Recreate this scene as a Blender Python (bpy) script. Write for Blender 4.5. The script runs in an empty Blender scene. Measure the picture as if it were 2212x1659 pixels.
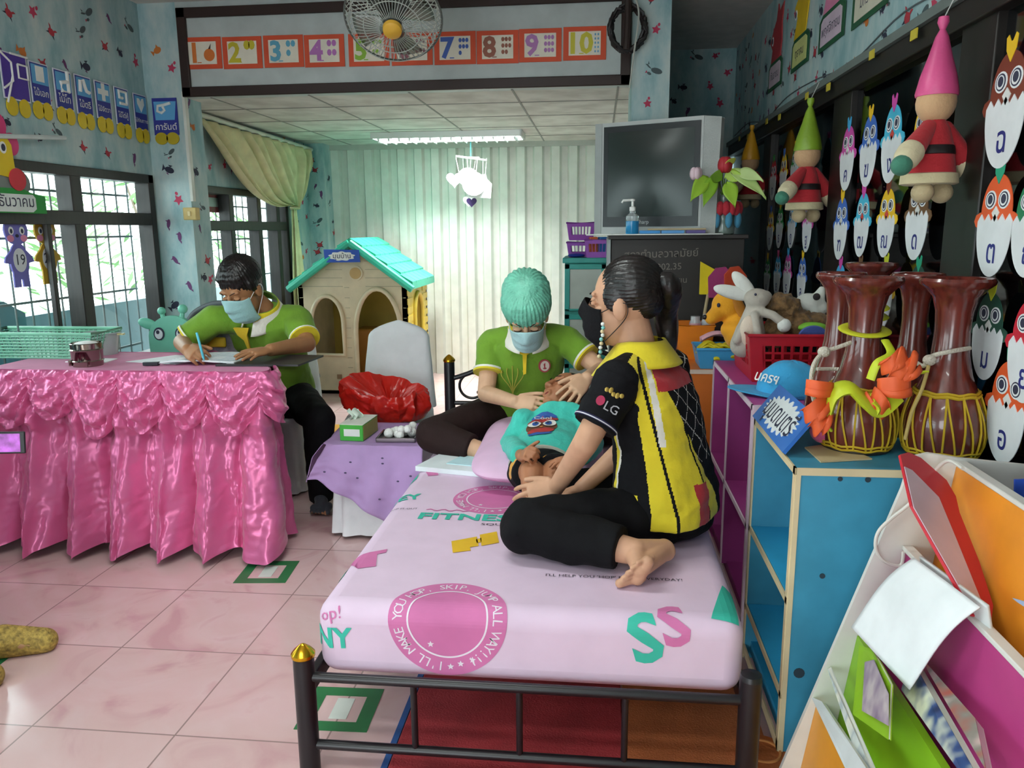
import bpy, bmesh, math, random
from mathutils import Vector, Matrix, noise
import numpy as np
R = math.radians
V = Vector
scene = bpy.context.scene
COL = scene.collection
random.seed(7)

# ---------------------------------------------------------------- camera
HCAM = 1.38
YAW, PITCH, ROLL, FPX = R(6.27), R(11.2), R(0.47), 1690.0
_fw = V((-math.sin(YAW) * math.cos(PITCH), math.cos(YAW) * math.cos(PITCH), -math.sin(PITCH)))
_rt = V((math.cos(YAW), math.sin(YAW), 0))
_dn = _fw.cross(_rt)
_r2 = _rt * math.cos(ROLL) + _dn * math.sin(ROLL)
_d2 = -_rt * math.sin(ROLL) + _dn * math.cos(ROLL)
cam_d = bpy.data.cameras.new('camera')
cam_d.sensor_width = 36
cam_d.lens = FPX / 2212 * 36
cam_d.clip_start = 0.02
cam = bpy.data.objects.new('camera', cam_d)
COL.objects.link(cam)
_m = Matrix((_r2, -_d2, -_fw)).transposed().to_4x4()
_m.translation = (0, 0, HCAM)
cam.matrix_world = _m
scene.camera = cam


def at(px, py, x=None, y=None, z=None):
    """point of the place seen at that spot of the photograph, at a known distance, wall or height"""
    d = _r2 * ((px - 1106) / FPX) + _d2 * ((py - 829.5) / FPX) + _fw
    if x is not None: t = x / d.x
    elif y is not None: t = y / d.y
    else: t = (z - HCAM) / d.z
    return V((d.x * t, d.y * t, HCAM + d.z * t))


# ---------------------------------------------------------------- world, lamps, exposure
world = bpy.data.worlds.new('daylight')
scene.world = world
world.use_nodes = True
wn = world.node_tree
bg = wn.nodes['Background']
bg.inputs['Color'].default_value = (0.90, 0.97, 1.0, 1)
bg.inputs['Strength'].default_value = 7.0
vs = scene.view_settings
vs.view_transform = 'Standard'
vs.look = 'None'
vs.gamma = 1
vs.use_curve_mapping = False
vs.exposure = 0.18
scene.cycles.max_bounces = 7
scene.cycles.diffuse_bounces = 4
scene.cycles.glossy_bounces = 3
scene.cycles.transparent_max_bounces = 12
scene.cycles.use_denoising = True
scene.cycles.sample_clamp_indirect = 6


def lamp(name, loc, sx, sy, power, rot=(0, 0, 0), col=(0.93, 1.0, 0.97), spread=180):
    l = bpy.data.lights.new(name, 'AREA')
    l.shape = 'RECTANGLE'; l.size = sx; l.size_y = sy; l.energy = power; l.color = col; l.spread = math.radians(spread)
    o = bpy.data.objects.new(name, l); COL.objects.link(o)
    o.location = loc; o.rotation_euler = rot
    return o


# the tubes of the back room's ceiling fitting and of three unseen fittings added to light the front room
lamp("back_room_tube_light", (-1.24, 6.65, 2.11), 1.1, 0.22, 46, spread=112)
lamp("unseen_front_tube_light", (-0.9, 2.1, 2.60), 1.15, 0.22, 14)
lamp("unseen_middle_tube_light", (-0.9, 0.1, 2.60), 1.15, 0.22, 14)
lamp("unseen_rear_tube_light", (-0.9, -1.6, 2.60), 1.15, 0.22, 12)


# ---------------------------------------------------------------- helpers: materials
def lin(h):
    h = h.lstrip('#')
    c = [int(h[i:i + 2], 16) / 255 for i in (0, 2, 4)]
    return tuple(x / 12.92 if x <= 0.04045 else ((x + 0.055) / 1.055) ** 2.4 for x in c) + (1,)


MATS = {}


def mat(name, hexc, rough=0.6, metal=0.0, var=0.06, vscale=9.0, bump=0.0, bscale=60.0, trans=0.0, emit=0.0, sheen=0.0, alpha=1.0, coat=0.0, spec=0.5, wood=False):
    if name in MATS: return MATS[name]
    m = bpy.data.materials.new(name); m.use_nodes = True
    nt = m.node_tree; b = nt.nodes['Principled BSDF']
    c = lin(hexc)
    b.inputs['Base Color'].default_value = c
    b.inputs['Roughness'].default_value = rough
    b.inputs['Metallic'].default_value = metal
    b.inputs['Specular IOR Level'].default_value = spec
    b.inputs['Transmission Weight'].default_value = trans
    b.inputs['Alpha'].default_value = alpha
    b.inputs['Sheen Weight'].default_value = sheen
    b.inputs['Coat Weight'].default_value = coat
    if emit:
        b.inputs['Emission Color'].default_value = c
        b.inputs['Emission Strength'].default_value = emit
    tc = nt.nodes.new('ShaderNodeTexCoord')
    if var:
        n = nt.nodes.new('ShaderNodeTexNoise'); n.inputs['Scale'].default_value = vscale; n.inputs['Detail'].default_value = 4
        if wood:
            mp = nt.nodes.new('ShaderNodeMapping'); mp.inputs['Scale'].default_value = (6, 6, 0.6)
            nt.links.new(tc.outputs['Object'], mp.inputs['Vector']); nt.links.new(mp.outputs['Vector'], n.inputs['Vector'])
        else:
            nt.links.new(tc.outputs['Object'], n.inputs['Vector'])
        r = nt.nodes.new('ShaderNodeValToRGB')
        r.color_ramp.elements[0].position = 0.3; r.color_ramp.elements[1].position = 0.7
        r.color_ramp.elements[0].color = tuple(min(1, x * (1 - var * 1.6)) for x in c[:3]) + (1,)
        r.color_ramp.elements[1].color = tuple(min(1, x * (1 + var) + 0.01 * var) for x in c[:3]) + (1,)
        nt.links.new(n.outputs['Fac'], r.inputs['Fac']); nt.links.new(r.outputs['Color'], b.inputs['Base Color'])
    if bump:
        n2 = nt.nodes.new('ShaderNodeTexNoise'); n2.inputs['Scale'].default_value = bscale; n2.inputs['Detail'].default_value = 3
        nt.links.new(tc.outputs['Object'], n2.inputs['Vector'])
        bp = nt.nodes.new('ShaderNodeBump'); bp.inputs['Strength'].default_value = bump; bp.inputs['Distance'].default_value = 0.01
        nt.links.new(n2.outputs['Fac'], bp.inputs['Height']); nt.links.new(bp.outputs['Normal'], b.inputs['Normal'])
    MATS[name] = m
    return m


def P(hexc, rough=0.55, **k):
    """plain coloured material, shared by colour"""
    return mat('paint_%s_%d' % (hexc.lstrip('#'), int(rough * 100)), hexc, rough, **k)


def cloth(hexc, **k):
    k.setdefault('bump', 0.25); k.setdefault('bscale', 90)
    dark = sum(lin(hexc)[:3]) < .12
    return mat('cloth_' + hexc.lstrip('#'), hexc, 0.85, sheen=0.0 if dark else 0.12, spec=.2 if dark else .5, **k)


def thin_glass(name, tint, gloss=0.12, rough=0.02):
    m = bpy.data.materials.new(name); m.use_nodes = True; nt = m.node_tree; nt.nodes.clear()
    o = nt.nodes.new('ShaderNodeOutputMaterial'); mx = nt.nodes.new('ShaderNodeMixShader')
    t = nt.nodes.new('ShaderNodeBsdfTransparent'); t.inputs['Color'].default_value = lin(tint)
    g = nt.nodes.new('ShaderNodeBsdfGlossy'); g.inputs['Roughness'].default_value = rough
    mx.inputs['Fac'].default_value = gloss
    nt.links.new(t.outputs[0], mx.inputs[1]); nt.links.new(g.outputs[0], mx.inputs[2]); nt.links.new(mx.outputs[0], o.inputs['Surface'])
    MATS[name] = m
    return m


# ---------------------------------------------------------------- helpers: meshes
def frame(o, x, y):
    """matrix with origin o and axes x (across) and y (up), z out of the face"""
    x = V(x).normalized(); y = V(y); y = (y - x * y.dot(x)).normalized(); z = x.cross(y)
    m = Matrix((x, y, z)).transposed().to_4x4(); m.translation = V(o)
    return m


def axes_to(d):
    d = V(d).normalized()
    a = V((0, 0, 1)) if abs(d.z) < 0.9 else V((1, 0, 0))
    u = d.cross(a).normalized()
    return u, d.cross(u).normalized(), d


_TXT = {}


def text_geo(s, size=1.0, bold=0.0, res=2):
    key = (s, bold)
    if key not in _TXT:
        cu = bpy.data.curves.new('lettering', 'FONT'); cu.body = s; cu.size = 1.0; cu.resolution_u = res
        cu.align_x = 'CENTER'; cu.align_y = 'CENTER'; cu.offset = bold; cu.fill_mode = 'FRONT'
        ob = bpy.data.objects.new('lettering', cu); COL.objects.link(ob)
        dg = bpy.context.evaluated_depsgraph_get(); me = bpy.data.meshes.new_from_object(ob.evaluated_get(dg))
        vs_ = [v.co.copy() for v in me.vertices]; fs = [tuple(p.vertices) for p in me.polygons]
        bpy.data.objects.remove(ob); bpy.data.meshes.remove(me); bpy.data.curves.remove(cu)
        _TXT[key] = (vs_, fs)
    vs_, fs = _TXT[key]
    return [v * size for v in vs_], fs


class MB:
    def __init__(s): s.v = []; s.f = []; s.m = []

    def add(s, vs_, fs, mi=0, M=None):
        o = len(s.v)
        for p in vs_:
            p = V(p); s.v.append(M @ p if M is not None else p)
        for f in fs:
            s.f.append(tuple(i + o for i in f)); s.m.append(mi)
        return s

    def box(s, c, size, mi=0, M=None, rz=0.0):
        a, b, d = (x / 2 for x in size)
        cs = [(-a, -b, -d), (a, -b, -d), (a, b, -d), (-a, b, -d), (-a, -b, d), (a, -b, d), (a, b, d), (-a, b, d)]
        L = Matrix.Translation(V(c)) @ Matrix.Rotation(rz, 4, 'Z')
        L = M @ L if M is not None else L
        return s.add(cs, [(3, 2, 1, 0), (4, 5, 6, 7), (0, 1, 5, 4), (1, 2, 6, 5), (2, 3, 7, 6), (3, 0, 4, 7)], mi, L)

    def span(s, lo, hi, mi=0, M=None):
        return s.box([(a + b) / 2 for a, b in zip(lo, hi)], [abs(b - a) for a, b in zip(lo, hi)], mi, M)

    def prism(s, pts, z0, z1, mi=0, M=None, side=None):
        n = len(pts)
        ar = sum(pts[i][0] * pts[(i + 1) % n][1] - pts[(i + 1) % n][0] * pts[i][1] for i in range(n))
        if ar < 0: pts = pts[::-1]
        vs_ = [(p[0], p[1], z0) for p in pts] + [(p[0], p[1], z1) for p in pts]
        s.add(vs_, [tuple(range(n))[::-1], tuple(range(n, 2 * n))], mi, M)
        return s.add(vs_, [(i, (i + 1) % n, n + (i + 1) % n, n + i) for i in range(n)], mi if side is None else side, M)

    def disc(s, c, rx, ry, z0, z1, mi=0, M=None, n=24, a0=0.0):
        return s.prism([(c[0] + rx * math.cos(a0 + 2 * math.pi * i / n), c[1] + ry * math.sin(a0 + 2 * math.pi * i / n)) for i in range(n)], z0, z1, mi, M)

    def text(s, t, size, M, mi=0, z=0.0, bold=0.0):
        vs_, fs = text_geo(t, size, bold)
        return s.add([(v.x, v.y, z) for v in vs_], fs, mi, M)

    def tube(s, pts, r, n=8, mi=0, closed=False, caps=True, flat=1.0):
        pts = [V(p) for p in pts]; k = len(pts); o = len(s.v)
        rs = r if isinstance(r, (list, tuple)) else [r] * k
        u = None
        for i, p in enumerate(pts):
            if closed: d = pts[(i + 1) % k] - pts[i - 1]
            else: d = pts[min(i + 1, k - 1)] - pts[max(i - 1, 0)]
            if d.length < 1e-9: d = V((0, 0, 1))
            d.normalize()
            if u is None: u = axes_to(d)[0]
            u = u - d * u.dot(d)
            u = u.normalized() if u.length > 1e-6 else axes_to(d)[0]
            w = d.cross(u)
            for j in range(n):
                a = 2 * math.pi * j / n
                s.v.append(p + u * (rs[i] * math.cos(a)) + w * (rs[i] * flat * math.sin(a)))
        for i in range(k if closed else k - 1):
            a, b = o + i * n, o + ((i + 1) % k) * n
            for j in range(n):
                s.f.append((a + j, a + (j + 1) % n, b + (j + 1) % n, b + j)); s.m.append(mi)
        if caps and not closed:
            s.f.append(tuple(o + j for j in range(n))[::-1]); s.m.append(mi)
            s.f.append(tuple(o + (k - 1) * n + j for j in range(n))); s.m.append(mi)
        return s

    def lathe(s, prof, n=24, mi=0, M=None):
        vs_ = []; fs = []; k = len(prof)
        for r, z in prof:
            for j in range(n):
                a = 2 * math.pi * j / n
                vs_.append((max(r, 1e-5) * math.cos(a), max(r, 1e-5) * math.sin(a), z))
        for i in range(k - 1):
            for j in range(n):
                fs.append((i * n + j, i * n + (j + 1) % n, (i + 1) * n + (j + 1) % n, (i + 1) * n + j))
        fs.append(tuple(range(n))[::-1]); fs.append(tuple((k - 1) * n + j for j in range(n)))
        return s.add(vs_, fs, mi, M)

    def ell(s, c, r, mi=0, M=None, nu=20, nv=12, rot=None):
        if not hasattr(r, '__len__'): r = (r, r, r)
        L = Matrix.Translation(V(c))
        if rot is not None: L = L @ rot.to_4x4()
        L = M @ L if M is not None else L
        vs_ = [(0, 0, -r[2])]; fs = []
        for i in range(1, nv):
            t = -math.pi / 2 + math.pi * i / nv
            for j in range(nu):
                a = 2 * math.pi * j / nu
                vs_.append((r[0] * math.cos(t) * math.cos(a), r[1] * math.cos(t) * math.sin(a), r[2] * math.sin(t)))
        vs_.append((0, 0, r[2])); e = len(vs_) - 1
        for j in range(nu):
            fs.append((0, 1 + (j + 1) % nu, 1 + j)); fs.append((e, e - nu + j, e - nu + (j + 1) % nu))
        for i in range(nv - 2):
            a, b = 1 + i * nu, 1 + (i + 1) * nu
            for j in range(nu): fs.append((a + j, a + (j + 1) % nu, b + (j + 1) % nu, b + j))
        return s.add(vs_, fs, mi, L)

    def grid(s, fn, nu, nv, mi=0, closed=False):
        o = len(s.v)
        for j in range(nv + 1):
            for i in range(nu if closed else nu + 1):
                s.v.append(V(fn(i / nu, j / nv)))
        w = nu if closed else nu + 1
        for j in range(nv):
            for i in range(nu):
                a = o + j * w + i; b = o + j * w + (i + 1) % w
                s.f.append((a, b, b + w, a + w)); s.m.append(mi)
        return s

    # closed solids for bodies
    def fr(s, p, q, r1, r2, n=18):
        p, q = V(p), V(q); u, w, d = axes_to(q - p); o = len(s.v)
        for c, r in ((p, r1), (q, r2)):
            for j in range(n):
                a = 2 * math.pi * j / n; s.v.append(c + u * r * math.cos(a) + w * r * math.sin(a))
        for j in range(n): s.f.append((o + j, o + (j + 1) % n, o + n + (j + 1) % n, o + n + j)); s.m.append(0)
        s.f.append(tuple(o + j for j in range(n))[::-1]); s.f.append(tuple(o + n + j for j in range(n))); s.m += [0, 0]
        return s

    def cap(s, p, q, r1, r2): return s.fr(p, q, r1, r2).ell(p, r1).ell(q, r2)

    def chain(s, pts, rs):
        for a, b, r, t in zip(pts[:-1], pts[1:], rs[:-1], rs[1:]): s.cap(a, b, r, t)
        return s

    def loft(s, secs, n=28):
        """secs: (centre, lateral unit vector, front unit vector, half width, half depth)"""
        o = len(s.v)
        for c, u, w, a_, b_ in secs:
            for j in range(n):
                a = 2 * math.pi * j / n; ca, sa = math.cos(a), math.sin(a)
                ca = math.copysign(abs(ca) ** 0.85, ca); sa = math.copysign(abs(sa) ** 0.85, sa)
                s.v.append(V(c) + V(u) * a_ * ca + V(w) * b_ * sa)
        for i in range(len(secs) - 1):
            for j in range(n):
                s.f.append((o + i * n + j, o + i * n + (j + 1) % n, o + (i + 1) * n + (j + 1) % n, o + (i + 1) * n + j)); s.m.append(0)
        e = o + (len(secs) - 1) * n
        s.f.append(tuple(o + j for j in range(n))[::-1]); s.f.append(tuple(e + j for j in range(n))); s.m += [0, 0]
        return s

    def build(s, name, mats, parent=None, smooth=True, bevel=0.0, sub=0, solid=0.0, segs=2):
        me = bpy.data.meshes.new(name)
        me.from_pydata([tuple(v) for v in s.v], [], s.f)
        if not isinstance(mats, (list, tuple)): mats = [mats]
        for m in mats: me.materials.append(m)
        me.polygons.foreach_set('material_index', s.m)
        if smooth: me.polygons.foreach_set('use_smooth', [True] * len(s.f))
        me.update()
        ob = bpy.data.objects.new(name, me); COL.objects.link(ob)
        if smooth: sharp(me)
        if solid:
            md = ob.modifiers.new('thickness', 'SOLIDIFY'); md.thickness = solid; md.offset = 0
        if bevel:
            md = ob.modifiers.new('edge', 'BEVEL'); md.width = bevel; md.segments = segs; md.limit_method = 'ANGLE'; md.angle_limit = R(40)
        if sub:
            md = ob.modifiers.new('smooth', 'SUBSURF'); md.levels = sub; md.render_levels = sub
        if parent is not None: attach(ob, parent)
        return ob

    def remesh(s, name, mats, parent=None, voxel=0.005, it=6, wrinkle=0.0, wscale=14.0, wdir=(1, 1, 1), pick=None, fac=0.5):
        ob = s.build(name, mats, None, smooth=False)
        md = ob.modifiers.new('r', 'REMESH'); md.mode = 'VOXEL'; md.voxel_size = voxel; md.use_smooth_shade = True
        md = ob.modifiers.new('s', 'SMOOTH'); md.factor = fac; md.iterations = it
        dg = bpy.context.evaluated_depsgraph_get(); me = bpy.data.meshes.new_from_object(ob.evaluated_get(dg))
        ob.modifiers.clear(); old = ob.data; ob.data = me; bpy.data.meshes.remove(old); me.name = name
        if len(me.materials) == 0:
            for m in (mats if isinstance(mats, (list, tuple)) else [mats]): me.materials.append(m)
        if wrinkle:
            sc = V(wdir) * wscale
            push(me, lambda c: wrinkle * (noise.noise(V((c.x * sc.x, c.y * sc.y, c.z * sc.z))) + 0.5 * noise.noise(V((c.x * sc.x, c.y * sc.y, c.z * sc.z)) * 2.1 + V((7, 3, 1)))))
        if pick is not None:
            me.polygons.foreach_set('material_index', [pick(p.center, p.normal) for p in me.polygons])
        me.polygons.foreach_set('use_smooth', [True] * len(me.polygons))
        me.update()
        if parent is not None: attach(ob, parent)
        return ob


def push(me, fn):
    """move every vertex along its normal by fn(position)"""
    ns = [v.normal.copy() for v in me.vertices]; cs = [v.co.copy() for v in me.vertices]
    me.vertices.foreach_set('co', [x for c, n in zip(cs, ns) for x in c + n * fn(c)])
    me.update()


def sharp(me, ang=38):
    bm = bmesh.new(); bm.from_mesh(me); c = math.cos(R(ang))
    for e in bm.edges:
        if len(e.link_faces) == 2:
            f, g = e.link_faces
            if f.normal.dot(g.normal) < c: e.smooth = False
    bm.to_mesh(me); bm.free()


def attach(o, p):
    o.parent = p
    o.matrix_parent_inverse = p_matrix(p).inverted()


def p_matrix(p):
    m = Matrix.LocRotScale(p.location, p.rotation_euler, p.scale)
    return (p_matrix(p.parent) @ p.matrix_parent_inverse @ m) if p.parent else m


def tag(o, label, cat, group=None):
    o['label'] = label; o['category'] = cat
    if group: o['group'] = group
    return o


def thing(name, label, cat, loc=(0, 0, 0), rz=0.0, group=None):
    o = bpy.data.objects.new(name, None); COL.objects.link(o)
    o.location = loc; o.rotation_euler = (0, 0, rz); o.empty_display_size = 0.05
    return tag(o, label, cat, group)


def struct(o): o['kind'] = 'structure'; return o


def dup(root, M, label=None):
    """a copy of a thing with its parts and sub-parts, moved by the matrix M"""
    c = root.copy(); COL.objects.link(c); c.matrix_world = M @ root.matrix_world
    loc, rot, sca = (M @ p_matrix(root)).decompose(); c.location = loc; c.rotation_euler = rot.to_euler(); c.scale = sca
    if label: c['label'] = label
    for ch in root.children:
        d = ch.copy(); COL.objects.link(d); d.parent = c
        for g in ch.children:
            e = g.copy(); COL.objects.link(e); e.parent = d
    return c


def lerp(a, b, t): return V(a) + (V(b) - V(a)) * t


def bez(p0, p1, p2, p3, n=12):
    p0, p1, p2, p3 = map(V, (p0, p1, p2, p3)); o = []
    for i in range(n + 1):
        t = i / n; u = 1 - t
        o.append(p0 * u ** 3 + p1 * 3 * u * u * t + p2 * 3 * u * t * t + p3 * t ** 3)
    return o


def spline(pts, k=6):
    pts = [V(p) for p in pts]; o = []
    for i in range(len(pts) - 1):
        a = pts[max(i - 1, 0)]; b = pts[i]; c = pts[i + 1]; d = pts[min(i + 2, len(pts) - 1)]
        for j in range(k):
            t = j / k
            o.append(0.5 * ((2 * b) + (c - a) * t + (2 * a - 5 * b + 4 * c - d) * t * t + (3 * b - a - 3 * c + d) * t ** 3))
    o.append(pts[-1])
    return o


def at_plane(px, py, p, n):
    c = V((0, 0, HCAM)); d = at(px, py, y=1.0) - c
    return c + d * ((V(p) - c).dot(n) / d.dot(n))


def nz(x, y=0.0, z=0.0): return noise.noise(V((x, y, z)))
# ---------------------------------------------------------------- the room
XL, XR, YB, ZB, ZF, YH = -2.68, 1.0, 7.46, 2.162, 2.68, 4.62


def floor_mat():
    m = bpy.data.materials.new('pink_marbled_tiles'); m.use_nodes = True; nt = m.node_tree; b = nt.nodes['Principled BSDF']
    N, K = nt.nodes.new, nt.links.new
    tc = N('ShaderNodeTexCoord'); sx = N('ShaderNodeSeparateXYZ'); K(tc.outputs['Object'], sx.inputs[0])

    def line(out, off):
        a = N('ShaderNodeMath'); a.operation = 'ADD'; a.inputs[1].default_value = off; K(out, a.inputs[0])
        d = N('ShaderNodeMath'); d.operation = 'DIVIDE'; d.inputs[1].default_value = 0.43; K(a.outputs[0], d.inputs[0])
        f = N('ShaderNodeMath'); f.operation = 'FRACT'; K(d.outputs[0], f.inputs[0])
        p = N('ShaderNodeMath'); p.operation = 'PINGPONG'; p.inputs[1].default_value = 0.5; K(f.outputs[0], p.inputs[0])
        c = N('ShaderNodeMath'); c.operation = 'LESS_THAN'; c.inputs[1].default_value = 0.006; K(p.outputs[0], c.inputs[0])
        return c.outputs[0], d.outputs[0]
    l1, c1 = line(sx.outputs[0], 10 * 0.43 + 1.158); l2, c2 = line(sx.outputs[1], 10 * 0.43 - 2.27)
    mx = N('ShaderNodeMath'); mx.operation = 'MAXIMUM'; K(l1, mx.inputs[0]); K(l2, mx.inputs[1])
    # every tile its own piece of the marbling
    fl = []
    for c in (c1, c2):
        q = N('ShaderNodeMath'); q.operation = 'FLOOR'; K(c, q.inputs[0]); fl.append(q.outputs[0])
    cb = N('ShaderNodeCombineXYZ'); K(fl[0], cb.inputs[0]); K(fl[1], cb.inputs[1])
    wn_ = N('ShaderNodeTexWhiteNoise'); K(cb.outputs[0], wn_.inputs['Vector'])
    ad = N('ShaderNodeVectorMath'); ad.operation = 'MULTIPLY_ADD'; ad.inputs[1].default_value = (9, 9, 9)
    K(wn_.outputs['Color'], ad.inputs[0]); K(tc.outputs['Object'], ad.inputs[2])
    n = N('ShaderNodeTexNoise'); n.inputs['Scale'].default_value = 3.2; n.inputs['Detail'].default_value = 5; n.inputs['Distortion'].default_value = 1.6
    K(ad.outputs[0], n.inputs['Vector'])
    r = N('ShaderNodeValToRGB'); e = r.color_ramp.elements
    e[0].position = 0.30; e[0].color = lin('d2a6a8'); e[1].position = 0.62; e[1].color = lin('e2c2c1')
    x = e.new(0.44); x.color = lin('dfbbb9'); x = e.new(0.75); x.color = lin('d8abad')
    K(n.outputs['Fac'], r.inputs['Fac'])
    mc = N('ShaderNodeMix'); mc.data_type = 'RGBA'; mc.inputs['B'].default_value = lin('a58a86')
    K(mx.outputs[0], mc.inputs['Factor']); K(r.outputs['Color'], mc.inputs['A']); K(mc.outputs['Result'], b.inputs['Base Color'])
    b.inputs['Roughness'].default_value = 0.13
    return m


def wallpaper_mat():
    m = bpy.data.materials.new('pale_blue_wallpaper'); m.use_nodes = True; nt = m.node_tree; b = nt.nodes['Principled BSDF']
    N, K = nt.nodes.new, nt.links.new
    tc = N('ShaderNodeTexCoord'); mp = N('ShaderNodeMapping'); mp.inputs['Scale'].default_value = (2.2, 2.2, 0.9); K(tc.outputs['Object'], mp.inputs[0])
    n = N('ShaderNodeTexNoise'); n.inputs['Scale'].default_value = 3; n.inputs['Detail'].default_value = 5; n.inputs['Roughness'].default_value = 0.65; K(mp.outputs[0], n.inputs['Vector'])
    r = N('ShaderNodeValToRGB'); e = r.color_ramp.elements
    e[0].position = 0.34; e[0].color = lin('86adb3'); e[1].position = 0.66; e[1].color = lin('c0cfcc')
    x = e.new(0.5); x.color = lin('a6c2c4')
    K(n.outputs['Fac'], r.inputs['Fac']); K(r.outputs['Color'], b.inputs['Base Color']); b.inputs['Roughness'].default_value = 0.7
    return m


def ceil_mat():
    m = bpy.data.materials.new('mottled_ceiling_panels'); m.use_nodes = True; nt = m.node_tree; b = nt.nodes['Principled BSDF']
    N, K = nt.nodes.new, nt.links.new
    tc = N('ShaderNodeTexCoord')
    n = N('ShaderNodeTexNoise'); n.inputs['Scale'].default_value = 5; n.inputs['Detail'].default_value = 6; K(tc.outputs['Object'], n.inputs['Vector'])
    r = N('ShaderNodeValToRGB'); e = r.color_ramp.elements
    e[0].position = 0.36; e[0].color = lin('bdb9b2'); e[1].position = 0.62; e[1].color = lin('d8d6cf')
    K(n.outputs['Fac'], r.inputs['Fac']); K(r.outputs['Color'], b.inputs['Base Color']); b.inputs['Roughness'].default_value = 0.8
    return m


M_FLOOR, M_PAPER, M_CEIL = floor_mat(), wallpaper_mat(), ceil_mat()
M_DARK = mat('dark_brown_wood', '2a2320', 0.45, var=0.2, wood=True)
M_WHITE = P('e8eae6', 0.6)
M_BROWNTRIM = P('2b1712', 0.5)
M_GLASS = thin_glass('window_glass', 'f4fbfa', 0.05)
MOTIF = [P('b0323f', 0.7), P('2a2f45', 0.7), P('6b3a6e', 0.7), P('c9742f', 0.7), P('4a5a5e', 0.7), P('c23a5c', 0.7)]
PAPER = [M_PAPER] + MOTIF


def ov(cx, cy, rx, ry, n=12, a=0.0):
    o = []
    for i in range(n):
        t = 2 * math.pi * i / n; x, y = rx * math.cos(t), ry * math.sin(t)
        o.append((cx + x * math.cos(a) - y * math.sin(a), cy + x * math.sin(a) + y * math.cos(a)))
    return o


MOTIFS = [
    (1, [ov(0, 0, .62, .45), [(-.4, .2), (-.9, .75), (-.5, .7), (-.2, .35)], [(.4, .2), (.9, .75), (.5, .7), (.2, .35)], [(-.5, -.2), (-.9, -.6), (-.3, -.4)], [(.5, -.2), (.9, -.6), (.3, -.4)]]),
    (2, [ov(0, 0, .7, .42), [(-.6, 0), (-1.1, .5), (-1.0, -.5)], [(.0, .4), (.3, .7), (-.4, .6)], [(-.1, -.4), (.1, -.7), (-.4, -.5)]]),
    (3, [ov(0, .1, .3, .7), [(-.1, -.5), (.25, -1.0), (.3, -.6)], [(-.2, .3), (-.6, .5), (-.2, .6)]]),
    (4, [ov(0, 0, .55, .42), [(-.45, 0), (-.95, .4), (-.85, -.4)], [(-.1, .35), (.2, .75), (.3, .3)]]),
    (5, [ov(.2, 0, .75, .36, 12, .2), [(-.4, -.1), (-1.2, .2), (-1.3, .6), (-1.0, .3), (-1.5, .1), (-.9, -.1)], ov(-.5, -.7, .3, .17), [(-.75, -.7), (-1.0, -.5), (-1.0, -.9)]]),
    (6, [[(math.cos(R(90 + 36 * k)) * (1 if k % 2 == 0 else .5) * .75, math.sin(R(90 + 36 * k)) * (1 if k % 2 == 0 else .5) * .75) for k in range(10)], ov(.3, .8, .2, .25)]),
]


def scatter(mb, M, w, h, skip=(), step=0.175, rnd=None):
    rnd = rnd or random.Random(int(w * 1000 + h * 77))
    for j in range(int(h / step) + 1):
        for i in range(int(w / step) + 1):
            x = (i + 0.5 + rnd.uniform(-.33, .33) + 0.5 * (j % 2)) * step; y = (j + 0.5 + rnd.uniform(-.33, .33)) * step
            s = rnd.uniform(.030, .046); mi, polys = rnd.choice(MOTIFS); a = rnd.uniform(-.7, .7)
            if rnd.random() < .12 or x < .05 or x > w - .05 or y < .05 or y > h - .05: continue
            if any(a0 - .05 < x < a1 + .05 and b0 - .05 < y < b1 + .05 for a0, b0, a1, b1 in skip): continue
            for k, p in enumerate(polys):
                q = [(x + s * (c * math.cos(a) - d * math.sin(a)), y + s * (c * math.sin(a) + d * math.cos(a))) for c, d in p]
                n = len(q); ar = sum(q[t][0] * q[(t + 1) % n][1] - q[(t + 1) % n][0] * q[t][1] for t in range(n))
                if ar < 0: q = q[::-1]
                mb.add([(c, d, .0012 + .0002 * k) for c, d in q], [tuple(range(n))], mi if k < 3 else (mi % 6) + 1, M)


# floor and ceilings
mb = MB(); mb.span((XL - .1, -2.7, -.1), (XR + .1, YB + .1, 0)); struct(mb.build('floor', M_FLOOR))
mb = MB(); mb.span((XL - .1, YH + .1, ZB), (.37, YB + .1, ZB + .08))
for y in np.arange(YH + .1 + .42, YB, .6): mb.box((-1.2, y, ZB), (3.0, .012, .006), 1)
for x in np.arange(-2.3, .3, .6): mb.box((x, 6.05, ZB), (.012, 2.75, .006), 1)
struct(mb.build('ceiling', [M_CEIL, P('8f8f8a', .7)], bevel=0))
mb = MB(); mb.span((XL - .1, -2.7, ZF), (XR + .1, YH + .1, ZF + .08)); mb.span((.37, YH + .1, ZF), (XR + .1, 6.5, ZF + .08))
struct(mb.build('ceiling_front', mat('front_ceiling', 'd9d2cc', .8)))

# left wall with three window openings
OPEN = [(-1.9, 1.0, .62, 1.715), (1.5, 4.60, .62, 1.715), (5.14, 6.68, .62, 1.69)]
mb = MB(); y0 = -2.7
for a, b, c, d in OPEN:
    mb.span((XL - .1, y0, 0), (XL, a, ZF)); mb.span((XL - .1, a, 0), (XL, b, c)); mb.span((XL - .1, a, d), (XL, b, ZF)); y0 = b
mb.span((XL - .1, y0, 0), (XL, YB + .1, ZF))
Mw = frame((XL, -2.6, 0), (0, 1, 0), (0, 0, 1))
scatter(mb, Mw, YB + 2.6, ZF, [(a + 2.6, c, b + 2.6, d) for a, b, c, d in OPEN])
struct(mb.build('wall_left', PAPER, smooth=False))
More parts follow.
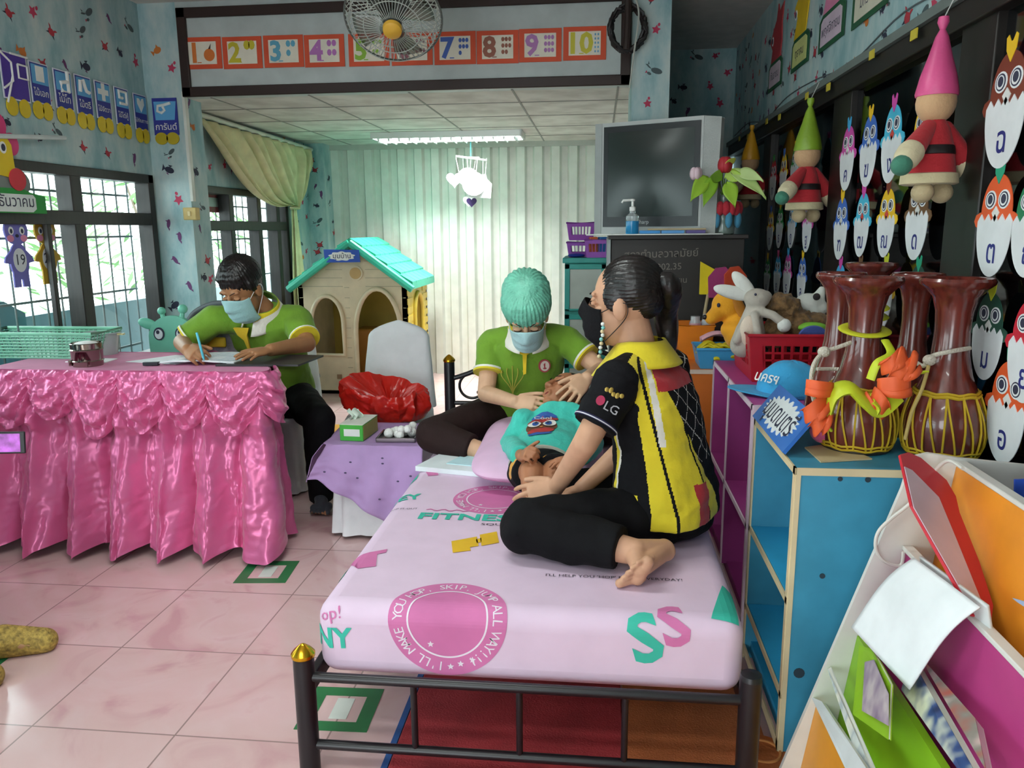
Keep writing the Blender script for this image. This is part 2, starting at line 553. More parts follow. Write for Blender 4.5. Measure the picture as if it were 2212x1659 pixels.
# pillar on the left, facing the room
mb = MB(); mb.span((XL, YH, 0), (-2.45, 4.84, ZF))
scatter(mb, frame((XL, YH, 0), (1, 0, 0), (0, 0, 1)), .23, ZF, step=.14)
scatter(mb, frame((-2.45, YH, 0), (0, 1, 0), (0, 0, 1)), .22, ZF, step=.13)
struct(mb.build('wall_pillar_left', PAPER, smooth=False))
mb = MB(); mb.span((XL, 7.2, 0), (-2.51, YB, ZB))
scatter(mb, frame((XL, 7.2, 0), (1, 0, 0), (0, 0, 1)), .19, ZB, step=.11)
scatter(mb, frame((-2.51, 7.2, 0), (0, 1, 0), (0, 0, 1)), .25, ZB, step=.14)
struct(mb.build('wall_pillar_back', PAPER, smooth=False))
# corrugated back wall
mb = MB(); prof = []; x = -2.51; k = 0
while x < .36:
    prof += [(x, 0), (x + .07, 0), (x + .088, .045), (x + .142, .045)]; x += .16
for (xa, da), (xb, db) in zip(prof[:-1], prof[1:]):
    o = len(mb.v); mb.v += [V((xa, YB - .06 + da, 0)), V((xb, YB - .06 + db, 0)), V((xb, YB - .06 + db, ZB)), V((xa, YB - .06 + da, ZB))]
    mb.f.append((o, o + 1, o + 2, o + 3)); mb.m.append(0)
mb.span((XL, YB, 0), (.4, YB + .1, ZB), 0)
mb.span((-2.51, YB - .085, ZB - .045), (.3, YB - .062, ZB), 1)
struct(mb.build('wall_back', [mat('corrugated_sheet', 'dfe3da', .45, var=.05), P('b9bdb5', .5)], smooth=False))
# header wall over the opening, white panel in a dark brown frame
mb = MB(); mb.span((-2.45, YH, ZB), (.37, YH + .1, ZF)); struct(mb.build('wall_header', P('b9c3c1', .55)))
mb = MB()
z0, z1, xa, xb = ZB - .005, 2.645, -2.44, .165
for lo, hi in (((xa, YH - .02, z0), (xb, YH, z0 + .055)), ((xa, YH - .02, z1 - .055), (xb, YH, z1)), ((xa, YH - .02, z0), (xa + .055, YH, z1)), ((xb - .055, YH - .02, z0), (xb, YH, z1))): mb.span(lo, hi)
struct(mb.build('trim_1', M_BROWNTRIM, bevel=.004))
# right pillar, recess behind it
mb = MB(); mb.span((.17, YH - .12, 0), (.37, 5.0, ZF)); scatter(mb, frame((.17, YH - .12, 0), (1, 0, 0), (0, 0, 1)), .2, ZF, step=.14)
scatter(mb, frame((.37, 5.0, 0), (0, -1, 0), (0, 0, 1)), .5, ZF)
struct(mb.build('wall_pillar_right', PAPER, smooth=False))
mb = MB(); mb.span((.25, 5.0, 0), (.37, YB, ZF)); struct(mb.build('wall_partition', PAPER))
mb = MB(); mb.span((.37, 6.3, 0), (XR + .1, 6.4, ZF)); scatter(mb, frame((.37, 6.3, 0), (1, 0, 0), (0, 0, 1)), .63, ZF, step=.17)
struct(mb.build('wall_recess', PAPER, smooth=False))
# right wall: sill, wallpaper over the dark windows
ZS, ZT = .74, 1.955
mb = MB(); mb.span((XR, -2.7, 0), (XR + .12, 6.3, ZS)); mb.span((XR, -2.7, ZT), (XR + .12, 6.3, ZF))
scatter(mb, frame((XR, 6.3, ZT), (0, -1, 0), (0, 0, 1)), 9.0, ZF - ZT, step=.15)
struct(mb.build('wall_right', PAPER, smooth=False))
mb = MB(); mb.span((XL - .1, -2.7, 0), (-2.3, -2.6, ZF)); mb.span((-2.3, -2.7, 2.1), (-.6, -2.6, ZF)); mb.span((-.6, -2.7, 0), (XR + .1, -2.6, ZF))
scatter(mb, frame((XR, -2.6, 0), (-1, 0, 0), (0, 0, 1)), 3.68, ZF, [(1.5, 0, 3.4, 2.2)])
struct(mb.build('wall_front', PAPER, smooth=False))
mb = MB(); mb.span((-2.3, -2.7, 0), (-2.24, -2.58, 2.1)); mb.span((-.66, -2.7, 0), (-.6, -2.58, 2.1)); mb.span((-2.3, -2.7, 2.04), (-.6, -2.58, 2.1))
struct(mb.build('door_1', M_DARK))

# dark windows of the right wall (near-black panes stand for the unlit room behind)
M_NIGHT = mat('unlit_room_pane', '060708', .05, var=0, spec=.6)
wy = [6.28, 5.05, 4.86, 3.62, 3.38, 2.42, 2.22, .9, .7, -.6, -.8, -2.5]
f = MB()
f.span((XR - .03, -2.6, ZT - .05), (XR + .05, 6.3, ZT + .02)); f.span((XR - .03, -2.6, ZS - .05), (XR + .05, 6.3, ZS + .03))
for i in range(1, len(wy) - 1, 2): f.span((XR - .012, wy[i + 1], ZS), (XR + .05, wy[i], ZT))
win = struct(f.build('window_4', mat('black_brown_frame', '1c1815', .4, var=.15), bevel=.004))
for i in range(0, len(wy), 2):
    g = MB(); g.span((XR + .012, wy[i + 1], ZS), (XR + .03, wy[i], ZT)); g.build('window_pane', M_NIGHT, win)
mb = MB(); mb.span((XR - .045, -2.6, ZT + .02), (XR, 6.3, ZT + .05)); struct(mb.build('trim_2', P('6b7572', .6)))


# left windows: dark frames, clear panes, bars outside
def left_window(name, a, b, c, d, posts, trans, extra=()):
    f = MB(); X0, X1 = XL - .08, XL + .012
    f.span((X0, a, c), (X1, b, c + .05)); f.span((X0, a, d - .05), (X1, b, d)); f.span((X0, a, c), (X1, a + .05, d)); f.span((X0, b - .055, c), (X1, b, d))
    for y, w in posts: f.span((X0, y - w / 2, c), (X1 - .004, y + w / 2, d))
    f.span((X0, a, trans - .035), (X1 - .002, b, trans + .035))
    for y, w in extra: f.span((X1 - .035, y - w / 2, c), (X1 - .008, y + w / 2, trans))
    w = struct(f.build(name, M_DARK, bevel=.004))
    g = MB(); g.span((XL - .05, a + .03, c + .03), (XL - .046, b - .03, d - .03)); g.build('window_pane', M_GLASS, w)
    g = MB()
    for y in np.arange(a + .1, b, .115): g.tube([(XL - .16, y, c), (XL - .16, y, d)], .005, 6)
    for z in (c + .08, (c + trans) / 2, trans - .1, d - .12): g.box((XL - .16, (a + b) / 2, z), (.008, b - a, .012))
    g.build('grille', P('70787a', .5), w)
    return w


left_window('window_1', *OPEN[1], [(3.88, .085), (2.7, .08)], 1.455, [(3.645, .03), (2.1, .03)])
left_window('window_2', *OPEN[2], [(5.62, .07), (6.1, .07), (6.47, .07)], 1.42, [])
left_window('window_3', *OPEN[0], [(-.45, .08)], 1.455, [(-1.2, .05), (.3, .05)])

# ---------------------------------------------------------------- outside the left windows
mb = MB(); mb.span((-14, -8, -.35), (XL - .1, 16, -.3)); struct(mb.build('ground', mat('pale_concrete', 'cfd2cf', .8)))
M_TILE = bpy.data.materials.new('blue_grey_wall_tiles'); M_TILE.use_nodes = True
_b = M_TILE.node_tree.nodes['Principled BSDF']; _br = M_TILE.node_tree.nodes.new('ShaderNodeTexBrick'); _tc = M_TILE.node_tree.nodes.new('ShaderNodeTexCoord'); _mp = M_TILE.node_tree.nodes.new('ShaderNodeMapping')
_mp.inputs['Rotation'].default_value = (R(90), 0, R(90))
M_TILE.node_tree.links.new(_tc.outputs['Object'], _mp.inputs[0]); M_TILE.node_tree.links.new(_mp.outputs[0], _br.inputs['Vector'])
for k, h in (('Color1', '2c525c'), ('Color2', '274a55'), ('Mortar', '5f7a80')): _br.inputs[k].default_value = lin(h)
_br.inputs['Scale'].default_value = 1.0; _br.inputs['Brick Width'].default_value = .2; _br.inputs['Row Height'].default_value = .2; _br.inputs['Mortar Size'].default_value = .006
M_TILE.node_tree.links.new(_br.outputs['Color'], _b.inputs['Base Color']); _b.inputs['Roughness'].default_value = .3
mb = MB(); mb.span((-4.3, -3.0, 2.25), (XL - .1, 16, 2.33)); struct(mb.build('added_shade_roof', P('9a9d98', .8)))  # unseen roof added to shade the tile wall and cut the daylight
mb = MB(); mb.span((-3.75, 1.0, -.3), (-3.6, 9.5, .86)); struct(mb.build('wall_garden', M_TILE))
tag(MB().prism([(0, 0), (1.05, 0), (1.05, .42), (.9, .5), (.15, .5), (0, .42)], -.02, .02, 0, frame((-3.2, 3.0, .52), (0, 1, 0), (0, 0, 1))).disc((.2, .2), .08, .09, .021, .026, 1, frame((-3.2, 3.0, .52), (0, 1, 0), (0, 0, 1))).disc((.65, .22), .06, .08, .021, .026, 2, frame((-3.2, 3.0, .52), (0, 1, 0), (0, 0, 1))).prism([(.1, 0), (.16, 0), (.16, -.82), (.1, -.82)], -.02, .02, 3, frame((-3.2, 3.0, .52), (0, 1, 0), (0, 0, 1))).prism([(.9, 0), (.96, 0), (.96, -.82), (.9, -.82)], -.02, .02, 3, frame((-3.2, 3.0, .52), (0, 1, 0), (0, 0, 1))).build('playground_board', [P('3f7480'), P('b0563f'), P('4f5f9a'), P('3b4246')], bevel=.003),
    'teal painted board with balloon shapes standing outside the left window', 'board')
for (x, y, h, r, n, s, lab) in ((-5.2, 4.3, 1.9, .95, 420, 1, 'leafy green shrub outside the window nearest the table'), (-6.2, 7.0, 2.6, 1.2, 420, 2, 'tall bright green shrub seen through the window behind the pillar'), (-5.6, 9.6, 2.2, 1.1, 360, 3, 'bushy shrub outside beyond the tied curtain')):
    t = thing('garden_shrub', lab, 'shrub', (x, y, -.3), group='shrubs outside the left windows'); rnd = random.Random(s)
    st = MB()
    for k in range(5): st.tube(spline([(x, y, -.3), (x + rnd.uniform(-.2, .2), y + rnd.uniform(-.2, .2), h * .4), (x + rnd.uniform(-.6, .6), y + rnd.uniform(-.6, .6), h * .9)]), [.04 - .0022 * q for q in range(13)], 6)
    st.build('stem', P('5a4a38'), t)
    lf = MB()
    for k in range(n):
        a, b2 = rnd.uniform(0, 6.28), rnd.uniform(-1, 1); rr = r * rnd.uniform(.5, 1)
        c = V((x + rr * math.cos(a) * math.sqrt(1 - b2 * b2), y + rr * math.sin(a) * math.sqrt(1 - b2 * b2), h * .62 + rr * b2 * 1.0))
        d = V((math.cos(a), math.sin(a), rnd.uniform(-1, .4))).normalized(); u = d.cross(V((rnd.uniform(-1, 1), rnd.uniform(-1, 1), 1))).normalized()
        L = rnd.uniform(.16, .34); w = .03
        lf.add([c, c + d * L * .5 + u * w, c + d * L, c + d * L * .5 - u * w], [(0, 1, 2, 3)])
    lf.build('leaves', mat('shrub_leaves', '6f9a5a', .5, var=.35, vscale=3), t, smooth=False)
# ---------------------------------------------------------------- number cards on the header wall
INK = P('31344a', .7)
CREAM = P('e9e4d2', .7)
NUM = [('1', 'd9772f', 437, 115), ('2', 'c9bb2c', 524, 114), ('3', '5fa9c4', 613, 111), ('4', 'b672b8', 701, 110), ('5', '8cb83a', 797, 108), ('6', '8a5560', 890, 106), ('7', '3d5fae', 983, 104), ('8', '9a5f4c', 1075, 102), ('9', 'b17ab5', 1167, 98), ('10', 'cfc53a', 1263, 94)]
WHAT = ['orange', 'yellow green', 'light blue', 'violet', 'leaf green', 'brown red', 'deep blue', 'brown', 'mauve', 'lime yellow']
for k, (s, c, px, py) in enumerate(NUM):
    n = int(s); M = frame(at(px, py, y=YH - .002), (1, 0, -.004), (0, 0, 1))
    t = thing('number_card', 'orange framed card with a %s number %s on the header wall' % (WHAT[k], s), 'card', M.translation, group='number cards on the header wall')
    MB().prism([(-.118, -.087), (.118, -.087), (.118, .087), (-.118, .087)], 0, .004, 0, M).build('card_border', P('d8512c', .6), t, smooth=False)
    MB().prism([(-.088, -.062), (.088, -.062), (.088, .062), (-.088, .062)], .004, .006, 0, M).build('card_face', CREAM, t, smooth=False)
    col = P(c, .6)
    a = MB().text(s, .15, M @ Matrix.Translation((-.046 if n < 10 else -.028, -.004, 0)), 0, .0068, .034)
    a.build('numeral', col, t, smooth=False)
    b = MB(); q = 1 if n == 1 else 2 if n <= 4 else 3
    if n == 1:
        b.disc((.045, -.012), .033, .034, .006, .0075, 0, M).prism([(.04, .02), (.058, .05), (.054, .02)], .006, .0075, 1, M)
    else:
        for i in range(n):
            x, y = .02 + (i % q) * .058 / q + .01, .04 - (i // q) * (.1 / max(1, math.ceil(n / q)))
            if n == 10: x += .02; y = .045 - (i // 2) * .022; x = .058 + (i % 2) * .016
            r = .026 if n == 2 else .018 if n <= 4 else .012 if n < 10 else .0065
            MB().disc((x, y), r * .75, r, .006, .0075, 0, M, n=8).build('counting_picture', col if n != 10 else P('6fa9c9', .6), t, smooth=False)
    if n == 1: b.build('counting_picture', [col, P('46302a')], t, smooth=False)
    MB().prism([(-.03, -.055), (-.005, -.055), (-.005, -.05), (-.03, -.05)], .006, .0075, 0, M).build('dash', col, t, smooth=False)

# ---------------------------------------------------------------- train of tone mark cards on the left wall
NAVY, SKY, YEL = P('2d3490', .55), P('5ea6d6', .55), P('dcc01c', .5)
TR = [(31, 117, 216, 0, ''), (85, 137, 224, '่', 'ไม้เอก'), (136, 153, 236, '้', 'ไม้โท'), (180, 165, 248, '๊', 'ไม้ตรี'), (222, 178, 257, '๋', 'ไม้จัตวา'), (263, 191, 270, '็', 'ไม้ไต่คู้'), (303, 205, 281, '์', 'ไม้ทัณฑฆาต')]
MARKW = ['white engine outline', 'square', 'hooked', 'wavy', 'plus shaped', 'boxy', 'heart shaped']
for k, (px, ta, ba, mk, word) in enumerate(TR):
    c = at(px, (ta + ba) / 2, x=XL + .004); hz = at(px, ta, x=XL).z - at(px, ba, x=XL).z; h = hz / 2; w = .066 if k else .085
    M = frame(c, (0, 1, 0), (0, 0, 1))
    t = thing('tone_mark_card', ('purple engine card with white lines, first of the card train on the left wall' if not k else 'navy train card with a white %s mark on a sky blue panel' % MARKW[k]), 'card', c, group='train of cards on the left wall')
    MB().prism([(-w, -h), (w, -h), (w, h), (-w, h)], 0, .004, 0, M).prism([(-w + .006, -h + .006), (w - .006, -h + .006), (w - .006, h - .006), (-w + .006, h - .006)], .004, .005, 1, M).build('card_face', [P('d9dce8', .6), NAVY if k else P('4a2f96')], t, smooth=False)
    if k:
        MB().prism([(-w + .012, -.005), (w - .01, -.005), (w - .006, h - .012), (-w + .012, h - .012)], .005, .0065, 0, M).build('light_panel', SKY, t, smooth=False)
        g = MB(); o = (0.0, h * .45)
        if k == 1: g.prism([(-.028, o[1] - .035), (.028, o[1] - .035), (.028, o[1] + .035), (-.028, o[1] + .035)], .0065, .008, 0, M)
        elif k == 4: g.prism([(-.045, o[1] - .014), (.045, o[1] - .014), (.045, o[1] + .014), (-.045, o[1] + .014)], .0065, .008, 0, M).prism([(-.014, o[1] - .045), (.014, o[1] - .045), (.014, o[1] + .045), (-.014, o[1] + .045)], .0065, .0082, 0, M)
        elif k == 6: g.prism([(0, o[1] - .045), (.035, o[1]), (.03, o[1] + .035), (.01, o[1] + .03), (0, o[1] + .012), (-.012, o[1] + .03), (-.035, o[1] + .03), (-.035, o[1])], .0065, .008, 0, M)
        elif k == 5: g.tube([M @ V((x, y + o[1], .008)) for x, y in ((-.03, -.03), (.035, -.03), (.035, .035), (-.035, .035), (-.03, .0), (.0, .0))], .009, 6)
        elif k == 2: g.tube([M @ V((x, y + o[1], .008)) for x, y in ((.03, .05), (.03, -.05), (-.02, -.05), (-.025, -.01), (.03, .0))], .01, 6)
        else: g.tube([M @ V((x, y + o[1], .008)) for x, y in ((-.035, -.03), (-.03, .025), (-.005, .03), (.005, .0), (.015, -.02), (.04, -.025))], .01, 6)
        g.build('tone_mark', M_WHITE, t, smooth=False)
        MB().text(word, (0, .043, .050, .046, .036, .038, .029)[k], M @ Matrix.Translation((0, -h * .48, 0)), 0, .0062, .008).build('word', M_WHITE, t, smooth=False)
    else:
        g = MB()
        for pts in ([(-.09, .1), (-.02, .06), (-.02, -.02), (-.08, -.06)], [(-.02, .1), (.09, .1)], [(.02, .06), (.08, .06), (.08, .0), (.02, .0), (.02, .06)], [(-.02, 0), (-.07, -.12)]):
            g.tube([M @ V((x, y, .007)) for x, y in pts], .005, 6)
        g.build('white_outline', M_WHITE, t, smooth=False)
    for s in (-1, 1):
        MB().disc((s * w * .48, -h - .03), .036, .042, .001, .006, 0, M).build('wheel', YEL, t, smooth=False)
c = at(358, 252, y=YH - .004); M = frame(c, (1, 0, .0), (0, 0, 1)); w, h = .077, .105
t = thing('tone_mark_card', 'navy card with a white looped mark, alone on the left pillar', 'card', c, group='train of cards on the left wall')
MB().prism([(-w, -h), (w, -h), (w, h), (-w, h)], 0, .004, 0, M).build('card_face', NAVY, t, smooth=False)
MB().prism([(-w + .015, -.02), (w - .02, -.02), (w - .005, h - .02), (-w + .01, h - .02)], .004, .0055, 0, M).build('light_panel', SKY, t, smooth=False)
MB().tube([M @ V((x, y, .007)) for x, y in ((.04, .075), (-.0, .065), (-.04, .06), (-.045, .03), (-.02, .02), (.0, .035), (-.01, .055))], .0085, 6).build('tone_mark', M_WHITE, t, smooth=False)
MB().text("การันต์", .05, M @ Matrix.Translation((0, -.06, 0)), 0, .0052, .006).build('word', M_WHITE, t, smooth=False)
for s in (-1, 1): MB().disc((s * .035, -h - .02), .04, .035, .001, .006, 0, M).build('wheel', P('b9a51c', .5), t, smooth=False)

# ---------------------------------------------------------------- month sign and bear cards at the left window
def bear(M, col, num, lab, loc):
    t = thing('bear_number_card', lab, 'card', loc, group='bear number cards on the left window')
    b = MB().disc((0, .105), .075, .065, 0, .008, 0, M)
    for s in (-1, 1):
        b.disc((s * .06, .165), .025, .025, 0, .0078, 0, M, 14)
        b.prism([(s * .03, .03), (s * .085, -.015), (s * .095, -.04), (s * .06, -.045), (s * .03, -.02)], 0, .0076, 0, M)
        b.prism([(s * .005, -.1), (s * .008, -.155), (s * .05, -.155), (s * .048, -.06)], 0, .0074, 0, M)
    b.disc((0, -.035), .06, .085, 0, .0079, 0, M)
    b.build('bear_shape', P(col, .6), t, smooth=False)
    MB().disc((0, -.03), .042, .055, .008, .0095, 0, M).build('belly_disc', P('dfe2e6', .6), t, smooth=False)
    f = MB()
    for s in (-1, 1):
        f.disc((s * .035, .105), .016, .019, .008, .0095, 0, M, 14); f.disc((s * .035, .103), .008, .011, .0095, .0105, 1, M, 12)
        f.disc((s * .043, .07), .022, .016, .008, .009, 2, M, 14)
    f.disc((0, .082), .01, .008, .008, .0105, 1, M, 10)
    f.build('face', [M_WHITE, INK, P('d684a6', .6)], t, smooth=False)
    MB().text(num, .07, M @ Matrix.Translation((0, -.03, 0)), 0, .0101, .004).build('numeral', INK, t, smooth=False)


for px, py, col, num, lab, d in ((38, 548, '6f6bb8', '19', 'violet bear shaped card numbered 19 on the window glass', -.012), (100, 545, 'c19a2c', '20', 'mustard bear shaped card numbered 20 partly behind a window post', -.04)):
    c = at(px, py, x=XL + d); bear(frame(c, (0, 1, 0), (0, 0, 1)), col, num, lab, c)
c = at(34, 436, x=XL + .03); M = frame(c, (0, 1, 0), (0, 0, 1))
t = thing('month_sign', 'green month sign with a yellow duck and red apples on the window frame', 'sign', c, group=None)
MB().prism([(-.3, -.05), (.195, -.05), (.195, .03), (.1, .045), (.05, .06), (-.3, .06)], -.012, .004, 0, M).build('sign_board', P('23933a', .6), t, smooth=False)
MB().prism([(-.13, -.035), (-.115, -.045), (.1, -.045), (.125, -.03), (.125, .02), (.11, .035), (-.115, .035), (-.13, .025)], .004, .006, 0, M).build('label_panel', P('dfe6e2', .6), t, smooth=False)
MB().text('ธันวาคม', .07, M @ Matrix.Translation((0, 0, 0)), 0, .0066, .003).build('month_word', INK, t, smooth=False)
MB().disc((-.02, .085), .13, .075, -.01, .0, 0, M).build('grey_wing', P('7d8683', .6), t, smooth=False)
MB().prism(ov(-.07, .24, .055, .085) if 0 else [(-.12, .12), (.03, .1), (.04, .125), (.015, .145), (.01, .25), (-.02, .29), (-.07, .295), (-.12, .26)], .0, .006, 0, M).build('duck', P('e2c41a', .6), t, smooth=False)
MB().disc((-.045, .235), .02, .026, .006, .008, 0, M).disc((-.045, .235), .012, .016, .008, .0095, 1, M).build('eye', [M_WHITE, INK], t, smooth=False)
MB().disc((.02, .1), .052, .05, .006, .01, 0, M).build('apple', P('cf3240', .6), t, smooth=False)
MB().disc((.02, .255), .045, .05, -.004, .0, 0, M).disc((-.05, .33), .05, .055, -.004, -.0002, 0, M).disc((-.07, .3), .07, .04, -.006, -.003, 0, M).build('pink_apple', P('d43d78', .6), t, smooth=False)
a, b = at(0, 294, x=XL + .04), at(140, 298, x=XL + .04)
tag(MB().tube([a + (a - b) * .6, b], .011, 8).build('pale_bar', P('c9d4d2', .4)), 'short bare white bar over the window by the month sign', 'rail')  # bar laid along a pale streak of unknown kind
# switch box and its cable duct on the left pillar
MB_ = MB().span((-2.452, YH - .005, 1.56), (-2.435, YH + .03, 2.19)); struct(MB_.build('trim_3', P('dcdfd6', .5)))
c = at(407, 462, y=YH + .02)
t = thing('switch_box', 'yellowed switch box at the foot of the white cable duct on the pillar', 'switch box', c)
MB().box(c + V((.02, 0, 0)), (.085, .05, .075)).build('box_body', P('d6bc77', .5), t, bevel=.006); MB().box(c + V((.02, -.028, 0)), (.02, .012, .03)).build('switch', P('e6d29a', .4), t, bevel=.003)
c = at(458, 433, x=XL - .1); M = frame(c, (0, 1, 0), (0, 0, 1))
t = thing('notice_plate', 'red notice plate with a white band hanging behind the rear left window', 'sign', c)
MB().prism([(-.16, -.085), (.16, -.085), (.16, .085), (-.16, .085)], 0, .006, 0, M).build('plate', P('b6303c', .5), t, smooth=False)
MB().prism([(-.14, -.045), (.14, -.045), (.14, .02), (-.14, .02)], .006, .008, 0, M).build('band', M_WHITE, t, smooth=False)

# ---------------------------------------------------------------- curtain on its rail
ra, rb = V((XL + .07, 5.07, 2.135)), V((XL + .07, 7.17, 2.105))
tag(MB().tube([ra, rb], .017, 10).build('curtain_rod', P('d5d6c8', .4)), 'white rod over the rear left window carrying the tied curtain', 'curtain rod')
tie = at(636, 447, x=XL + .06)


def curt(u, v):
    top = ra + (rb - ra) * u + V((.012 * math.sin(u * 75), 0, -.03))
    fold = .042 * math.sin(u * 62 + 3 * nz(u * 5, v * 2)) * (1 - .75 * v) * min(1, v * 6 + .2)
    e = tie + V((.03 * math.sin(u * 40), (u - .5) * .1, (.5 - u) * .05))
    p = lerp(top, e, v)
    p.z -= (1 - u) * .30 * math.sin(math.pi * min(1, v)) ** 1.0 * .75 - .02 * u
    p.x += fold * .8 + .03 * math.sin(math.pi * v) + .015 * (1 - v)
    return p


t = thing('curtain', 'cream curtain gathered to one side and tied at the rear left window', 'curtain', (tie.x, tie.y, .9))
M_CURT = mat('cream_curtain', 'd8d3a4', .8, var=.1, trans=0)
MB().grid(curt, 130, 36).build('curtain_sweep', M_CURT, t, solid=.004)


def tail(u, v):
    a = 2 * math.pi * u; r = .035 + .05 * min(1, v * 1.4); w = 1 + .35 * math.sin(a * 6 + 2 * v)
    return tie + V((r * .38 * w * math.cos(a) - .005, r * w * math.sin(a) + .03 * v, .02 - v * 1.0))


MB().grid(tail, 64, 20, closed=True).build('curtain_tail', M_CURT, t)
MB().tube([tie + V((.03 * math.cos(a) + .004, .06 * math.sin(a), -.01)) for a in np.linspace(0, 6.28, 18)], .012, 8, closed=True).build('tie_band', P('b9b48a', .8), t)

# ---------------------------------------------------------------- ceiling fittings
def troffer(loc, lab, z):
    t = thing('ceiling_light', lab, 'ceiling light', loc, group='ceiling lights'); x, y, _ = loc
    f = MB()
    for lo, hi in (((x - .62, y - .16, z - .05), (x + .62, y - .145, z - .001)), ((x - .62, y + .145, z - .05), (x + .62, y + .16, z - .001)), ((x - .62, y - .16, z - .05), (x - .605, y + .16, z - .001)), ((x + .605, y - .16, z - .05), (x + .62, y + .16, z - .001))): f.span(lo, hi)
    f.span((x - .6, y - .14, z - .01), (x + .6, y + .14, z - .001))
    f.build('fitting_frame', mat('bright_reflector', 'e6ebea', .25, metal=.4, var=0), t)
    for s in (-.07, .07): MB().tube([(x - .58, y + s, z - .025), (x + .58, y + s, z - .025)], .012, 10).build('tube', mat('lit_tube', 'f4fffb', .5, var=0, emit=14), t)
    l = MB()
    for k in range(14):
        xx = x - .56 + k * .0862
        l.prism([(-.012, 0), (.012, 0), (.003, -.03), (-.003, -.03)], -.14, .14, 0, frame((xx, y, z - .042), (1, 0, 0), (0, 0, 1)))
    l.span((x - .6, y - .004, z - .07), (x + .6, y + .004, z - .045))
    l.build('louvre', mat('louvre_metal', 'f0f4f2', .2, metal=.7, var=0), t)


troffer((-1.24, 6.65, ZB), 'lit tube light with white louvres in the back room ceiling', ZB)
troffer((-.9, 2.1, ZF), 'unseen lit tube light in the front ceiling above the bed', ZF)  # this and the next two: out-of-view fittings added for the front room's light
troffer((-.9, .1, ZF), 'unseen lit tube light in the middle of the front ceiling', ZF)
troffer((-.9, -1.6, ZF), 'unseen lit tube light in the front ceiling near the door', ZF)

# fan hung from the front ceiling, turned towards the room
c = at(850, 40, y=3.6); ax = V((.08, -.66, -.75)).normalized(); u, w, _ = axes_to(ax)
t = thing('ceiling_fan', 'round caged ceiling fan with a yellow hub hanging in front of the number cards', 'fan', c)
RF = .212; cage = MB()
def fp(r, a, h): return c + u * r * math.cos(a) + w * r * math.sin(a) + ax * h
for k in range(56):
    a = 2 * math.pi * k / 56
    cage.tube([fp(.055, a, .075), fp(.12, a, .065), fp(.185, a, .04), fp(RF, a, 0)], .0016, 5)
    cage.tube([fp(RF, a, 0), fp(.19, a, -.06), fp(.12, a, -.085), fp(.06, a, -.09)], .0022, 5, 1)
for r, h, q, m in ((RF, 0, .005, 2), (.19, .037, .0025, 0), (.125, .065, .0025, 0), (.19, -.06, .003, 1), (.12, -.085, .003, 1)):
    cage.tube([fp(r, 2 * math.pi * k / 48, h) for k in range(48)], q, 6, m, closed=True)
cage.build('cage', [P('a3aaa3', .4), P('d8dcd2', .4), P('5a5f5a', .4)], t)
Mh = frame(c, u, w)
MB().lathe([(0, .098), (.026, .096), (.040, .088), (.043, .07), (0, .069)], 28, 0, Mh).build('hub_badge', P('d9a83a', .35), t)
MB().lathe([(0, .05), (.035, .05), (.04, .0), (.05, -.04), (.07, -.07), (.075, -.14), (.05, -.17), (0, -.17)], 28, 0, Mh).build('motor', P('4c504c', .4), t)
for k in range(4):
    a0 = 2 * math.pi * k / 4 + .3
    MB().grid(lambda s, v: fp(.04 + .14 * v, a0 + (s - .5) * (1.0 - .2 * v), .012 + .04 * (s - .5)), 8, 8).build('blade', thin_glass('fan_blade_%d' % k, 'c4c8c2', .12, .3), t, solid=.002)
top = V((c.x - .02, c.y + .1, ZF)); k0 = c - ax * .15
MB().tube([k0, k0 + V((0, .05, .08)), top], [.02, .02, .014], 10).lathe([(.07, 0), (.07, -.02), (.03, -.04), (0, -.04)], 20, 0, Matrix.Translation(top)).build('stem', P('cfd3ca', .4), t)

# dark cable coil on the corner of the header frame
cc = at(1356, 62, y=YH - .17); t = thing('cable_coil', 'coil of dark cable hanging on the right corner of the header frame', 'cable coil', cc)
b = MB()
for k in range(9):
    r0 = random.Random(k); q = [cc + V(((.088 + r0.uniform(-.012, .014)) * math.cos(2 * math.pi * i / 28), r0.uniform(-.012, .012) + (k % 3 - 1) * .014, (.108 + r0.uniform(-.014, .014)) * math.sin(2 * math.pi * i / 28))) for i in range(28)]
    b.tube(q, .0095, 7, closed=True)
b.build('coil', P('1d1a1b', .5), t)
MB().tube([cc + V((.0, -.035, .14)), cc + V((.0, -.04, 0)), cc + V((-.005, -.035, -.11))], .018, 8).build('strap', P('2a1d18', .6), t)
MB().tube(spline([cc + V((.03, -.02, .16)), cc + V((.055, -.03, .06)), cc + V((.035, -.03, -.12)), cc + V((.015, -.02, -.3))]), .005, 6).build('loose_end', P('b9bdb4', .5), t)

# hanging mobile in the back room
o = at(1017, 338, y=6.86); t = thing('hanging_mobile', 'white hanging mobile of foam clouds and hearts below the back ceiling light', 'mobile', o)
MB().tube([(o.x, o.y, ZB), o + V((.0, 0, .12)), o], .006, 6).build('cord', P('6fc7cf', .4), t)
MB().tube([o + V((-.12, -.05, .0)), o + V((.13, .05, -.03))], .009, 8).tube([o + V((-.07, .08, .0)), o + V((.08, -.08, -.02))], .009, 8).build('crossbar', M_WHITE, t)
s = MB(); rnd = random.Random(4)
for dx, dy, L in ((-.12, -.05, .16), (-.08, .06, .17), (-.03, -.02, .14), (.0, 0, .18), (.04, .02, .16), (.07, -.08, .2), (.1, .04, .16), (.13, .05, .2)):
    s.tube([o + V((dx, dy, -.01)), o + V((dx * .7 + rnd.uniform(-.02, .03), dy, -L))], .003, 5)
s.build('thread', M_WHITE, t)
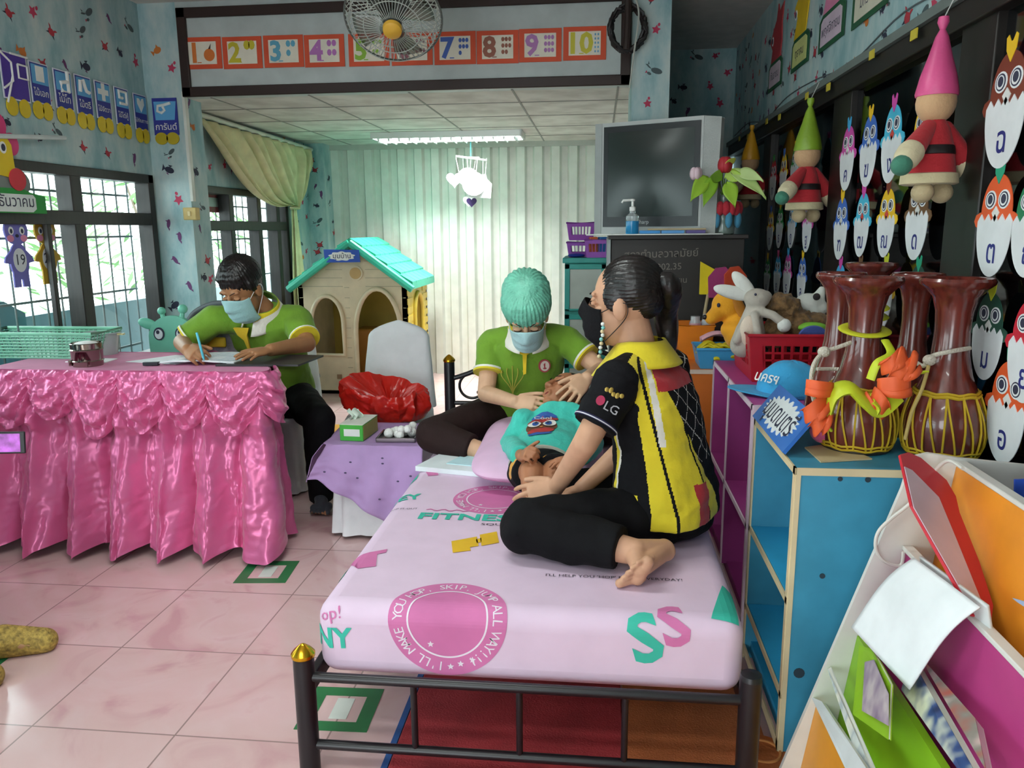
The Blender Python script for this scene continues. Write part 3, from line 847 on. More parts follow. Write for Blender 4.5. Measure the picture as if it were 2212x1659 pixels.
def heart(r): return [(r * 1.0 * (16 * math.sin(q) ** 3) / 16, r * (13 * math.cos(q) - 5 * math.cos(2 * q) - 2 * math.cos(3 * q) - math.cos(4 * q)) / 16) for q in np.linspace(0, 6.283, 29)[:-1]]
for pts, dx, dz, dy, nm, hexc in ((heart(.07), -.14, -.19, -.03, 'heart', 'f1f4f2'), (ov(0, 0, .09, .08, 18), -.03, -.17, .02, 'cloud', 'f1f4f2'), (ov(0, 0, .1, .1, 18), .03, -.23, -.05, 'cloud', 'f1f4f2'), ([(-.1, -.09), (.1, -.1), (.11, .02), (.07, .06), (.06, .1), (-.06, .09), (-.1, .06)], .07, -.25, -.02, 'cloud', 'f1f4f2'), (heart(.045), .0, -.38, 0, 'heart', '4a3470'), (heart(.05), -.03, -.37, .03, 'heart', 'f1f4f2')):
    M = frame(o + V((dx, dy, dz)), (1, .1, 0), (0, 0, 1)); MB().prism(pts, -.008, .008, 0, M).build(nm, P(hexc, .6), t, smooth=False, bevel=.003)

# ---------------------------------------------------------------- playhouse
X0, X1, Y0, Y1, ZE, ZA = -2.512, -1.58, 6.40, 7.18, .93, 1.24
XM = (X0 + X1) / 2 + .02


def hole(outer, hs):
    """outline with openings joined by a slit"""
    pts = list(outer)
    for h in hs:
        ar = sum(h[i][0] * h[(i + 1) % len(h)][1] - h[(i + 1) % len(h)][0] * h[i][1] for i in range(len(h)))
        if ar > 0: h = h[::-1]
        bi, bj = min(((i, j) for i in range(len(pts)) for j in range(len(h))), key=lambda q: (pts[q[0]][0] - h[q[1]][0]) ** 2 + (pts[q[0]][1] - h[q[1]][1]) ** 2)
        pts = pts[:bi + 1] + h[bj:] + h[:bj + 1] + pts[bi:]
    return pts


def arch(cx, z0, w, z1, n=14):
    h = z1 - z0; k = h * .45
    return [(cx - w, z0)] + [(cx - w * math.cos(math.pi * i / n), z1 - k + k * math.sin(math.pi * i / n)) for i in range(n + 1)] + [(cx + w, z0)]


t = thing('playhouse', 'cream plastic playhouse with a turquoise shingled roof by the back wall', 'playhouse', (XM, Y0, 0))
M_PH, M_YEL, M_TEAL = P('dccbaa', .45, bump=.08), P('e0c34c', .45), P('3cc0a0', .4)
Mf = frame((0, Y0, 0), (1, 0, 0), (0, 0, 1))
win, door = arch(-2.27, .34, .138, .84), arch(-1.83, .07, .195, .90)
wall = MB()
out = [(X0, 0), (X1, 0), (X1, ZE), (XM, ZA), (X0, ZE)]
wall.prism(hole(out, [win, door]), -.04, 0, 0, Mf)
for k in range(11):                                                  # weatherboard grooves
    z = .06 + k * .085
    for a, b in ((X0 + .01, -2.47), (-2.11, -2.07), (-1.61 - .0, X1 - .005)):
        if b - a > .02: wall.box(((a + b) / 2, Y0 - .0015, z), (b - a, .005, .005), 1)
for k in range(4):
    z = .92 + k * .07; hw = (ZA - z) / (ZA - ZE) * (X1 - X0) / 2 - .03
    for a, b in ((XM - hw, XM - .1), (XM + .1, XM + hw)): wall.box(((a + b) / 2, Y0 - .0015, z), (max(.01, b - a), .005, .005), 1)
wall.build('front_wall', [M_PH, P('b9ac90', .6)], t, smooth=False)
for nm, a, wd in (('window_frame', win, .035), ('door_frame', door, .04)):
    pts = [V((x, Y0 - .008, z)) for x, z in a]; MB().tube(pts + [pts[0]] if nm == 'window_frame' else pts, wd / 2, 10).build(nm, M_PH, t)
bt = MB(); bt.prism([(X0, 0), (X1, 0), (X1, ZE), (XM, ZA), (X0, ZE)], 0, .04, 0, frame((0, Y1, 0), (1, 0, 0), (0, 0, 1))); bt.build('back_wall', P('c7a94c', .5), t, smooth=False)
Ms = frame((X1, Y0, 0), (0, 1, 0), (0, 0, 1)); D = Y1 - Y0
sw = arch(D / 2, .4, .15, .84)
s = MB().prism(hole([(0, 0), (D, 0), (D, ZE), (0, ZE)], [sw]), -.04, 0, 0, Ms)
for k in range(12):
    for a, b in ((.01, .2), (D - .2, D - .01)): s.box(((a + b) / 2, .04 + k * .075, .002), (b - a, .05, .008), 0, Ms)
s.build('side_wall', M_YEL, t, smooth=False)
pts = [Ms @ V((x, z, .008)) for x, z in sw]; MB().tube(pts + [pts[0]], .02, 10).build('side_window_frame', M_YEL, t)
MB().prism([(0, 0), (D, 0), (D, ZE), (0, ZE)], 0, .04, 0, frame((X0, Y0, 0), (0, 1, 0), (0, 0, 1))).build('side_wall', M_PH, t, smooth=False)
MB().span((X0, Y0, 0), (X1, Y1, .03)).build('floor_panel', P('b98a4a', .5), t)
MB().span((-2.2, Y1 - .3, .03), (-1.7, Y1 - .06, .5)).build('bench', P('c98a3c', .5), t, bevel=.02)
for s, xe in ((-1, X0 - .055), (1, X1 + .07)):
    e, a = V((xe, 0, ZE - .03)), V((XM, 0, ZA + .03)); r = MB(); d = a - e; n = V((-d.z, 0, d.x)) * (1 if s < 0 else -1); n = n.normalized() * .0
    up = V((0, 0, .045))
    q = [e, a, a + up, e + up]
    r.add([V((p.x, Y0 - .07, p.z)) for p in q] + [V((p.x, Y1 + .03, p.z)) for p in q], [(0, 1, 2, 3), (7, 6, 5, 4), (0, 4, 5, 1), (1, 5, 6, 2), (2, 6, 7, 3), (3, 7, 4, 0)])
    for k in range(5):                                               # rows of shingles
        p0, p1 = lerp(e, a, k / 5) + up, lerp(e, a, (k + 1) / 5) + up
        for j in range(6):
            ya, yb = Y0 - .07 + j * .145 + .004 + .03 * (k % 2), Y0 - .07 + (j + 1) * .145 - .004 + .03 * (k % 2); yb = min(yb, Y1 + .03)
            r.add([(p0.x, ya, p0.z + .018), (p0.x, yb, p0.z + .018), (p1.x, yb, p1.z + .004), (p1.x, ya, p1.z + .004), (p0.x, ya, p0.z), (p0.x, yb, p0.z)], [(0, 1, 2, 3), (0, 4, 5, 1), (0, 3, 4), (1, 5, 2)])
    r.build('roof', M_TEAL, t, smooth=False)
    MB().tube([V((xe, Y0 - .075, ZE - .03)), V((XM, Y0 - .075, ZA + .04))], .035, 8, flat=.9).build('fascia', M_TEAL, t)
MB().disc((XM + .02, .98 + .05), .062, .062, 0, .012, 0, Mf).disc((XM + .02, 1.03), .048, .048, .012, .016, 1, Mf).build('emblem', [M_PH, P('c7a268', .5)], t, bevel=.003)
MB().prism([(-2.21, .13), (-2.17, .13), (-2.17, .17), (-2.21, .17)], 0, .008, 0, Mf).build('socket', P('9a7a58', .5), t, smooth=False)
Msn = frame(at(739, 553, y=Y0 - .1), (1, 0, 0), (0, -.1, 1))
t = thing('corner_sign', 'blue sign with a white cloud label on the playhouse gable', 'sign', Msn.translation)
MB().prism([(-.148, -.052), (.15, -.05), (.148, .05), (-.15, .054)], 0, .008, 0, Msn).build('sign_board', P('2b55b5', .5), t, smooth=False)
cloud = [(1 + .09 * math.sin(9 * q) * 1.0, q) for q in np.linspace(0, 6.283, 72)[:-1]]
MB().prism([(.105 * r * math.cos(q), .036 * r * math.sin(q)) for r, q in cloud], .008, .010, 0, Msn).build('cloud_label', M_WHITE, t, smooth=False)
MB().text('มุมบ้าน', .055, Msn, 0, .0108, .004).build('word', INK, t, smooth=False)
# ---------------------------------------------------------------- table with the pink satin skirting
ZT_ = .80
t = thing('folding_table', 'long folding table hidden under pink cloth and satin skirting', 'table', (-2.0, 3.35, 0))
MB().span((-2.62, 3.13, ZT_ - .045), (-1.62, 3.55, ZT_ - .008)).build('tabletop', P('8a6a50', .5), t, bevel=.004)
for x in (-2.55, -1.7):
    for y in (3.2, 3.5): MB().tube([(x, y, 0), (x, y, ZT_ - .045)], .014, 8).build('leg', P('777a7c', .3, metal=.8), t)
M_SATIN = mat('pink_satin', 'df72a4', .33, var=.04, sheen=.4, bump=.12, bscale=28)
M_SATIN.node_tree.nodes['Principled BSDF'].inputs['Sheen Roughness'].default_value = .3
M_SATIN.node_tree.nodes['Principled BSDF'].inputs['Metallic'].default_value = .30
t = thing('tablecloth', 'pink cloth with gathered satin skirting around the table where the man writes', 'tablecloth', (-2.0, 3.3, 0))
TX0, TX1, TY0, TY1 = -2.66, -1.345, 3.10, 3.58


def rim(s):
    p, n = rim0(s); p.x -= .30 * (p.y - TY0) / (TY1 - TY0) * max(0, min(1, (p.x + 2.3) / .7)); return p, n


def rim0(s):
    """point and outward normal along front edge, right end and back of the table"""
    r = .10; L1 = TX1 - r - TX0; L2 = math.pi * r / 2; L3 = TY1 - TY0 - 2 * r
    if s < L1: return V((TX0 + s, TY0, 0)), V((0, -1, 0))
    s -= L1
    if s < L2: a = s / r; return V((TX1 - r + r * math.sin(a), TY0 + r - r * math.cos(a), 0)), V((math.sin(a), -math.cos(a), 0))
    s -= L2
    if s < L3: return V((TX1, TY0 + r + s, 0)), V((1, 0, 0))
    s -= L3
    if s < L2: a = s / r; return V((TX1 - r + r * math.cos(a), TY1 - r + r * math.sin(a), 0)), V((math.cos(a), math.sin(a), 0))
    s -= L2
    return V((TX1 - r - s, TY1, 0)), V((0, 1, 0))


LTOT = (TX1 - .1 - TX0) * 2 + math.pi * .1 + (TY1 - TY0 - .2)
pts = [rim(LTOT * k / 160)[0] for k in range(161)]
MB().prism([(p.x, p.y) for p in pts], ZT_ - .006, ZT_, 0).build('cloth_top', mat('pink_cloth', 'cf86a8', .75, bump=.1), t, smooth=False)
PER = .20


def skirt(u, v):
    s = u * LTOT; p, n = rim(s); k = s / PER
    a = 2 * math.pi * k + .8 * nz(k * .7, 3)
    fl = .015 + .135 * v ** 1.15
    pl = math.sin(a) * (.014 + .050 * v) + .010 * math.sin(2.7 * a + 3 * nz(k, v * 2)) * (.4 + v) + .016 * nz(k * 3.2, v * 3.5) + .010 * nz(k * 7, v * 6, 2)
    kn = math.exp(-((v - .27) / .05) ** 2) * (math.exp(-((k % 1 - .25) / .16) ** 2))          # the knots the gathers hang from
    pl += .035 * kn - .02 * math.exp(-((v - .36) / .05) ** 2) * (1 - math.exp(-((k % 1 - .25) / .2) ** 2)) + .012 * nz(s * 40, v * 45) * math.exp(-((v - .2) / .14) ** 2)
    pl += (.008 * nz(s * 50, v * 9, 1) + .005 * nz(s * 30 + 9, v * 40) + .014 * nz(s * 15, v * 6, 6) + .010 * v * nz(s * 34, v * 5, 11) + .006 * v * nz(s * 70 + v * 12, v * 22, 3)) * min(1, v * 5); e = .3 + .7 * max(0, -n.y)
    q = p + n * (fl * e + pl * min(1, v * 6 + .12) * (.6 + .4 * e))
    tg = V((-n.y, n.x, 0)); q += tg * (.012 * math.sin(a * 2) * v)
    q.z = ZT_ + .002 - v * (ZT_ - .035 + .018 * math.sin(a + .6) * v - .0)
    return q


MB().grid(skirt, 620, 90).build('skirting', M_SATIN, t)


def swag(u, v):
    s = u * LTOT * .72 + .02; p, n = rim(s); k = s / PER - .25; f = k % 1
    drop = .13 + (.12 + .09 * nz(math.floor(k) * 1.7)) * math.sin(math.pi * f) ** .6
    fold = .013 * math.sin(v * 20 + 5 * (f - .5) ** 2 * 8) * math.sin(math.pi * f) + .012 * nz(s * 30, v * 8)
    out = .03 + .075 * math.sin(math.pi * min(1, v * .8 + .08)) * (.45 + .55 * math.sin(math.pi * f)) + fold + .02 * v + .012 * nz(s * 60, v * 10, 4) + .014 * nz(s * 24, v * 9, 8)
    out *= .55 + .45 * max(0, -n.y)
    q = p + n * out; q.z = ZT_ + .004 - v * drop - .008 * nz(s * 22, v * 5)
    return q


MB().grid(swag, 480, 30).build('swag', M_SATIN, t)

# things on the table
c = V((-2.62, 3.47, ZT_)); t = thing('lattice_basket', 'pale green lattice basket on the pink table', 'basket', c)
M_MINT = mat('mint_plastic', '8fd6b8', .35, trans=.35)
b = MB(); w, d, h = .30, .115, .115
for k in range(9): z = ZT_ + .004 + k * h / 8; f = .86 + .14 * k / 8; b.tube([c + V((sx * w * f, sy * d * f, z - ZT_)) for sx, sy in ((-1, -1), (1, -1), (1, 1), (-1, 1))], .0045 if k < 8 else .009, 6, closed=True)
for k in range(26):
    for sy in (-1, 1): x = -w + 2 * w * k / 25; b.tube([c + V((x * .86, sy * d * .86, .004)), c + V((x, sy * d, h))], .003, 5)
for k in range(10):
    for sx in (-1, 1): y = -d + 2 * d * k / 9; b.tube([c + V((sx * w * .86, y * .86, .004)), c + V((sx * w, y, h))], .003, 5)
b.build('lattice', M_MINT, t); MB().span(c + V((-.26, -.1, .002)), c + V((.26, .1, .006))).build('base', M_MINT, t)
c = V((-2.385, 3.53, ZT_)); t = thing('plastic_tub', 'clear plastic tub with a pale rim behind the steel canister', 'tub', c)
MB().lathe([(.062, .001), (.064, .0), (.078, .10), (.088, .104), (.086, .108), (.074, .102), (.06, .004)], 28, 0, Matrix.Translation(c)).build('tub_wall', mat('milky_plastic', 'e6f0f2', .2, trans=.5), t)
MB().box(c + V((.098, 0, .098)), (.03, .02, .008)).build('handle', P('d6d29a', .4), t)
c = V((-2.25, 3.21, ZT_)); t = thing('steel_canister', 'stacked steel canister with polished bands on the pink table', 'canister', c)
M_STEEL = mat('polished_steel', '9a9288', .12, metal=1.0, var=.05)
MB().lathe([(.058, .004), (.062, .0), (.064, .02), (.067, .024), (.064, .028), (.065, .068), (.069, .073), (.065, .078), (.066, .1), (.062, .103), (.06, .06), (0, .06)], 40, 0, Matrix.Translation(c)).build('canister_wall', M_STEEL, t)
MB().ell(c + V((0, 0, .088)), (.056, .056, .022)).build('cotton_filling', P('eef0ee', .9), t)
for a in (.9, 2.4): MB().tube([c + V((.068 * math.cos(-a), .068 * math.sin(-a), .005)), c + V((.069 * math.cos(-a), .069 * math.sin(-a), .03))], .008, 6).build('clip', M_STEEL, t)
c = V((-2.31, 3.33, ZT_)); tag(MB().prism([(-.1, -.05), (.1, -.055), (.09, .05), (-.06, .05)], 0, .004, 0, Matrix.Translation(c)).build('folded_napkin', P('eceff0', .8), smooth=False), 'small white folded napkin beside the lattice basket', 'napkin')
M_PAP = P('e8eff3', .7)
c = V((-1.93, 3.38, ZT_))
def page(pts, z0, z1, name, lab, cat='paper', m=None, grp=None):
    o = MB().prism(pts, z0, z1).build(name, m or M_PAP, smooth=False, bevel=.0008); return tag(o, lab, cat, grp)
page([(-2.13, 3.30), (-1.86, 3.25), (-1.80, 3.47), (-2.0, 3.50)], ZT_ + .001, ZT_ + .003, 'paper_sheet', 'loose white sheet lying under the writing hand, left of the open book')
t = thing('record_book', 'open white record book with a dark spine clip under the writing hand', 'book', (-1.75, 3.36, ZT_))
def leafs(u, v): return V((-1.92 + .33 * u + .04 * v, 3.215 + .25 * v + .03 * u, ZT_ + .012 + .010 * math.sin(math.pi * min(1, u * 1.15)) + .004 * nz(u * 4, v * 3)))
MB().grid(leafs, 30, 14).build('pages', M_PAP, t, solid=.006)
l = MB()
for k in range(9): l.tube([leafs(.06, .1 + .09 * k) + V((0, 0, .0038)), leafs(.5, .1 + .09 * k) + V((0, 0, .0038)), leafs(.92, .1 + .09 * k) + V((0, 0, .0038))], .0007, 4)
l.build('ruled_line', P('9fb0bf', .7), t)
MB().box((-1.955, 3.215, ZT_ + .01), (.07, .022, .016), rz=.1).build('clip', P('20242c', .4), t, bevel=.003)
t = thing('black_folder', 'black folder overhanging the right corner of the pink table', 'folder', (-1.45, 3.36, ZT_))
MB().prism([(-1.66, 3.215), (-1.29, 3.235), (-1.27, 3.50), (-1.60, 3.52)], ZT_ + .001, ZT_ + .009).build('cover', P('2a2a2c', .45), t, bevel=.002)
MB().prism([(-1.62, 3.24), (-1.585, 3.24), (-1.56, 3.5), (-1.59, 3.5)], ZT_ + .009, ZT_ + .014).build('clip_bar', P('c4c8ca', .3), t, bevel=.001)

# ---------------------------------------------------------------- child's chairs behind the table
c = at(375, 728, y=4.1); M = frame(c, (1, .1, 0), (0, .05, 1)); t = thing('animal_chair', 'mint green animal faced child chair behind the table', 'chair', (c.x, c.y + .1, 0))
M_MG = P('74c8ae', .4)
b = MB().prism(ov(0, 0, .13, .12, 28) if 0 else [(.13 * math.cos(q), .12 * math.sin(q) if math.sin(q) > 0 else .36 * math.sin(q)) for q in np.linspace(0, 6.283, 40)[:-1]], -.02, .02, 0, M)
b.build('chair_back', M_MG, t, bevel=.008)
for s, dx, dz, r in ((-1, -.045, .13, .022), (1, .05, .14, .026)):
    MB().tube([M @ V((dx, .09, 0)), M @ V((dx + s * .01, dz, 0))], [.016, .012], 8).ell(M @ V((dx + s * .012, dz + .015, 0)), r).build('horn', M_MG, t)
for s in (-1, 1): MB().ell((0, 0, 0), (.055, .03, .015), 0, M @ Matrix.Translation((s * .14, .075, 0)) @ Matrix.Rotation(s * .3, 4, 'Z')).build('ear', M_MG, t)
for s in (-1, 1): MB().disc((s * .06 - .01, .02), .03, .036, .02, .024, 0, M).disc((s * .06 - .01, .018), .022, .027, .024, .027, 1, M).disc((s * .06 - .014, .03), .009, .011, .027, .029, 0, M).build('eye', [INK, P('dfe8ee', .4)], t, smooth=False)
MB().box((c.x, c.y + .17, .36), (.3, .3, .03)).build('seat', M_MG, t, bevel=.01)
for sx in (-.12, .12):
    for sy in (.05, .28): MB().tube([(c.x + sx, c.y + sy, 0), (c.x + sx * .9, c.y + sy, .36)], .018, 8).build('leg', M_MG, t)
c = at(462, 748, y=3.74); t = thing('toy_bag', 'grey striped toy bag with a yellow scalloped flap behind the writing arm', 'bag', (c.x, c.y, .2))
MB().ell((c.x + .02, c.y + .02, .74), (.12, .055, .15), 0).build('bag_body', P('8d8796', .8, var=.3, vscale=30), t)
f = MB()
for k in range(6): f.ell((c.x - .07 + k * .034, c.y - .03, .855 + .014 * k), .02)
f.build('flap_edge', P('dfd79a', .7), t)
MB().box((c.x + .0, c.y - .03, .835), (.16, .02, .05), rz=.0).build('flap', P('dcbc2a', .6), t, bevel=.008)
MB().span((c.x - .1, c.y - .03, .0), (c.x + .12, c.y + .07, .60)).build('bag_stand', P('77706f', .7), t, bevel=.02)
c = V((-2.12, 4.62, 0)); t = thing('grey_chair', 'grey round backed chair partly hidden behind the man', 'chair', c)
pts = [at(px, py, y=4.6) for px, py in ((396, 735), (410, 690), (432, 668), (470, 655), (520, 660))]
MB().tube(spline(pts), .018, 10).build('back_frame', P('5e6366', .5), t)
MB().box(c + V((.1, .1, .44)), (.42, .4, .04)).build('seat', P('6b7073', .6), t, bevel=.015)
for sx in (-.09, .29):
    for sy in (-.08, .28): MB().tube([c + V((sx, sy, 0)), c + V((sx, sy, .44))], .013, 8).build('leg', P('5e6366', .5), t)

# ---------------------------------------------------------------- covered chairs
M_COVER = mat('white_cover_cloth', 'e9ecef', .8, var=.04, bump=.3, bscale=22)


def covered_chair(c, lab, rz=0, h=.88):
    """chair under a white cloth cover; faces -y"""
    t = thing('covered_chair', lab, 'chair', c, group='chairs under white cloth covers')
    M = Matrix.Translation(c) @ Matrix.Rotation(rz, 4, 'Z')
    sec = []
    b = MB()

    def back(u, v):
        a = 2 * math.pi * u; ca, sa = math.cos(a), math.sin(a)
        top = 1 - v ** 6 * .0
        w = (.215 - .05 * v) * (1 - max(0, (v - .8) / .2) ** 2.4 * .93); d = .045 * (1 - max(0, (v - .85) / .15) ** 2 * .85) + .02 * (1 - v)
        x = w * math.copysign(abs(ca) ** .6, ca); y = .2 + d * math.copysign(abs(sa) ** .7, sa) + .06 * v + .006 * nz(x * 14, v * 6, ca)
        return M @ V((x, y, .40 + (h - .40) * v))
    b.grid(back, 56, 30, closed=True); o = len(b.v); b.f.append(tuple(range(o - 56, o))); b.m.append(0)
    b.build('back_cover', M_COVER, t)

    def sk(u, v):
        a = 2 * math.pi * u; ca, sa = math.cos(a), math.sin(a)
        e = lambda q, p: math.copysign(abs(q) ** p, q)
        if v < .12: r = v / .12; z = .41
        else: r = 1 + .1 * (v - .12); z = .41 - .40 * (v - .12) / .88
        f = 1 + (.03 * math.sin(a * 13) + .03 * nz(ca * 4, sa * 4, v)) * max(0, v - .2)
        return M @ V((.215 * e(ca, .45) * r * f, .01 + .225 * e(sa, .45) * r * f, z))
    MB().grid(sk, 90, 26, closed=True).build('seat_cover', M_COVER, t)
    return t


covered_chair(V((-1.115, 4.05, 0)), 'white covered chair holding the red plastic bag')
covered_chair(V((-1.77, 4.02, 0)), 'white covered chair the writing man sits on', 0.0, .80)

# red plastic bag on the chair seat
c = V((-1.06, 3.88, .416)); t = thing('plastic_bag', 'crumpled red plastic bag on the white covered chair', 'bag', c)


def bag(u, v):
    """film bag: bulging sides, mouth folded in, one side of the mouth flared up and out"""
    a = 2 * math.pi * u; ca, sa = math.cos(a), math.sin(a)
    lip = .035 * max(0, -ca - .2) + .05 * max(0, math.cos(a - 1.9)) + .035 * nz(ca * 2, sa * 2, 9)
    if v < .7: w = v / .7; r = .165 + .05 * math.sin(math.pi * w * .8) - .02 * w; z = .004 + (.14 + lip) * w
    else: w = (v - .7) / .3; r = .175 - .13 * w; z = .144 + lip - (.09 + lip * .8) * w
    rg = lambda f, k: 1 - 2 * abs(nz(ca * f + k, sa * f, v * f * .8))
    n = .034 * rg(1.9, 0) + .014 * rg(4.3, 4) + .004 * rg(9, 7) - .03
    r += n * min(1, v * 3 + .3) + (.09 * max(0, -ca) * max(0, w if v < .7 else 1 - w) if 1 else 0)
    return c + V((r * ca, r * sa * .72, max(.004, z + .012 * rg(4, 2) * v)))


MB().grid(bag, 150, 60, closed=True).build('bag_film', mat('red_plastic_film', 'd4261c', .25, trans=.12, bump=.25, bscale=30), t, solid=.0015)

# stool under white cloth, purple cloth on top
ZST = .44
t = thing('draped_stool', 'low stool draped in white cloth beside the bed', 'stool', (-.99, 3.47, 0))
MB().span((-1.17, 3.3, .03), (-.79, 3.66, ZST - .02)).build('stool_body', P('8a7a66', .6), t)


def drape(u, v, hw=.205, hd=.20, cx=-.98, cy=3.47, zt=ZST - .012, drop=.41, fl=.05):
    a = 2 * math.pi * u; e = lambda q, p: math.copysign(abs(q) ** p, q); ca, sa = e(math.cos(a), .4), e(math.sin(a), .4)
    if v < .3: r = v / .3; return V((cx + hw * ca * r, cy + hd * sa * r, zt))
    w = (v - .3) / .7; f = 1 + fl * w * 3 * (.5 + .5 * math.sin(a * 9 + 2 * nz(ca * 2, sa * 2))) + .01 * w
    return V((cx + hw * ca * f, cy + hd * sa * f, zt - drop * w))


MB().grid(drape, 110, 34, closed=True).build('white_drape', M_COVER, t)
t = thing('purple_cloth', 'lilac cloth draped over the white stool, one corner hanging in front', 'cloth', (-.99, 3.47, ZST))
PC = [(-1.235, 3.70, ZST), (-.70, 3.70, ZST), (-.70, 3.28, ZST), (-1.20, 3.28, ZST)]


def pcloth(u, v):
    """top sheet, then a front flap that hangs lowest to the right of its middle"""
    x = -1.195 + .44 * u
    if v < .5: y = 3.68 - .415 * v / .5; z = ZST + .003 + .002 * nz(u * 6, v * 6); return V((x - .02 * (1 - u), y, z))
    w = (v - .5) / .5
    tri = .13 + .20 * max(0, 1 - abs(u - .70) / .62) - .05 * max(0, (u - .8) / .2)
    y = 3.265 - .05 * min(1, w * 3) - .035 * w - .014 * math.sin(u * 22 + w * 3) * w - .01 * nz(u * 7, w * 5)
    return V((x - .05 * (1 - u) * w + .03 * w * (u - .5), y, ZST + .002 - tri * w - .008 * min(1, w * 4)))


M_LIL = mat('lilac_cloth', 'b393c6', .8, var=.05, bump=.1)
MB().grid(pcloth, 60, 50).build('cloth_sheet', M_LIL, t, solid=.003)


def pside(u, v): return V((-1.215 - .03 * min(1, v * 3) - .05 * v + .006 * math.sin(u * 20) * v, 3.68 - .42 * u - .02 * v, ZST + .001 - (.05 + .12 * u) * v))


MB().grid(pside, 30, 16).build('side_flap', M_LIL, t, solid=.003)
m = MB(); rnd = random.Random(3)
for k in range(9):
    p = pcloth(rnd.uniform(.1, .9), rnd.uniform(.55, .9)); m.ell(p + V((0, -.003, 0)), (.006, .002, .004))
m.build('print_mark', P('54486a', .7), t)
c = V((-1.09, 3.42, ZST + .006)); M = Matrix.Translation(c) @ Matrix.Rotation(-.06, 4, 'Z')
t = thing('tissue_box', 'green and white tissue box on the lilac cloth', 'tissue box', c)
MB().span((-.055, -.1, 0), (.055, .1, .075), 0, M).build('box_body', P('3fae3a', .45), t, bevel=.002)
MB().span((-.0555, -.1005, .0745), (.0555, .1005, .0765), 0, M).build('lid', P('e6e9df', .5), t, smooth=False)
MB().span((.0552, -.095, .004), (.0562, .095, .07), 0, M).build('side_print', P('a9a25a', .6), t, smooth=False)
MB().span((-.035, -.1012, .022), (.04, -.1002, .055), 0, M).build('front_label', P('dfe6e0', .5), t, smooth=False)
def tis(u, v): return M @ V((-.02 + .035 * (u - .5) + .012 * math.sin(v * 5), .01 + .05 * (u - .5) + .01 * math.sin(u * 9), .076 + .045 * v + .006 * math.sin(u * 12)))
MB().grid(tis, 16, 8).build('tissue', P('d5e3d6', .8), t, solid=.001)
c = V((-.895, 3.39, ZST + .006)); M = Matrix.Translation(c) @ Matrix.Rotation(.05, 4, 'Z'); t = thing('dressing_tray', 'steel edged tray of cotton balls on the lilac cloth', 'tray', c)
b = MB().span((-.085, -.075, 0), (.085, .075, .004), 0, M)
for lo, hi in (((-.09, -.08, 0), (.09, -.072, .02)), ((-.09, .072, 0), (.09, .08, .02)), ((-.09, -.08, 0), (-.082, .08, .02)), ((.082, -.08, 0), (.09, .08, .02))): b.span(lo, hi, 0, M)
b.build('tray_pan', mat('dark_steel', '6a6268', .25, metal=.9), t, bevel=.002)
rnd = random.Random(5)
for k in range(11):
    x, y, z = rnd.uniform(-.05, .06), rnd.uniform(-.04, .05), .022 + (.026 if k > 7 else 0)
    o = MB().ell(M @ V((x, y, z)), rnd.uniform(.018, .023)).build('cotton_ball', P('f2f3f0', .95, bump=.5, bscale=120)); tag(o, 'white cotton ball in the pile on the steel edged tray', 'cotton ball', 'cotton balls on the tray')

# ---------------------------------------------------------------- bed
BX0, BX1, BF, BH, BZ = -.70, .364, 1.755, 3.70, .46
M_BLK = mat('black_tube', '19181c', .35, var=.05)
M_GOLD = mat('gold_cap', 'd8a92a', .22, metal=1.0)
t = thing('bed_frame', 'black metal bed frame with gold capped posts in the foreground', 'bed', ((BX0 + BX1) / 2, 2.7, 0))


def post(x, y, z, cap=True):
    MB().tube([(x, y, .0125 if x > 0 and y < 2 else 0), (x, y, z)], .0265, 20).build('post', M_BLK, t)
    if cap: MB().lathe([(.0265, -.004), (.030, 0), (.030, .008), (.022, .018), (.008, .030), (0, .034)], 24, 0, Matrix.Translation((x, y, z))).build('cap', M_GOLD, t)


FX0, FX1, FY = -.722, .372, 1.725
post(FX0, FY, .335); post(FX1, FY, .335, False)
MB().lathe([(.0265, 0), (.024, .012), (0, .018)], 20, 0, Matrix.Translation((FX1, FY, .335))).build('cap', M_BLK, t)
for z in (.278, .088): MB().tube([(FX0, FY, z), (FX1, FY, z)], .0125, 12).build('foot_rail', M_BLK, t)
for px in (895, 1122, 1350):
    x = at(px, 1540, y=FY).x; MB().tube([(x, FY, .09), (x, FY, .276)], .0085, 10).build('spindle', M_BLK, t)
post(FX0, BH + .045, .745); post(FX1, BH + .045, .745, False)
for x in (FX0, FX1): MB().span((x - .012, FY, .215), (x + .012, BH + .04, .262)).build('side_rail', M_BLK, t, bevel=.004)
YHd = BH + .045
MB().tube(bez((FX0, YHd, .655), (FX0 + .2, YHd, .70), (FX0 + .3, YHd, .83), (FX0 + .545, YHd, .83)) + bez((FX0 + .545, YHd, .83), (FX0 + .79, YHd, .83), (FX1 - .2, YHd, .70), (FX1, YHd, .655))[1:], .012, 10).build('head_rail', M_BLK, t)
MB().tube([(FX0, YHd, .535), (FX1, YHd, .535)], .011, 10).build('head_rail', M_BLK, t)
for s, x0 in ((1, FX0 + .115), (-1, FX1 - .115)):
    q = [(x0 + s * .075 * (1 - .25 * k / 26) * math.cos(R(30 + 300 * k / 26)), YHd, .618 + .072 * (1 - .25 * k / 26) * math.sin(R(30 + 300 * k / 26))) for k in range(27)]
    MB().tube(q + [(x0 + s * .02, YHd, .59)], .007, 8).build('scroll', M_BLK, t)
for x in (-.33, -.0): MB().tube([(x, YHd, .535), (x, YHd, .82)], .008, 8).build('spindle', M_BLK, t)
for k in range(10): MB().span((FX0 + .012, 1.85 + k * .195, .235), (FX1 - .012, 1.89 + k * .195, .247)).build('slat', P('3a3230', .6), t)

# mattress under a printed sheet
RB = .05
SM = 0.252


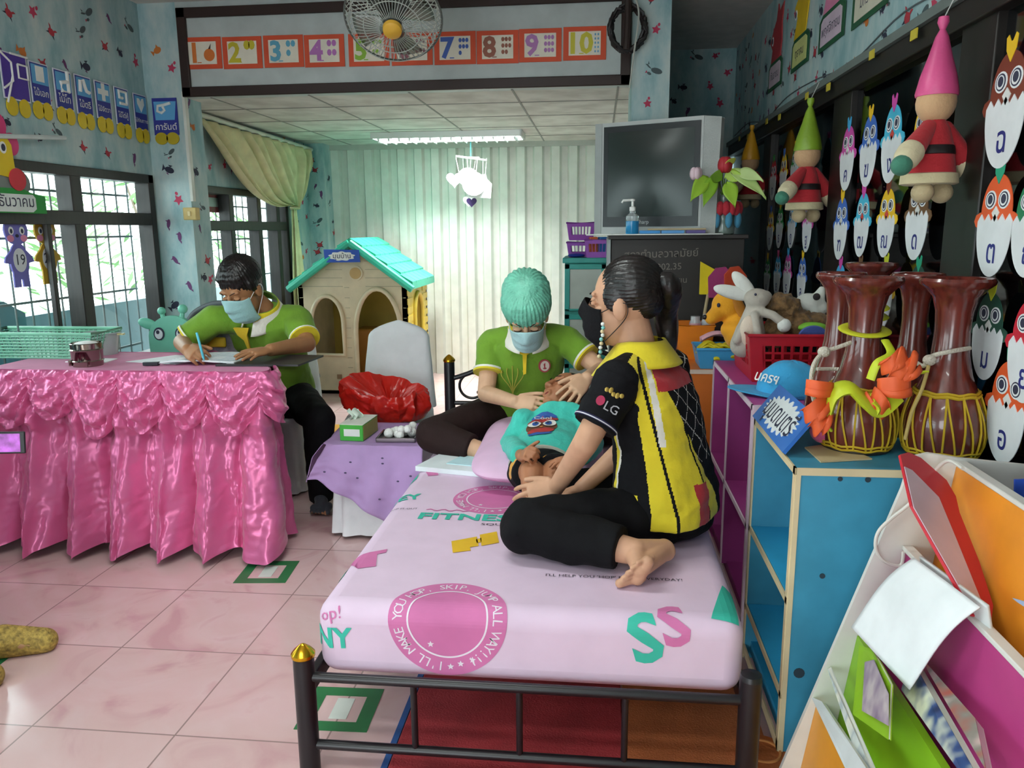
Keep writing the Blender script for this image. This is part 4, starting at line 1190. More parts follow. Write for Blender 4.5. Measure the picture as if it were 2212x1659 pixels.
def surf(x, v):
    """v<0 runs down the foot face, v>0 along the top"""
    arc = RB * math.pi / 2
    if v < -arc / 2: return V((x, BF, BZ - RB - (-arc / 2 - v))), V((0, -1, 0))
    if v > arc / 2: return V((x, BF + RB + (v - arc / 2), BZ)), V((0, 0, 1))
    a = (v + arc / 2) / RB; n = V((0, -math.cos(a), math.sin(a)))
    return V((x, BF + RB, BZ - RB)) + n * RB, n


def surf2(x, v):
    """the same, wrapped round the rounded long edges"""
    p, n = surf(min(max(x, BX0 + RB), BX1 - RB), v); d = max(BX0 + RB - x, x - (BX1 - RB), 0); s = -1 if x < 0 else 1
    if d <= 0: return p, n
    a = min(d / RB, math.pi / 2); ex = max(0, d - RB * math.pi / 2)
    return p + V((s, 0, 0)) * RB * math.sin(a) - n * (RB * (1 - math.cos(a)) + ex), (n * math.cos(a) + V((s, 0, 0)) * math.sin(a))


def uv(px, py):
    p = at(px, py, z=BZ)
    if p.y >= BF + RB: return p.x, p.y - BF - RB + RB * math.pi / 4
    p = at(px, py, y=BF); return p.x, -(BZ - RB - p.z) - RB * math.pi / 4


def decal(mb, polys, mi, off):
    bm = bmesh.new()
    for p in polys:
        n = len(p); ar = sum(p[i][0] * p[(i + 1) % n][1] - p[(i + 1) % n][0] * p[i][1] for i in range(n))
        bm.faces.new([bm.verts.new((a, b, 0)) for a, b in (p if ar > 0 else p[::-1])])
    bmesh.ops.triangulate(bm, faces=bm.faces[:])
    for v in [-.05 + .008 * k for k in range(13)] + [-.2, -.15, -.1, .1, .2, .3, .4, .6, .8]:
        bmesh.ops.bisect_plane(bm, geom=bm.verts[:] + bm.edges[:] + bm.faces[:], plane_co=(0, v, 0), plane_no=(0, 1, 0))
    for x, n_ in [(BX0 + RB - .015 * k, 1) for k in range(9)] + [(BX1 - RB + .015 * k, 1) for k in range(9)]:
        bmesh.ops.bisect_plane(bm, geom=bm.verts[:] + bm.edges[:] + bm.faces[:], plane_co=(x, 0, 0), plane_no=(n_, 0, 0), clear_outer=False)
    bm.verts.ensure_lookup_table(); o = len(mb.v)
    for i, v in enumerate(bm.verts):
        v.index = i; p, n = surf2(v.co.x, v.co.y); mb.v.append(p + n * off)
    for f in bm.faces: mb.f.append(tuple(o + v.index for v in f.verts)); mb.m.append(mi)
    bm.free()


def dtext(mb, s, size, x, v, mi, off=.0022, rot=0.0, sy=1.0, bold=.0):
    vs_, fs = text_geo(s, size, bold); c_, s_ = math.cos(rot), math.sin(rot)
    decal(mb, [[(x + vs_[i].x * c_ - vs_[i].y * sy * s_, v + vs_[i].x * s_ + vs_[i].y * sy * c_) for i in f] for f in fs], mi, off)


t = thing('mattress', 'mattress in a lilac sheet printed with pink discs and teal letters on the bed', 'mattress', (-.17, 2.7, .26))
M_SHEET = mat('lilac_sheet', 'dfc6dd', .75, var=.03, bump=.25, bscale=9)
b = MB().span((BX0, BF, BZ - .2), (BX1, BH, BZ))
mo = b.build('mattress_body', M_SHEET, t, bevel=RB, segs=6)
PK, TL, YW, WH, BK = P('d072a8', .7), P('35b9a3', .7), P('e3b51d', .7), P('e9dfea', .7), P('3c3442', .7)
pr = MB()
def ring(cx, cy, r0, r1, n=72): return [[(cx + r * math.cos(2 * math.pi * q / n), cy + r * math.sin(2 * math.pi * q / n)) for r, q in ((r1, i), (r1, i + 1), (r0, i + 1), (r0, i))] for i in range(n)]
for cx, cv, rad in ((-.36, uv(965, 1310)[1] - .035, .15), (-.345, .80, .145)):
    decal(pr, [ov(cx, cv, rad, rad, 72)], 0, .0012); decal(pr, ring(cx, cv, rad * .655, rad * .685), 3, .002)
    T = "I'LL MAKE YOU HOP, SKIP, JUMP ALL WAY!!!"
    for i, ch in enumerate(T):
        if ch == ' ': continue
        a = R(262 - 322 * i / (len(T) - 1)); dtext(pr, ch, rad * .235, cx + rad * .835 * math.cos(a), cv + rad * .835 * math.sin(a), 3, .002, a - math.pi / 2, 1.0, .0)
    for sx, sy in ((-.28, -.45), (.22, -.78), (.05, -.84), (.42, -.7)):
        decal(pr, [[(cx + rad * (sx + .06 * (1 if k % 2 == 0 else .45) * math.cos(R(90 + 36 * k))), cv + rad * (sy + .06 * (1 if k % 2 == 0 else .45) * math.sin(R(90 + 36 * k)))) for k in range(10)]], 3, .0022)
def poly(pts, mi, off=.0016): decal(pr, [[uv(*p) for p in pts]], mi, off)
for (px, py), mi, s in (((1395, 1385), 1, .17), ((1458, 1355), 0, .15)):
    x, v = uv(px, py); dtext(pr, 'S', s, x, v, mi, .002, .28, 1.0, .03)
poly([(1560, 1262), (1590, 1270), (1606, 1330), (1603, 1352), (1540, 1340)], 1)
poly([(975, 1170), (1030, 1160), (1034, 1180), (1015, 1183), (1017, 1190), (978, 1195)], 2); poly([(1036, 1156), (1073, 1149), (1078, 1173), (1040, 1180)], 2); poly([(1028, 1166), (1040, 1163), (1040, 1172), (1030, 1174)], 2)
poly([(752, 1202), (837, 1187), (834, 1194), (815, 1198), (812, 1224), (772, 1229), (776, 1205), (752, 1209)], 0)
poly([(729, 1215), (745, 1205), (741, 1236), (720, 1240)], 1); poly([(888, 1030), (905, 1020), (900, 1033), (875, 1043)], 1); poly([(920, 1020), (945, 1018), (947, 1027), (925, 1029)], 0)
dtext(pr, 'FITNESS', .10, -.40, .615, 1, rot=0, sy=.75, bold=.03); decal(pr, [[(-.56 + .38 * k / 30, .672 + .008 * math.sin(k * 1.7)) for k in range(31)] + [(-.56 + .38 * k / 30, .679 + .008 * math.sin(k * 1.7)) for k in range(30, -1, -1)]], 0, .0016)
dtext(pr, 'SQUAD', .035, -.30, .56, 4, sy=.7)
dtext(pr, "I'LL HELP YOU 'HOP' MORE EVERYDAY!", .021, *uv(1325, 1249), 4)
dtext(pr, 'HEY', .075, *uv(866, 1076), 1, rot=.25, bold=.03); dtext(pr, 'HOP IT OUT', .018, *uv(870, 1100), 4, rot=.1)
dtext(pr, 'NY', .075, *uv(716, 1380), 1, rot=.05, bold=.03); dtext(pr, 'op!', .045, *uv(712, 1328), 0, rot=.2)
pr.build('print', [PK, TL, YW, WH, BK], t, smooth=False)
# white pad and pillow on the bed
page([(-.695, 2.86), (-.32, 2.78), (-.30, 3.0), (-.62, 3.08)], BZ + .001, BZ + .02, 'towel_pad', 'white folded pad with a pale blue face in front of the crossed trouser leg', 'pad', P('e3ecef', .8))
page([(-.58, 2.90), (-.40, 2.86), (-.37, 2.99), (-.53, 3.03)], BZ + .02, BZ + .023, 'blue_pad', 'pale blue sheet lying on the white folded pad', 'pad', P('bfe3ea', .8))


def pil(u, v):
    a = 2 * math.pi * u; e = lambda q, p: math.copysign(abs(q) ** p, q); ph = -math.pi / 2 + math.pi * v
    x = .245 * e(math.cos(a), .45) * math.cos(ph) ** .55; y = .40 * e(math.sin(a), .45) * math.cos(ph) ** .55
    k = 1 - .0 * abs(x)
    return V((-.215 + x, 2.985 + y, BZ + .068 + .064 * math.sin(ph) * (1 - (abs(x) / .29) ** 3 * .6) * (1 - (abs(y) / .43) ** 4 * .5) + .05 * max(0, y)))


t = thing('pillow', 'lilac pillow under the lying child', 'pillow', (-.19, 3.0, BZ))
MB().grid(pil, 60, 24, closed=True).build('pillow_body', mat('pillow_cotton', 'dfb7d6', .8, var=.04, bump=.2, bscale=14), t)

# ---------------------------------------------------------------- floor markings and mats
GRN = P('2d7a48', .4)
for c, ang, s, lab in (((-1.34, 2.89), .1, .105, 'green square floor sticker with a pale centre near the table skirting'), ((-.735, 2.005), .03, .105, 'green square floor sticker seen between the bed rails'), ((-2.02, 2.12), .05, .1, 'green floor sticker by the woven shoe')):
    M = Matrix.Translation((c[0], c[1], 0)) @ Matrix.Rotation(ang, 4, 'Z')
    t = thing('floor_sticker', lab, 'sticker', (c[0], c[1], 0), group='green floor stickers'); b = MB()
    for lo, hi in (((-s, -s), (s, -s * .6)), ((-s, s * .6), (s, s)), ((-s, -s * .6), (-s * .6, s * .6)), ((s * .6, -s * .6), (s, s * .6))): b.span((*lo, .0004), (*hi, .0016), 0, M)
    b.build('square', GRN, t, smooth=False); MB().span((-.022, -.05, .0004), (.03, .05, .0016), 0, M).build('centre_patch', P('dfe6dd', .4), t, smooth=False)
def mat_tile(x0, y0, x1, y1, col, lab, z=.012):
    t = MB().span((x0, y0, .001), (x1, y1, z)); return tag(t.build('foam_mat', mat('foam_' + col, col, .7, var=.12, bump=.3, bscale=200), bevel=.003), lab, 'mat', 'foam mats on the floor')
mat_tile(-.525, 1.35, .085, 2.9, 'a8343a', 'red foam mat under the bed'); mat_tile(.09, 1.35, .47, 2.9, 'b9693a', 'rust orange foam mat under the bed beside the shelves')
tag(MB().span((-.545, 1.5, .001), (-.528, 2.9, .009)).build('floor_tape', P('2f5f9f', .5)), 'blue tape strip along the red foam mat', 'tape')
mat_tile(-1.9, 4.45, -1.3, 5.3, 'e0a23c', 'orange foam mat on the floor behind the covered chairs'); mat_tile(-1.28, 4.2, -.76, 4.75, 'e3c83c', 'yellow foam mat behind the red bag chair')
mat_tile(-.6, 4.85, .0, 5.45, 'd9808a', 'coral foam mat behind the bed headboard'); mat_tile(-.72, 4.2, -.3, 4.8, '6f9fc4', 'blue foam mat behind the bed headboard')
mat_tile(-1.5, 3.9, -1.2, 4.15, 'e8d84a', 'small yellow foam mat by the stool', .006)
c = V((.45, 1.9, 0)); M = Matrix.Translation(c)
t = thing('round_mat', 'small orange round mat on the floor by the blue shelf', 'mat', c)
MB().disc((0, 0), .07, .07, .001, .02, 0, M, 32).build('mat_body', P('b5632f', .8, bump=.5), t, bevel=.006); MB().tube([M @ V((.045 * math.cos(a), .045 * math.sin(a), .021)) for a in np.linspace(0, 6.28, 30)], .004, 6, closed=True).build('ring', P('d08a4a', .8), t)
# ---------------------------------------------------------------- shelves along the right wall
def shelf_unit(lab, x0, x1, y0, y1, zt, skin, inner, edge, zs, div=(), panel=.018):
    t = thing('shelf_unit', lab, 'shelf', ((x0 + x1) / 2, (y0 + y1) / 2, 0), group='low open shelves along the right wall')
    p = panel
    MB().span((x0, y0, 0), (x1, y0 + p, zt - p)).build('side_panel', skin, t, bevel=.0015); MB().span((x0, y1 - p, 0), (x1, y1, zt - p)).build('side_panel', skin, t, bevel=.0015)
    MB().span((x0, y0, zt - p), (x1, y1, zt)).build('top_panel', skin, t, bevel=.0015)
    MB().span((x1 - .008, y0 + p, .05), (x1, y1 - p, zt - p)).build('back_panel', inner, t, smooth=False)
    for z in zs: MB().span((x0 + .004, y0 + p, z - p), (x1 - .008, y1 - p, z)).build('shelf', inner, t, bevel=.001)
    MB().span((x0 + .02, y0 + p, .02), (x1 - .008, y1 - p, .06)).build('shelf', inner, t, bevel=.001)
    for y in div: MB().span((x0 + .002, y - p / 2, .05), (x1 - .008, y + p / 2, zt - p)).build('divider', inner, t, bevel=.001)
    e = MB()
    for lo, hi in [((y0, 0), (y0 + p, zt)), ((y1 - p, 0), (y1, zt)), ((y0, zt - p), (y1, zt)), ((y0, .02), (y1, .05))] + [((y0, z - p), (y1, z)) for z in zs] + [((y - p / 2, .05), (y + p / 2, zt)) for y in div]: e.span((x0 - .003, lo[0], lo[1]), (x0 + .002, hi[0], hi[1]))
    e.span((x0 + .0021, y0 - .003, zt - p), (x1, y0 + .001, zt + .0008)); e.span((x0, y0 - .003, 0), (x0 + .012, y0 + .001, zt - p))
    e.build('edge_band', edge, t, smooth=False)
    return t


su = shelf_unit('blue open shelf with cream edges, nearest to the camera', .49, .965, 1.905, 2.42, .80, mat('blue_shelf_skin', '3e97b8', .5, var=.12, vscale=6), P('2fa5d6', .5), P('dccaa2', .6), (.455, .19))
h = MB()
for x, z, r in ((.595, .775, .006), (.66, .775, .007), (.57, .52, .007), (.53, .25, .014)): h.prism(ov(x, z, r, r), 0, .0015, 0, frame((0, 1.9045, 0), (1, 0, 0), (0, 0, 1)))
h.build('screw_hole', P('2a3d48', .6), su, smooth=False)
shelf_unit('magenta open shelf with pale edges behind the seated woman', .51, .965, 2.56, 3.45, .81, P('b0468f', .5), P('96347a', .5), P('e2cbd8', .55), (.40,), (3.04,))
su3 = shelf_unit('orange open shelf with pale edges by the black cabinet', .40, .965, 3.49, 3.975, .76, P('d9752a', .5), P('cf6a24', .5), P('e6d2c0', .55), (.33,), ())
o = MB().span((.53, 3.54, .332), (.9, 3.9, .43)).build('storage_bin', P('6fcf4a', .5), bevel=.01); tag(o, 'green bin inside the orange shelf', 'bin')
o = MB().span((.55, 2.62, .402), (.75, 2.8, .46)).build('paper_stack', M_PAP, bevel=.002); tag(o, 'white papers lying inside the magenta shelf', 'papers')

# black cabinet and television
t = thing('black_cabinet', 'tall black cabinet with grey lettering under the television', 'cabinet', (.39, 4.2, 0))
M_CAB = mat('charcoal_board', '2b2826', .5, var=.08)
MB().span((.065, 4.0, 0), (.715, 4.40, 1.325)).build('body', M_CAB, t, bevel=.003)
MB().span((.05, 3.985, 1.325), (.73, 4.42, 1.345)).build('top', P('3a3634', .45), t, bevel=.003)
MB().span((.045, 3.99, 1.0), (.062, 4.39, 1.33)).build('edge_strip', P('9aa2a2', .4), t)
GREYI = P('77726a', .7)
for s, z, sz, px in (('สภาตำบลวาลมัยย์', None, .052, (1428, 549)), ('004.002.35', None, .046, (1428, 577)), ('ทะเบียน', None, .04, (1458, 606))):
    c = at(*px, y=3.9992); MB().text(s, sz, frame(c, (1, 0, .03), (0, 0, 1)), 0, .0004, .004).build('lettering', GREYI, t, smooth=False)
a, b = at(1284, 500, y=4.24), at(1512, 495, y=4.0); a.z = b.z = 1.352
ux = (b - a).normalized(); W = (b - a).length; M = frame(a, ux, (0, 0, 1)); Hh = .555
t = thing('television', 'grey tube television with a dark screen on the black cabinet', 'television', (a + b) / 2)
MB().prism([(0, 0), (W, 0), (W, Hh), (.02, Hh), (.0, Hh - .02)], -.06, 0, 0, M).build('bezel', P('b4b9b7', .35), t, bevel=.008)
MB().prism([(.05, .035), (W - .012, .035), (W - .012, Hh - .02), (.05, Hh - .02)], 0, .006, 0, M).build('screen_surround', P('1c1f22', .3), t, bevel=.003)
def scr(u, v): x, y = .075 + (W - .115) * u, .085 + (Hh - .135) * v; return M @ V((x, y, .007 + .018 * math.sin(math.pi * u) * math.sin(math.pi * v)))
MB().grid(scr, 20, 16).build('screen', mat('dead_screen', '27322f', .22, var=0), t)
MB().prism([(W, 0), (W + .075, -.0), (W + .085, Hh * .98), (W, Hh)], -.05, -.002, 0, M).build('speaker_grille', P('a7aba8', .6, bump=.3, bscale=400), t, bevel=.006)
MB().prism([(0, 0), (.038, 0), (.038, Hh), (.0, Hh)], 0, .003, 0, M).build('speaker_grille', P('9fa6a4', .6), t, smooth=False)
k = MB(); q = [(.03, .03), (W + .04, .03), (W + .04, Hh - .03), (.03, Hh - .03)]; r = [(.18, .05), (W - .1, .05), (W - .1, Hh - .12), (.18, Hh - .12)]
k.add([(x, y, -.06) for x, y in q] + [(x, y, -.37) for x, y in r], [(3, 2, 1, 0), (4, 5, 6, 7), (0, 1, 5, 4), (1, 2, 6, 5), (2, 3, 7, 6), (3, 0, 4, 7)][1:], 0, M); k.build('rear_housing', P('202224', .5), t)
MB().text('Sharp', .028, M @ Matrix.Translation((W * .48, .058, 0)), 0, .0068, .003).build('maker_name', P('b9bdbd', .4), t, smooth=False)
M2 = frame(at(1405, 499, y=3.99), (1, 0, 0), (0, 0, 1)); zt = 1.345
o = MB().span((-.06, 3.93, 1.3455), (.60, 3.985, 1.352)).build('white_board', P('dfe3df', .4), bevel=.002); tag(o, 'narrow white board along the front edge under the television', 'board')
c = V((.165, 3.955, 1.3525)); t = thing('sanitizer_bottle', 'pump bottle of blue sanitizer standing before the television screen', 'bottle', c); M = Matrix.Translation(c)
MB().lathe([(.03, 0), (.032, .004), (.032, .06), (.03, .062)], 20, 0, M).build('liquid', mat('blue_gel', '2f9fdc', .15, trans=.3), t)
MB().lathe([(.03, .06), (.032, .064), (.031, .085), (.014, .1), (.014, .108)], 20, 0, M).build('bottle_wall', mat('clear_plastic', 'dfe9ea', .08, trans=.7), t)
MB().lathe([(.013, .108), (.015, .11), (.015, .128), (.006, .132), (.006, .155), (.012, .157), (.012, .166), (0, .168)], 16, 0, M).tube([c + V((0, 0, .162)), c + V((-.045, -.004, .16)), c + V((-.052, -.004, .148))], .006, 8).build('pump', P('eceeea', .4), t)
for i, (x, col, w) in enumerate(((.25, '3b8fd0', .1), (.36, '5f9fd8', .11), (.47, '6a5f9a', .09))):
    o = MB().box((x, 3.955, 1.3605), (w, .04, .015), rz=.05 * i).build('crayon_box', P(col, .5), bevel=.002); tag(o, ['blue', 'pale blue', 'violet'][i] + ' crayon box lying before the television', 'box', 'boxes before the television')
o = MB().tube([(.24, 3.945, 1.3725), (.52, 3.96, 1.3725)], .0045, 8).build('striped_stick', P('c9b48a', .5)); tag(o, 'thin striped stick lying across the crayon boxes', 'stick')

# potted plant in a glass with a red crochet collar
c = V((.615, 4.05, 1.3455)); t = thing('potted_plant', 'leafy plant in a glass vase with a red crocheted collar beside the television', 'plant', c); M = Matrix.Translation(c)
MB().lathe([(.05, 0), (.055, .005), (.06, .08), (.045, .13), (.04, .17), (.043, .19)], 24, 0, M).build('vase', mat('green_glass', '9fb5ab', .1, trans=.6), t)
cl = MB()
for k in range(16): a = 2 * math.pi * k / 16; cl.ell(c + V((.072 * math.cos(a), .072 * math.sin(a), .125)), (.022, .022, .035), 0, None, 10, 8)
cl.build('crochet_collar', cloth('c02a3a'), t)
cb = MB()
for k in range(8): a = 2 * math.pi * k / 8 + .2; cb.ell(c + V((.075 * math.cos(a), .075 * math.sin(a), .07)), (.018, .018, .04), 0, None, 10, 8)
cb.build('blue_petal', cloth('4a93b5'), t)
rnd = random.Random(11)
def leaf(base, d, L, w, col, nm='leaf'):
    d = V(d).normalized(); s_ = (d.cross(V((0, -1, .25)))).normalized()
    def fn(u, v): ww = w * math.sin(math.pi * min(1, v ** .75)) ; return V(base) + d * L * v + s_ * (u - .5) * 2 * ww + V((0, 0, -.35 * L * v * v + .06 * L * abs(u - .5) * 2))
    MB().grid(fn, 6, 10).build(nm, P(col, .4), t, solid=.0015)
for (px, py), tip, col, w in (((1530, 385), (1500, 410), '9cc63a', .033), ((1545, 385), (1525, 420), '86b52f', .03), ((1565, 385), (1600, 372), 'a9cc4a', .03), ((1570, 395), (1585, 425), '9cc63a', .032), ((1575, 372), (1640, 395), 'b4cf7a', .028), ((1580, 360), (1575, 340), 'd2d65a', .026), ((1590, 378), (1638, 372), 'b9d08a', .026), ((1560, 390), (1540, 372), '7fae35', .03)):
    p, q = at(px, py, y=3.93), at(*tip, y=3.90 + rnd.uniform(-.05, .02)); leaf(p, q - p, (q - p).length * 1.25, w * 1.15, col)
st = MB()
for px, py in ((1530, 385), (1545, 385), (1565, 385), (1575, 372), (1590, 378), (1556, 362)): st.tube(spline([c + V((0, 0, .17)), lerp(c + V((0, 0, .17)), at(px, py, y=3.93), .6) + V((0, 0, .02)), at(px, py, y=3.93)]), .003, 5)
st.build('stem', P('6f9a3a', .5), t)
for px, py, col, r in ((1566, 356, 'b3222f', .038), (1503, 375, 'e2c6cf', .03)):
    p = at(px, py, y=3.93); b = MB()
    for k in range(5): a = 2 * math.pi * k / 5; b.ell(p + V((.013 * math.cos(a), .013 * math.sin(a), 0)), (r * .6, r * .6, r), 0, None, 12, 8)
    b.build('paper_flower', P(col, .6), t)

# teal drawer cabinet and purple baskets
t = thing('drawer_cabinet', 'teal drawer cabinet with pale drawers left of the black cabinet', 'cabinet', (-.05, 4.75, 0))
M_TL2 = P('2f9a90', .45); x0, x1, y0, y1, zt = -.19, .05, 4.56, 4.95, 1.215
MB().span((x0, y0 + .02, 0), (x1, y1, zt - .02)).build('body', P('2a8a82', .5), t)
MB().span((x0 - .012, y0 - .01, zt - .03), (x1 + .01, y1, zt)).build('top', M_TL2, t, bevel=.004)
for k in range(4):
    z1 = zt - .035 - k * .29; z0 = z1 - .27; f = MB()
    for lo, hi in (((x0, z0), (x0 + .03, z1)), ((x1 - .03, z0), (x1, z1)), ((x0, z1 - .03), (x1, z1)), ((x0, z0), (x1, z0 + .012))): f.span((lo[0], y0, lo[1]), (hi[0], y0 + .02, hi[1]))
    d = f.build('drawer', M_TL2, t, bevel=.003); MB().span((x0 + .03, y0 + .006, z0 + .012), (x1 - .03, y0 + .018, z1 - .03)).build('drawer_face', P('b6bdb4', .5), d); MB().span((-.1, y0 - .012, z0 + .03), (-.04, y0 + .004, z0 + .05)).build('handle', P('d5d8d0', .5), d)


def basket(nm, lab, cat, c, w, d, h, col, holes=8, rz=0.0, taper=.84, group=None, rows=1, slots=True):
    """moulded plastic basket: walls with slots, rim, base"""
    t = thing(nm, lab, cat, c, rz, group); M = Matrix.Translation(c) @ Matrix.Rotation(rz, 4, 'Z'); b = MB(); m = P(col, .35)
    def wall(A, B, n):
        A0, B0 = V((A[0] * taper, A[1] * taper, .004)), V((B[0] * taper, B[1] * taper, .004)); A1, B1 = V((A[0], A[1], h)), V((B[0], B[1], h))
        q = lambda u, v: lerp(lerp(A0, B0, u), lerp(A1, B1, u), v)
        nrm = (B0 - A0).cross(A1 - A0).normalized() * .0025
        def panel(u0, u1, v0, v1):
            p = [q(u0, v0), q(u1, v0), q(u1, v1), q(u0, v1)]
            b.add([x - nrm for x in p] + [x + nrm for x in p], [(3, 2, 1, 0), (4, 5, 6, 7), (0, 1, 5, 4), (1, 2, 6, 5), (2, 3, 7, 6), (3, 0, 4, 7)], 0, M)
        if not slots: panel(0, 1, 0, 1); return
        panel(0, 1, 0, .3); panel(0, 1, .78, 1); panel(0, .12, .3, .78); panel(.88, 1, .3, .78)
        for r in range(rows): 
            if rows > 1 and r: panel(.12, .88, .3 + .48 * r / rows - .02, .3 + .48 * r / rows + .02)
        for k in range(n + 1): u = .12 + .76 * k / n; panel(u - .012, u + .012, .3, .78)
    P4 = [(-w, -d), (w, -d), (w, d), (-w, d)]
    for i in range(4): wall(P4[i], P4[(i + 1) % 4], holes if i % 2 == 0 else max(4, int(holes * d / w)))
    b.build('basket_wall', m, t, smooth=False)
    MB().tube([M @ V((x * 1.02, y * 1.02, h)) for x, y in P4], .006, 8, closed=True).build('rim', m, t)
    MB().span((-w * taper, -d * taper, 0), (w * taper, d * taper, .005), 0, M).build('base', m, t)
    return t


G = 'purple baskets on the drawer cabinet'
basket('plastic_basket', 'purple basket at the bottom of the stack on the teal cabinet', 'basket', V((-.105, 4.72, 1.2155)), .075, .09, .085, '8c4aa8', 5, group=G)
basket('plastic_basket', 'purple basket with white slots on top of the stack on the teal cabinet', 'basket', V((-.10, 4.72, 1.312)), .08, .095, .10, '8a3fa0', 6, group=G)
basket('plastic_basket', 'light purple basket standing beside the stacked pair on the teal cabinet', 'basket', V((-.005, 4.625, 1.2155)), .07, .075, .10, '9a55b5', 5, group=G)
for x, y, col, lab in ((-.03, 4.63, 'd9683a', 'orange block inside the light purple basket'), (.025, 4.62, '2f6fb0', 'blue block inside the light purple basket')):
    tag(MB().box((x, y, 1.278), (.045, .06, .108), rz=.2).build('toy_block', P(col, .5), bevel=.004), lab, 'block', 'toy blocks in the purple basket')
tag(MB().ell((-.125, 4.60, 1.228), (.05, .035, .012)).build('blue_dish', P('20308a', .4)), 'small dark blue dish before the stacked purple baskets', 'dish')

# ---------------------------------------------------------------- toys and baskets on the shelves
t = basket('plastic_basket', 'large red basket of plush toys on the magenta shelf', 'basket', V((.765, 3.14, .8105)), .205, .20, .178, 'b81e2c', 9, rows=3, taper=.9)
basket('plastic_basket', 'orange basket of bottles at the far end of the shelves', 'basket', V((.465, 3.85, .7605)), .085, .10, .165, 'ea8420', 7, slots=False)
basket('plastic_basket', 'sky blue tray of yellow ribbons on the orange shelf', 'basket', V((.56, 3.60, .7605)), .115, .10, .09, '4aa8e0', 8, slots=False, taper=.85)
rb = MB(); rnd = random.Random(9)
for k in range(16):
    p = V((.56 + rnd.uniform(-.06, .06), 3.59 + rnd.uniform(-.04, .04), .815 + rnd.uniform(0, .04))); a = rnd.uniform(0, 3.1)
    rb.tube(spline([p + V((-.055 * math.cos(a), -.055 * math.sin(a), -.015)), p + V((0, 0, .022)), p + V((.055 * math.cos(a), .055 * math.sin(a), -.012))]), .014, 8, flat=.5)
tag(rb.build('ribbon_heap', P('dcc81e', .5)), 'heap of yellow ribbons in the sky blue tray', 'ribbons')['kind'] = 'stuff'
def pk(u, v): return V((.48 + .15 * u, 3.65 + .07 * v, .868 + .03 * math.sin(3 * u) + .012 * math.sin(7 * v)))
tag(MB().grid(pk, 12, 8).build('pink_cloth_scrap', cloth('e3a9b4'), solid=.004), 'pink cloth scrap over the back of the sky blue tray', 'cloth')
for i, (px, py, col, r, h, lab) in enumerate(((1510, 690, 'd9a3b0', .028, .13, 'clear bottle with a pink label in the orange basket'), (1535, 680, 'c5cbd2', .024, .14, 'clear bottle with a pale label in the orange basket'))):
    c = at(px - 8, py, y=3.85); c.z = .80; t = thing('toy_bottle', lab, 'bottle', c, group='bottles in the orange basket'); M = Matrix.Translation(c)
    MB().lathe([(r, 0), (r, h), (r * .8, h + .01), (r * .8, h + .03), (0, h + .03)], 18, 0, M).build('bottle_wall', mat('bottle_clear', 'dfe3e6', .15, trans=.4), t)
    MB().lathe([(r + .001, h * .45), (r + .001, h * .98)], 18, 0, M).build('bottle_label', P(col, .6), t)
for i, (px, py, col, s, lab) in enumerate(((1530, 596, 'e8d01e', .05, 'yellow pointed felt piece at the back of the orange basket'), (1558, 603, 'a53a72', .06, 'magenta felt piece behind the plush toys'), (1588, 597, 'cf4a28', .05, 'orange red felt piece behind the white ears'))):
    c = at(px, py, y=3.95); c2 = V((c.x, 3.95, c.z)); M = frame(c2, (1, .1 * i, 0), (0, 0, 1))
    t = MB().prism([(-s, -.09), (s, -.09), (s * 1.15, .0), (s * .3, s * 1.0), (-s * .5, s * .9), (-s * 1.1, .01)] if i else [(-.04, -.09), (.04, -.09), (.05, .02), (-.04, .07)], -.008, .008, 0, M)
    tag(t.build('felt_piece', cloth(col), bevel=.004), lab, 'felt piece', 'felt pieces in the orange basket')
c = V((.62, 3.93, .88)); tag(MB().tube([(.5, 3.92, .77), (.55, 3.955, 1.12)], .008, 8).build('felt_stick', P('b5a27a', .6)), 'stick holding the felt pieces up', 'stick')


def Hx(px, py, y): return at(px, py, y=y)


# plain orange yellow plush dog looking left
t = thing('plush_dog', 'orange yellow plush dog in the red basket', 'plush toy', (.66, 3.25, .83))
b = MB(); hd = Hx(1570, 660, 3.28); sn = Hx(1537, 687, 3.24)
b.ell(hd, (.062, .055, .062)).cap(hd + V((-.02, 0, -.02)), sn, .04, .028).cap(hd + V((.03, 0, -.05)), Hx(1600, 720, 3.25), .045, .07).ell(Hx(1575, 712, 3.24), .035)
b.remesh('plush_body', cloth('eaa21c'), t, .006, 5)
MB().ell(sn + V((-.027, -.005, .004)), (.012, .012, .01)).build('nose', P('1b1718', .4), t)
MB().ell(hd + V((-.04, -.046, .006)), (.007, .006, .009)).build('eye', INK, t)
MB().ell(hd + V((.045, -.05, -.005)), (.02, .012, .06), rot=Matrix.Rotation(-.45, 3, 'Y')).build('ear', cloth('b5741c'), t)
# grey cream plush kangaroo with long white ears
t = thing('plush_kangaroo', 'grey and cream long eared plush animal upright in the red basket', 'plush toy', (.72, 3.08, .83))
b = MB(); y = 3.08
b.ell(Hx(1635, 645, y), (.05, .045, .04)).cap(Hx(1640, 645, y), Hx(1655, 640, y), .033, .022).cap(Hx(1628, 665, y), Hx(1620, 720, y), .03, .058).cap(Hx(1618, 715, y), Hx(1605, 745, y), .05, .05)
b.chain([Hx(1635, 672, y - .02), Hx(1668, 680, y - .05), Hx(1692, 698, y - .06)], [.02, .017, .018]).chain([Hx(1630, 680, y - .05), Hx(1640, 735, y - .07)], [.016, .016]).chain([Hx(1610, 700, y - .03), Hx(1592, 735, y - .04)], [.018, .018])
b.remesh('plush_body', cloth('b3aca0'), t, .006, 5, pick=None)
MB().ell(Hx(1694, 703, y - .065), (.026, .02, .026)).build('paw', cloth('d8dcd6'), t)
MB().ell(Hx(1618, 715, y - .045), (.035, .02, .06)).build('belly_patch', cloth('d9c7b4'), t)
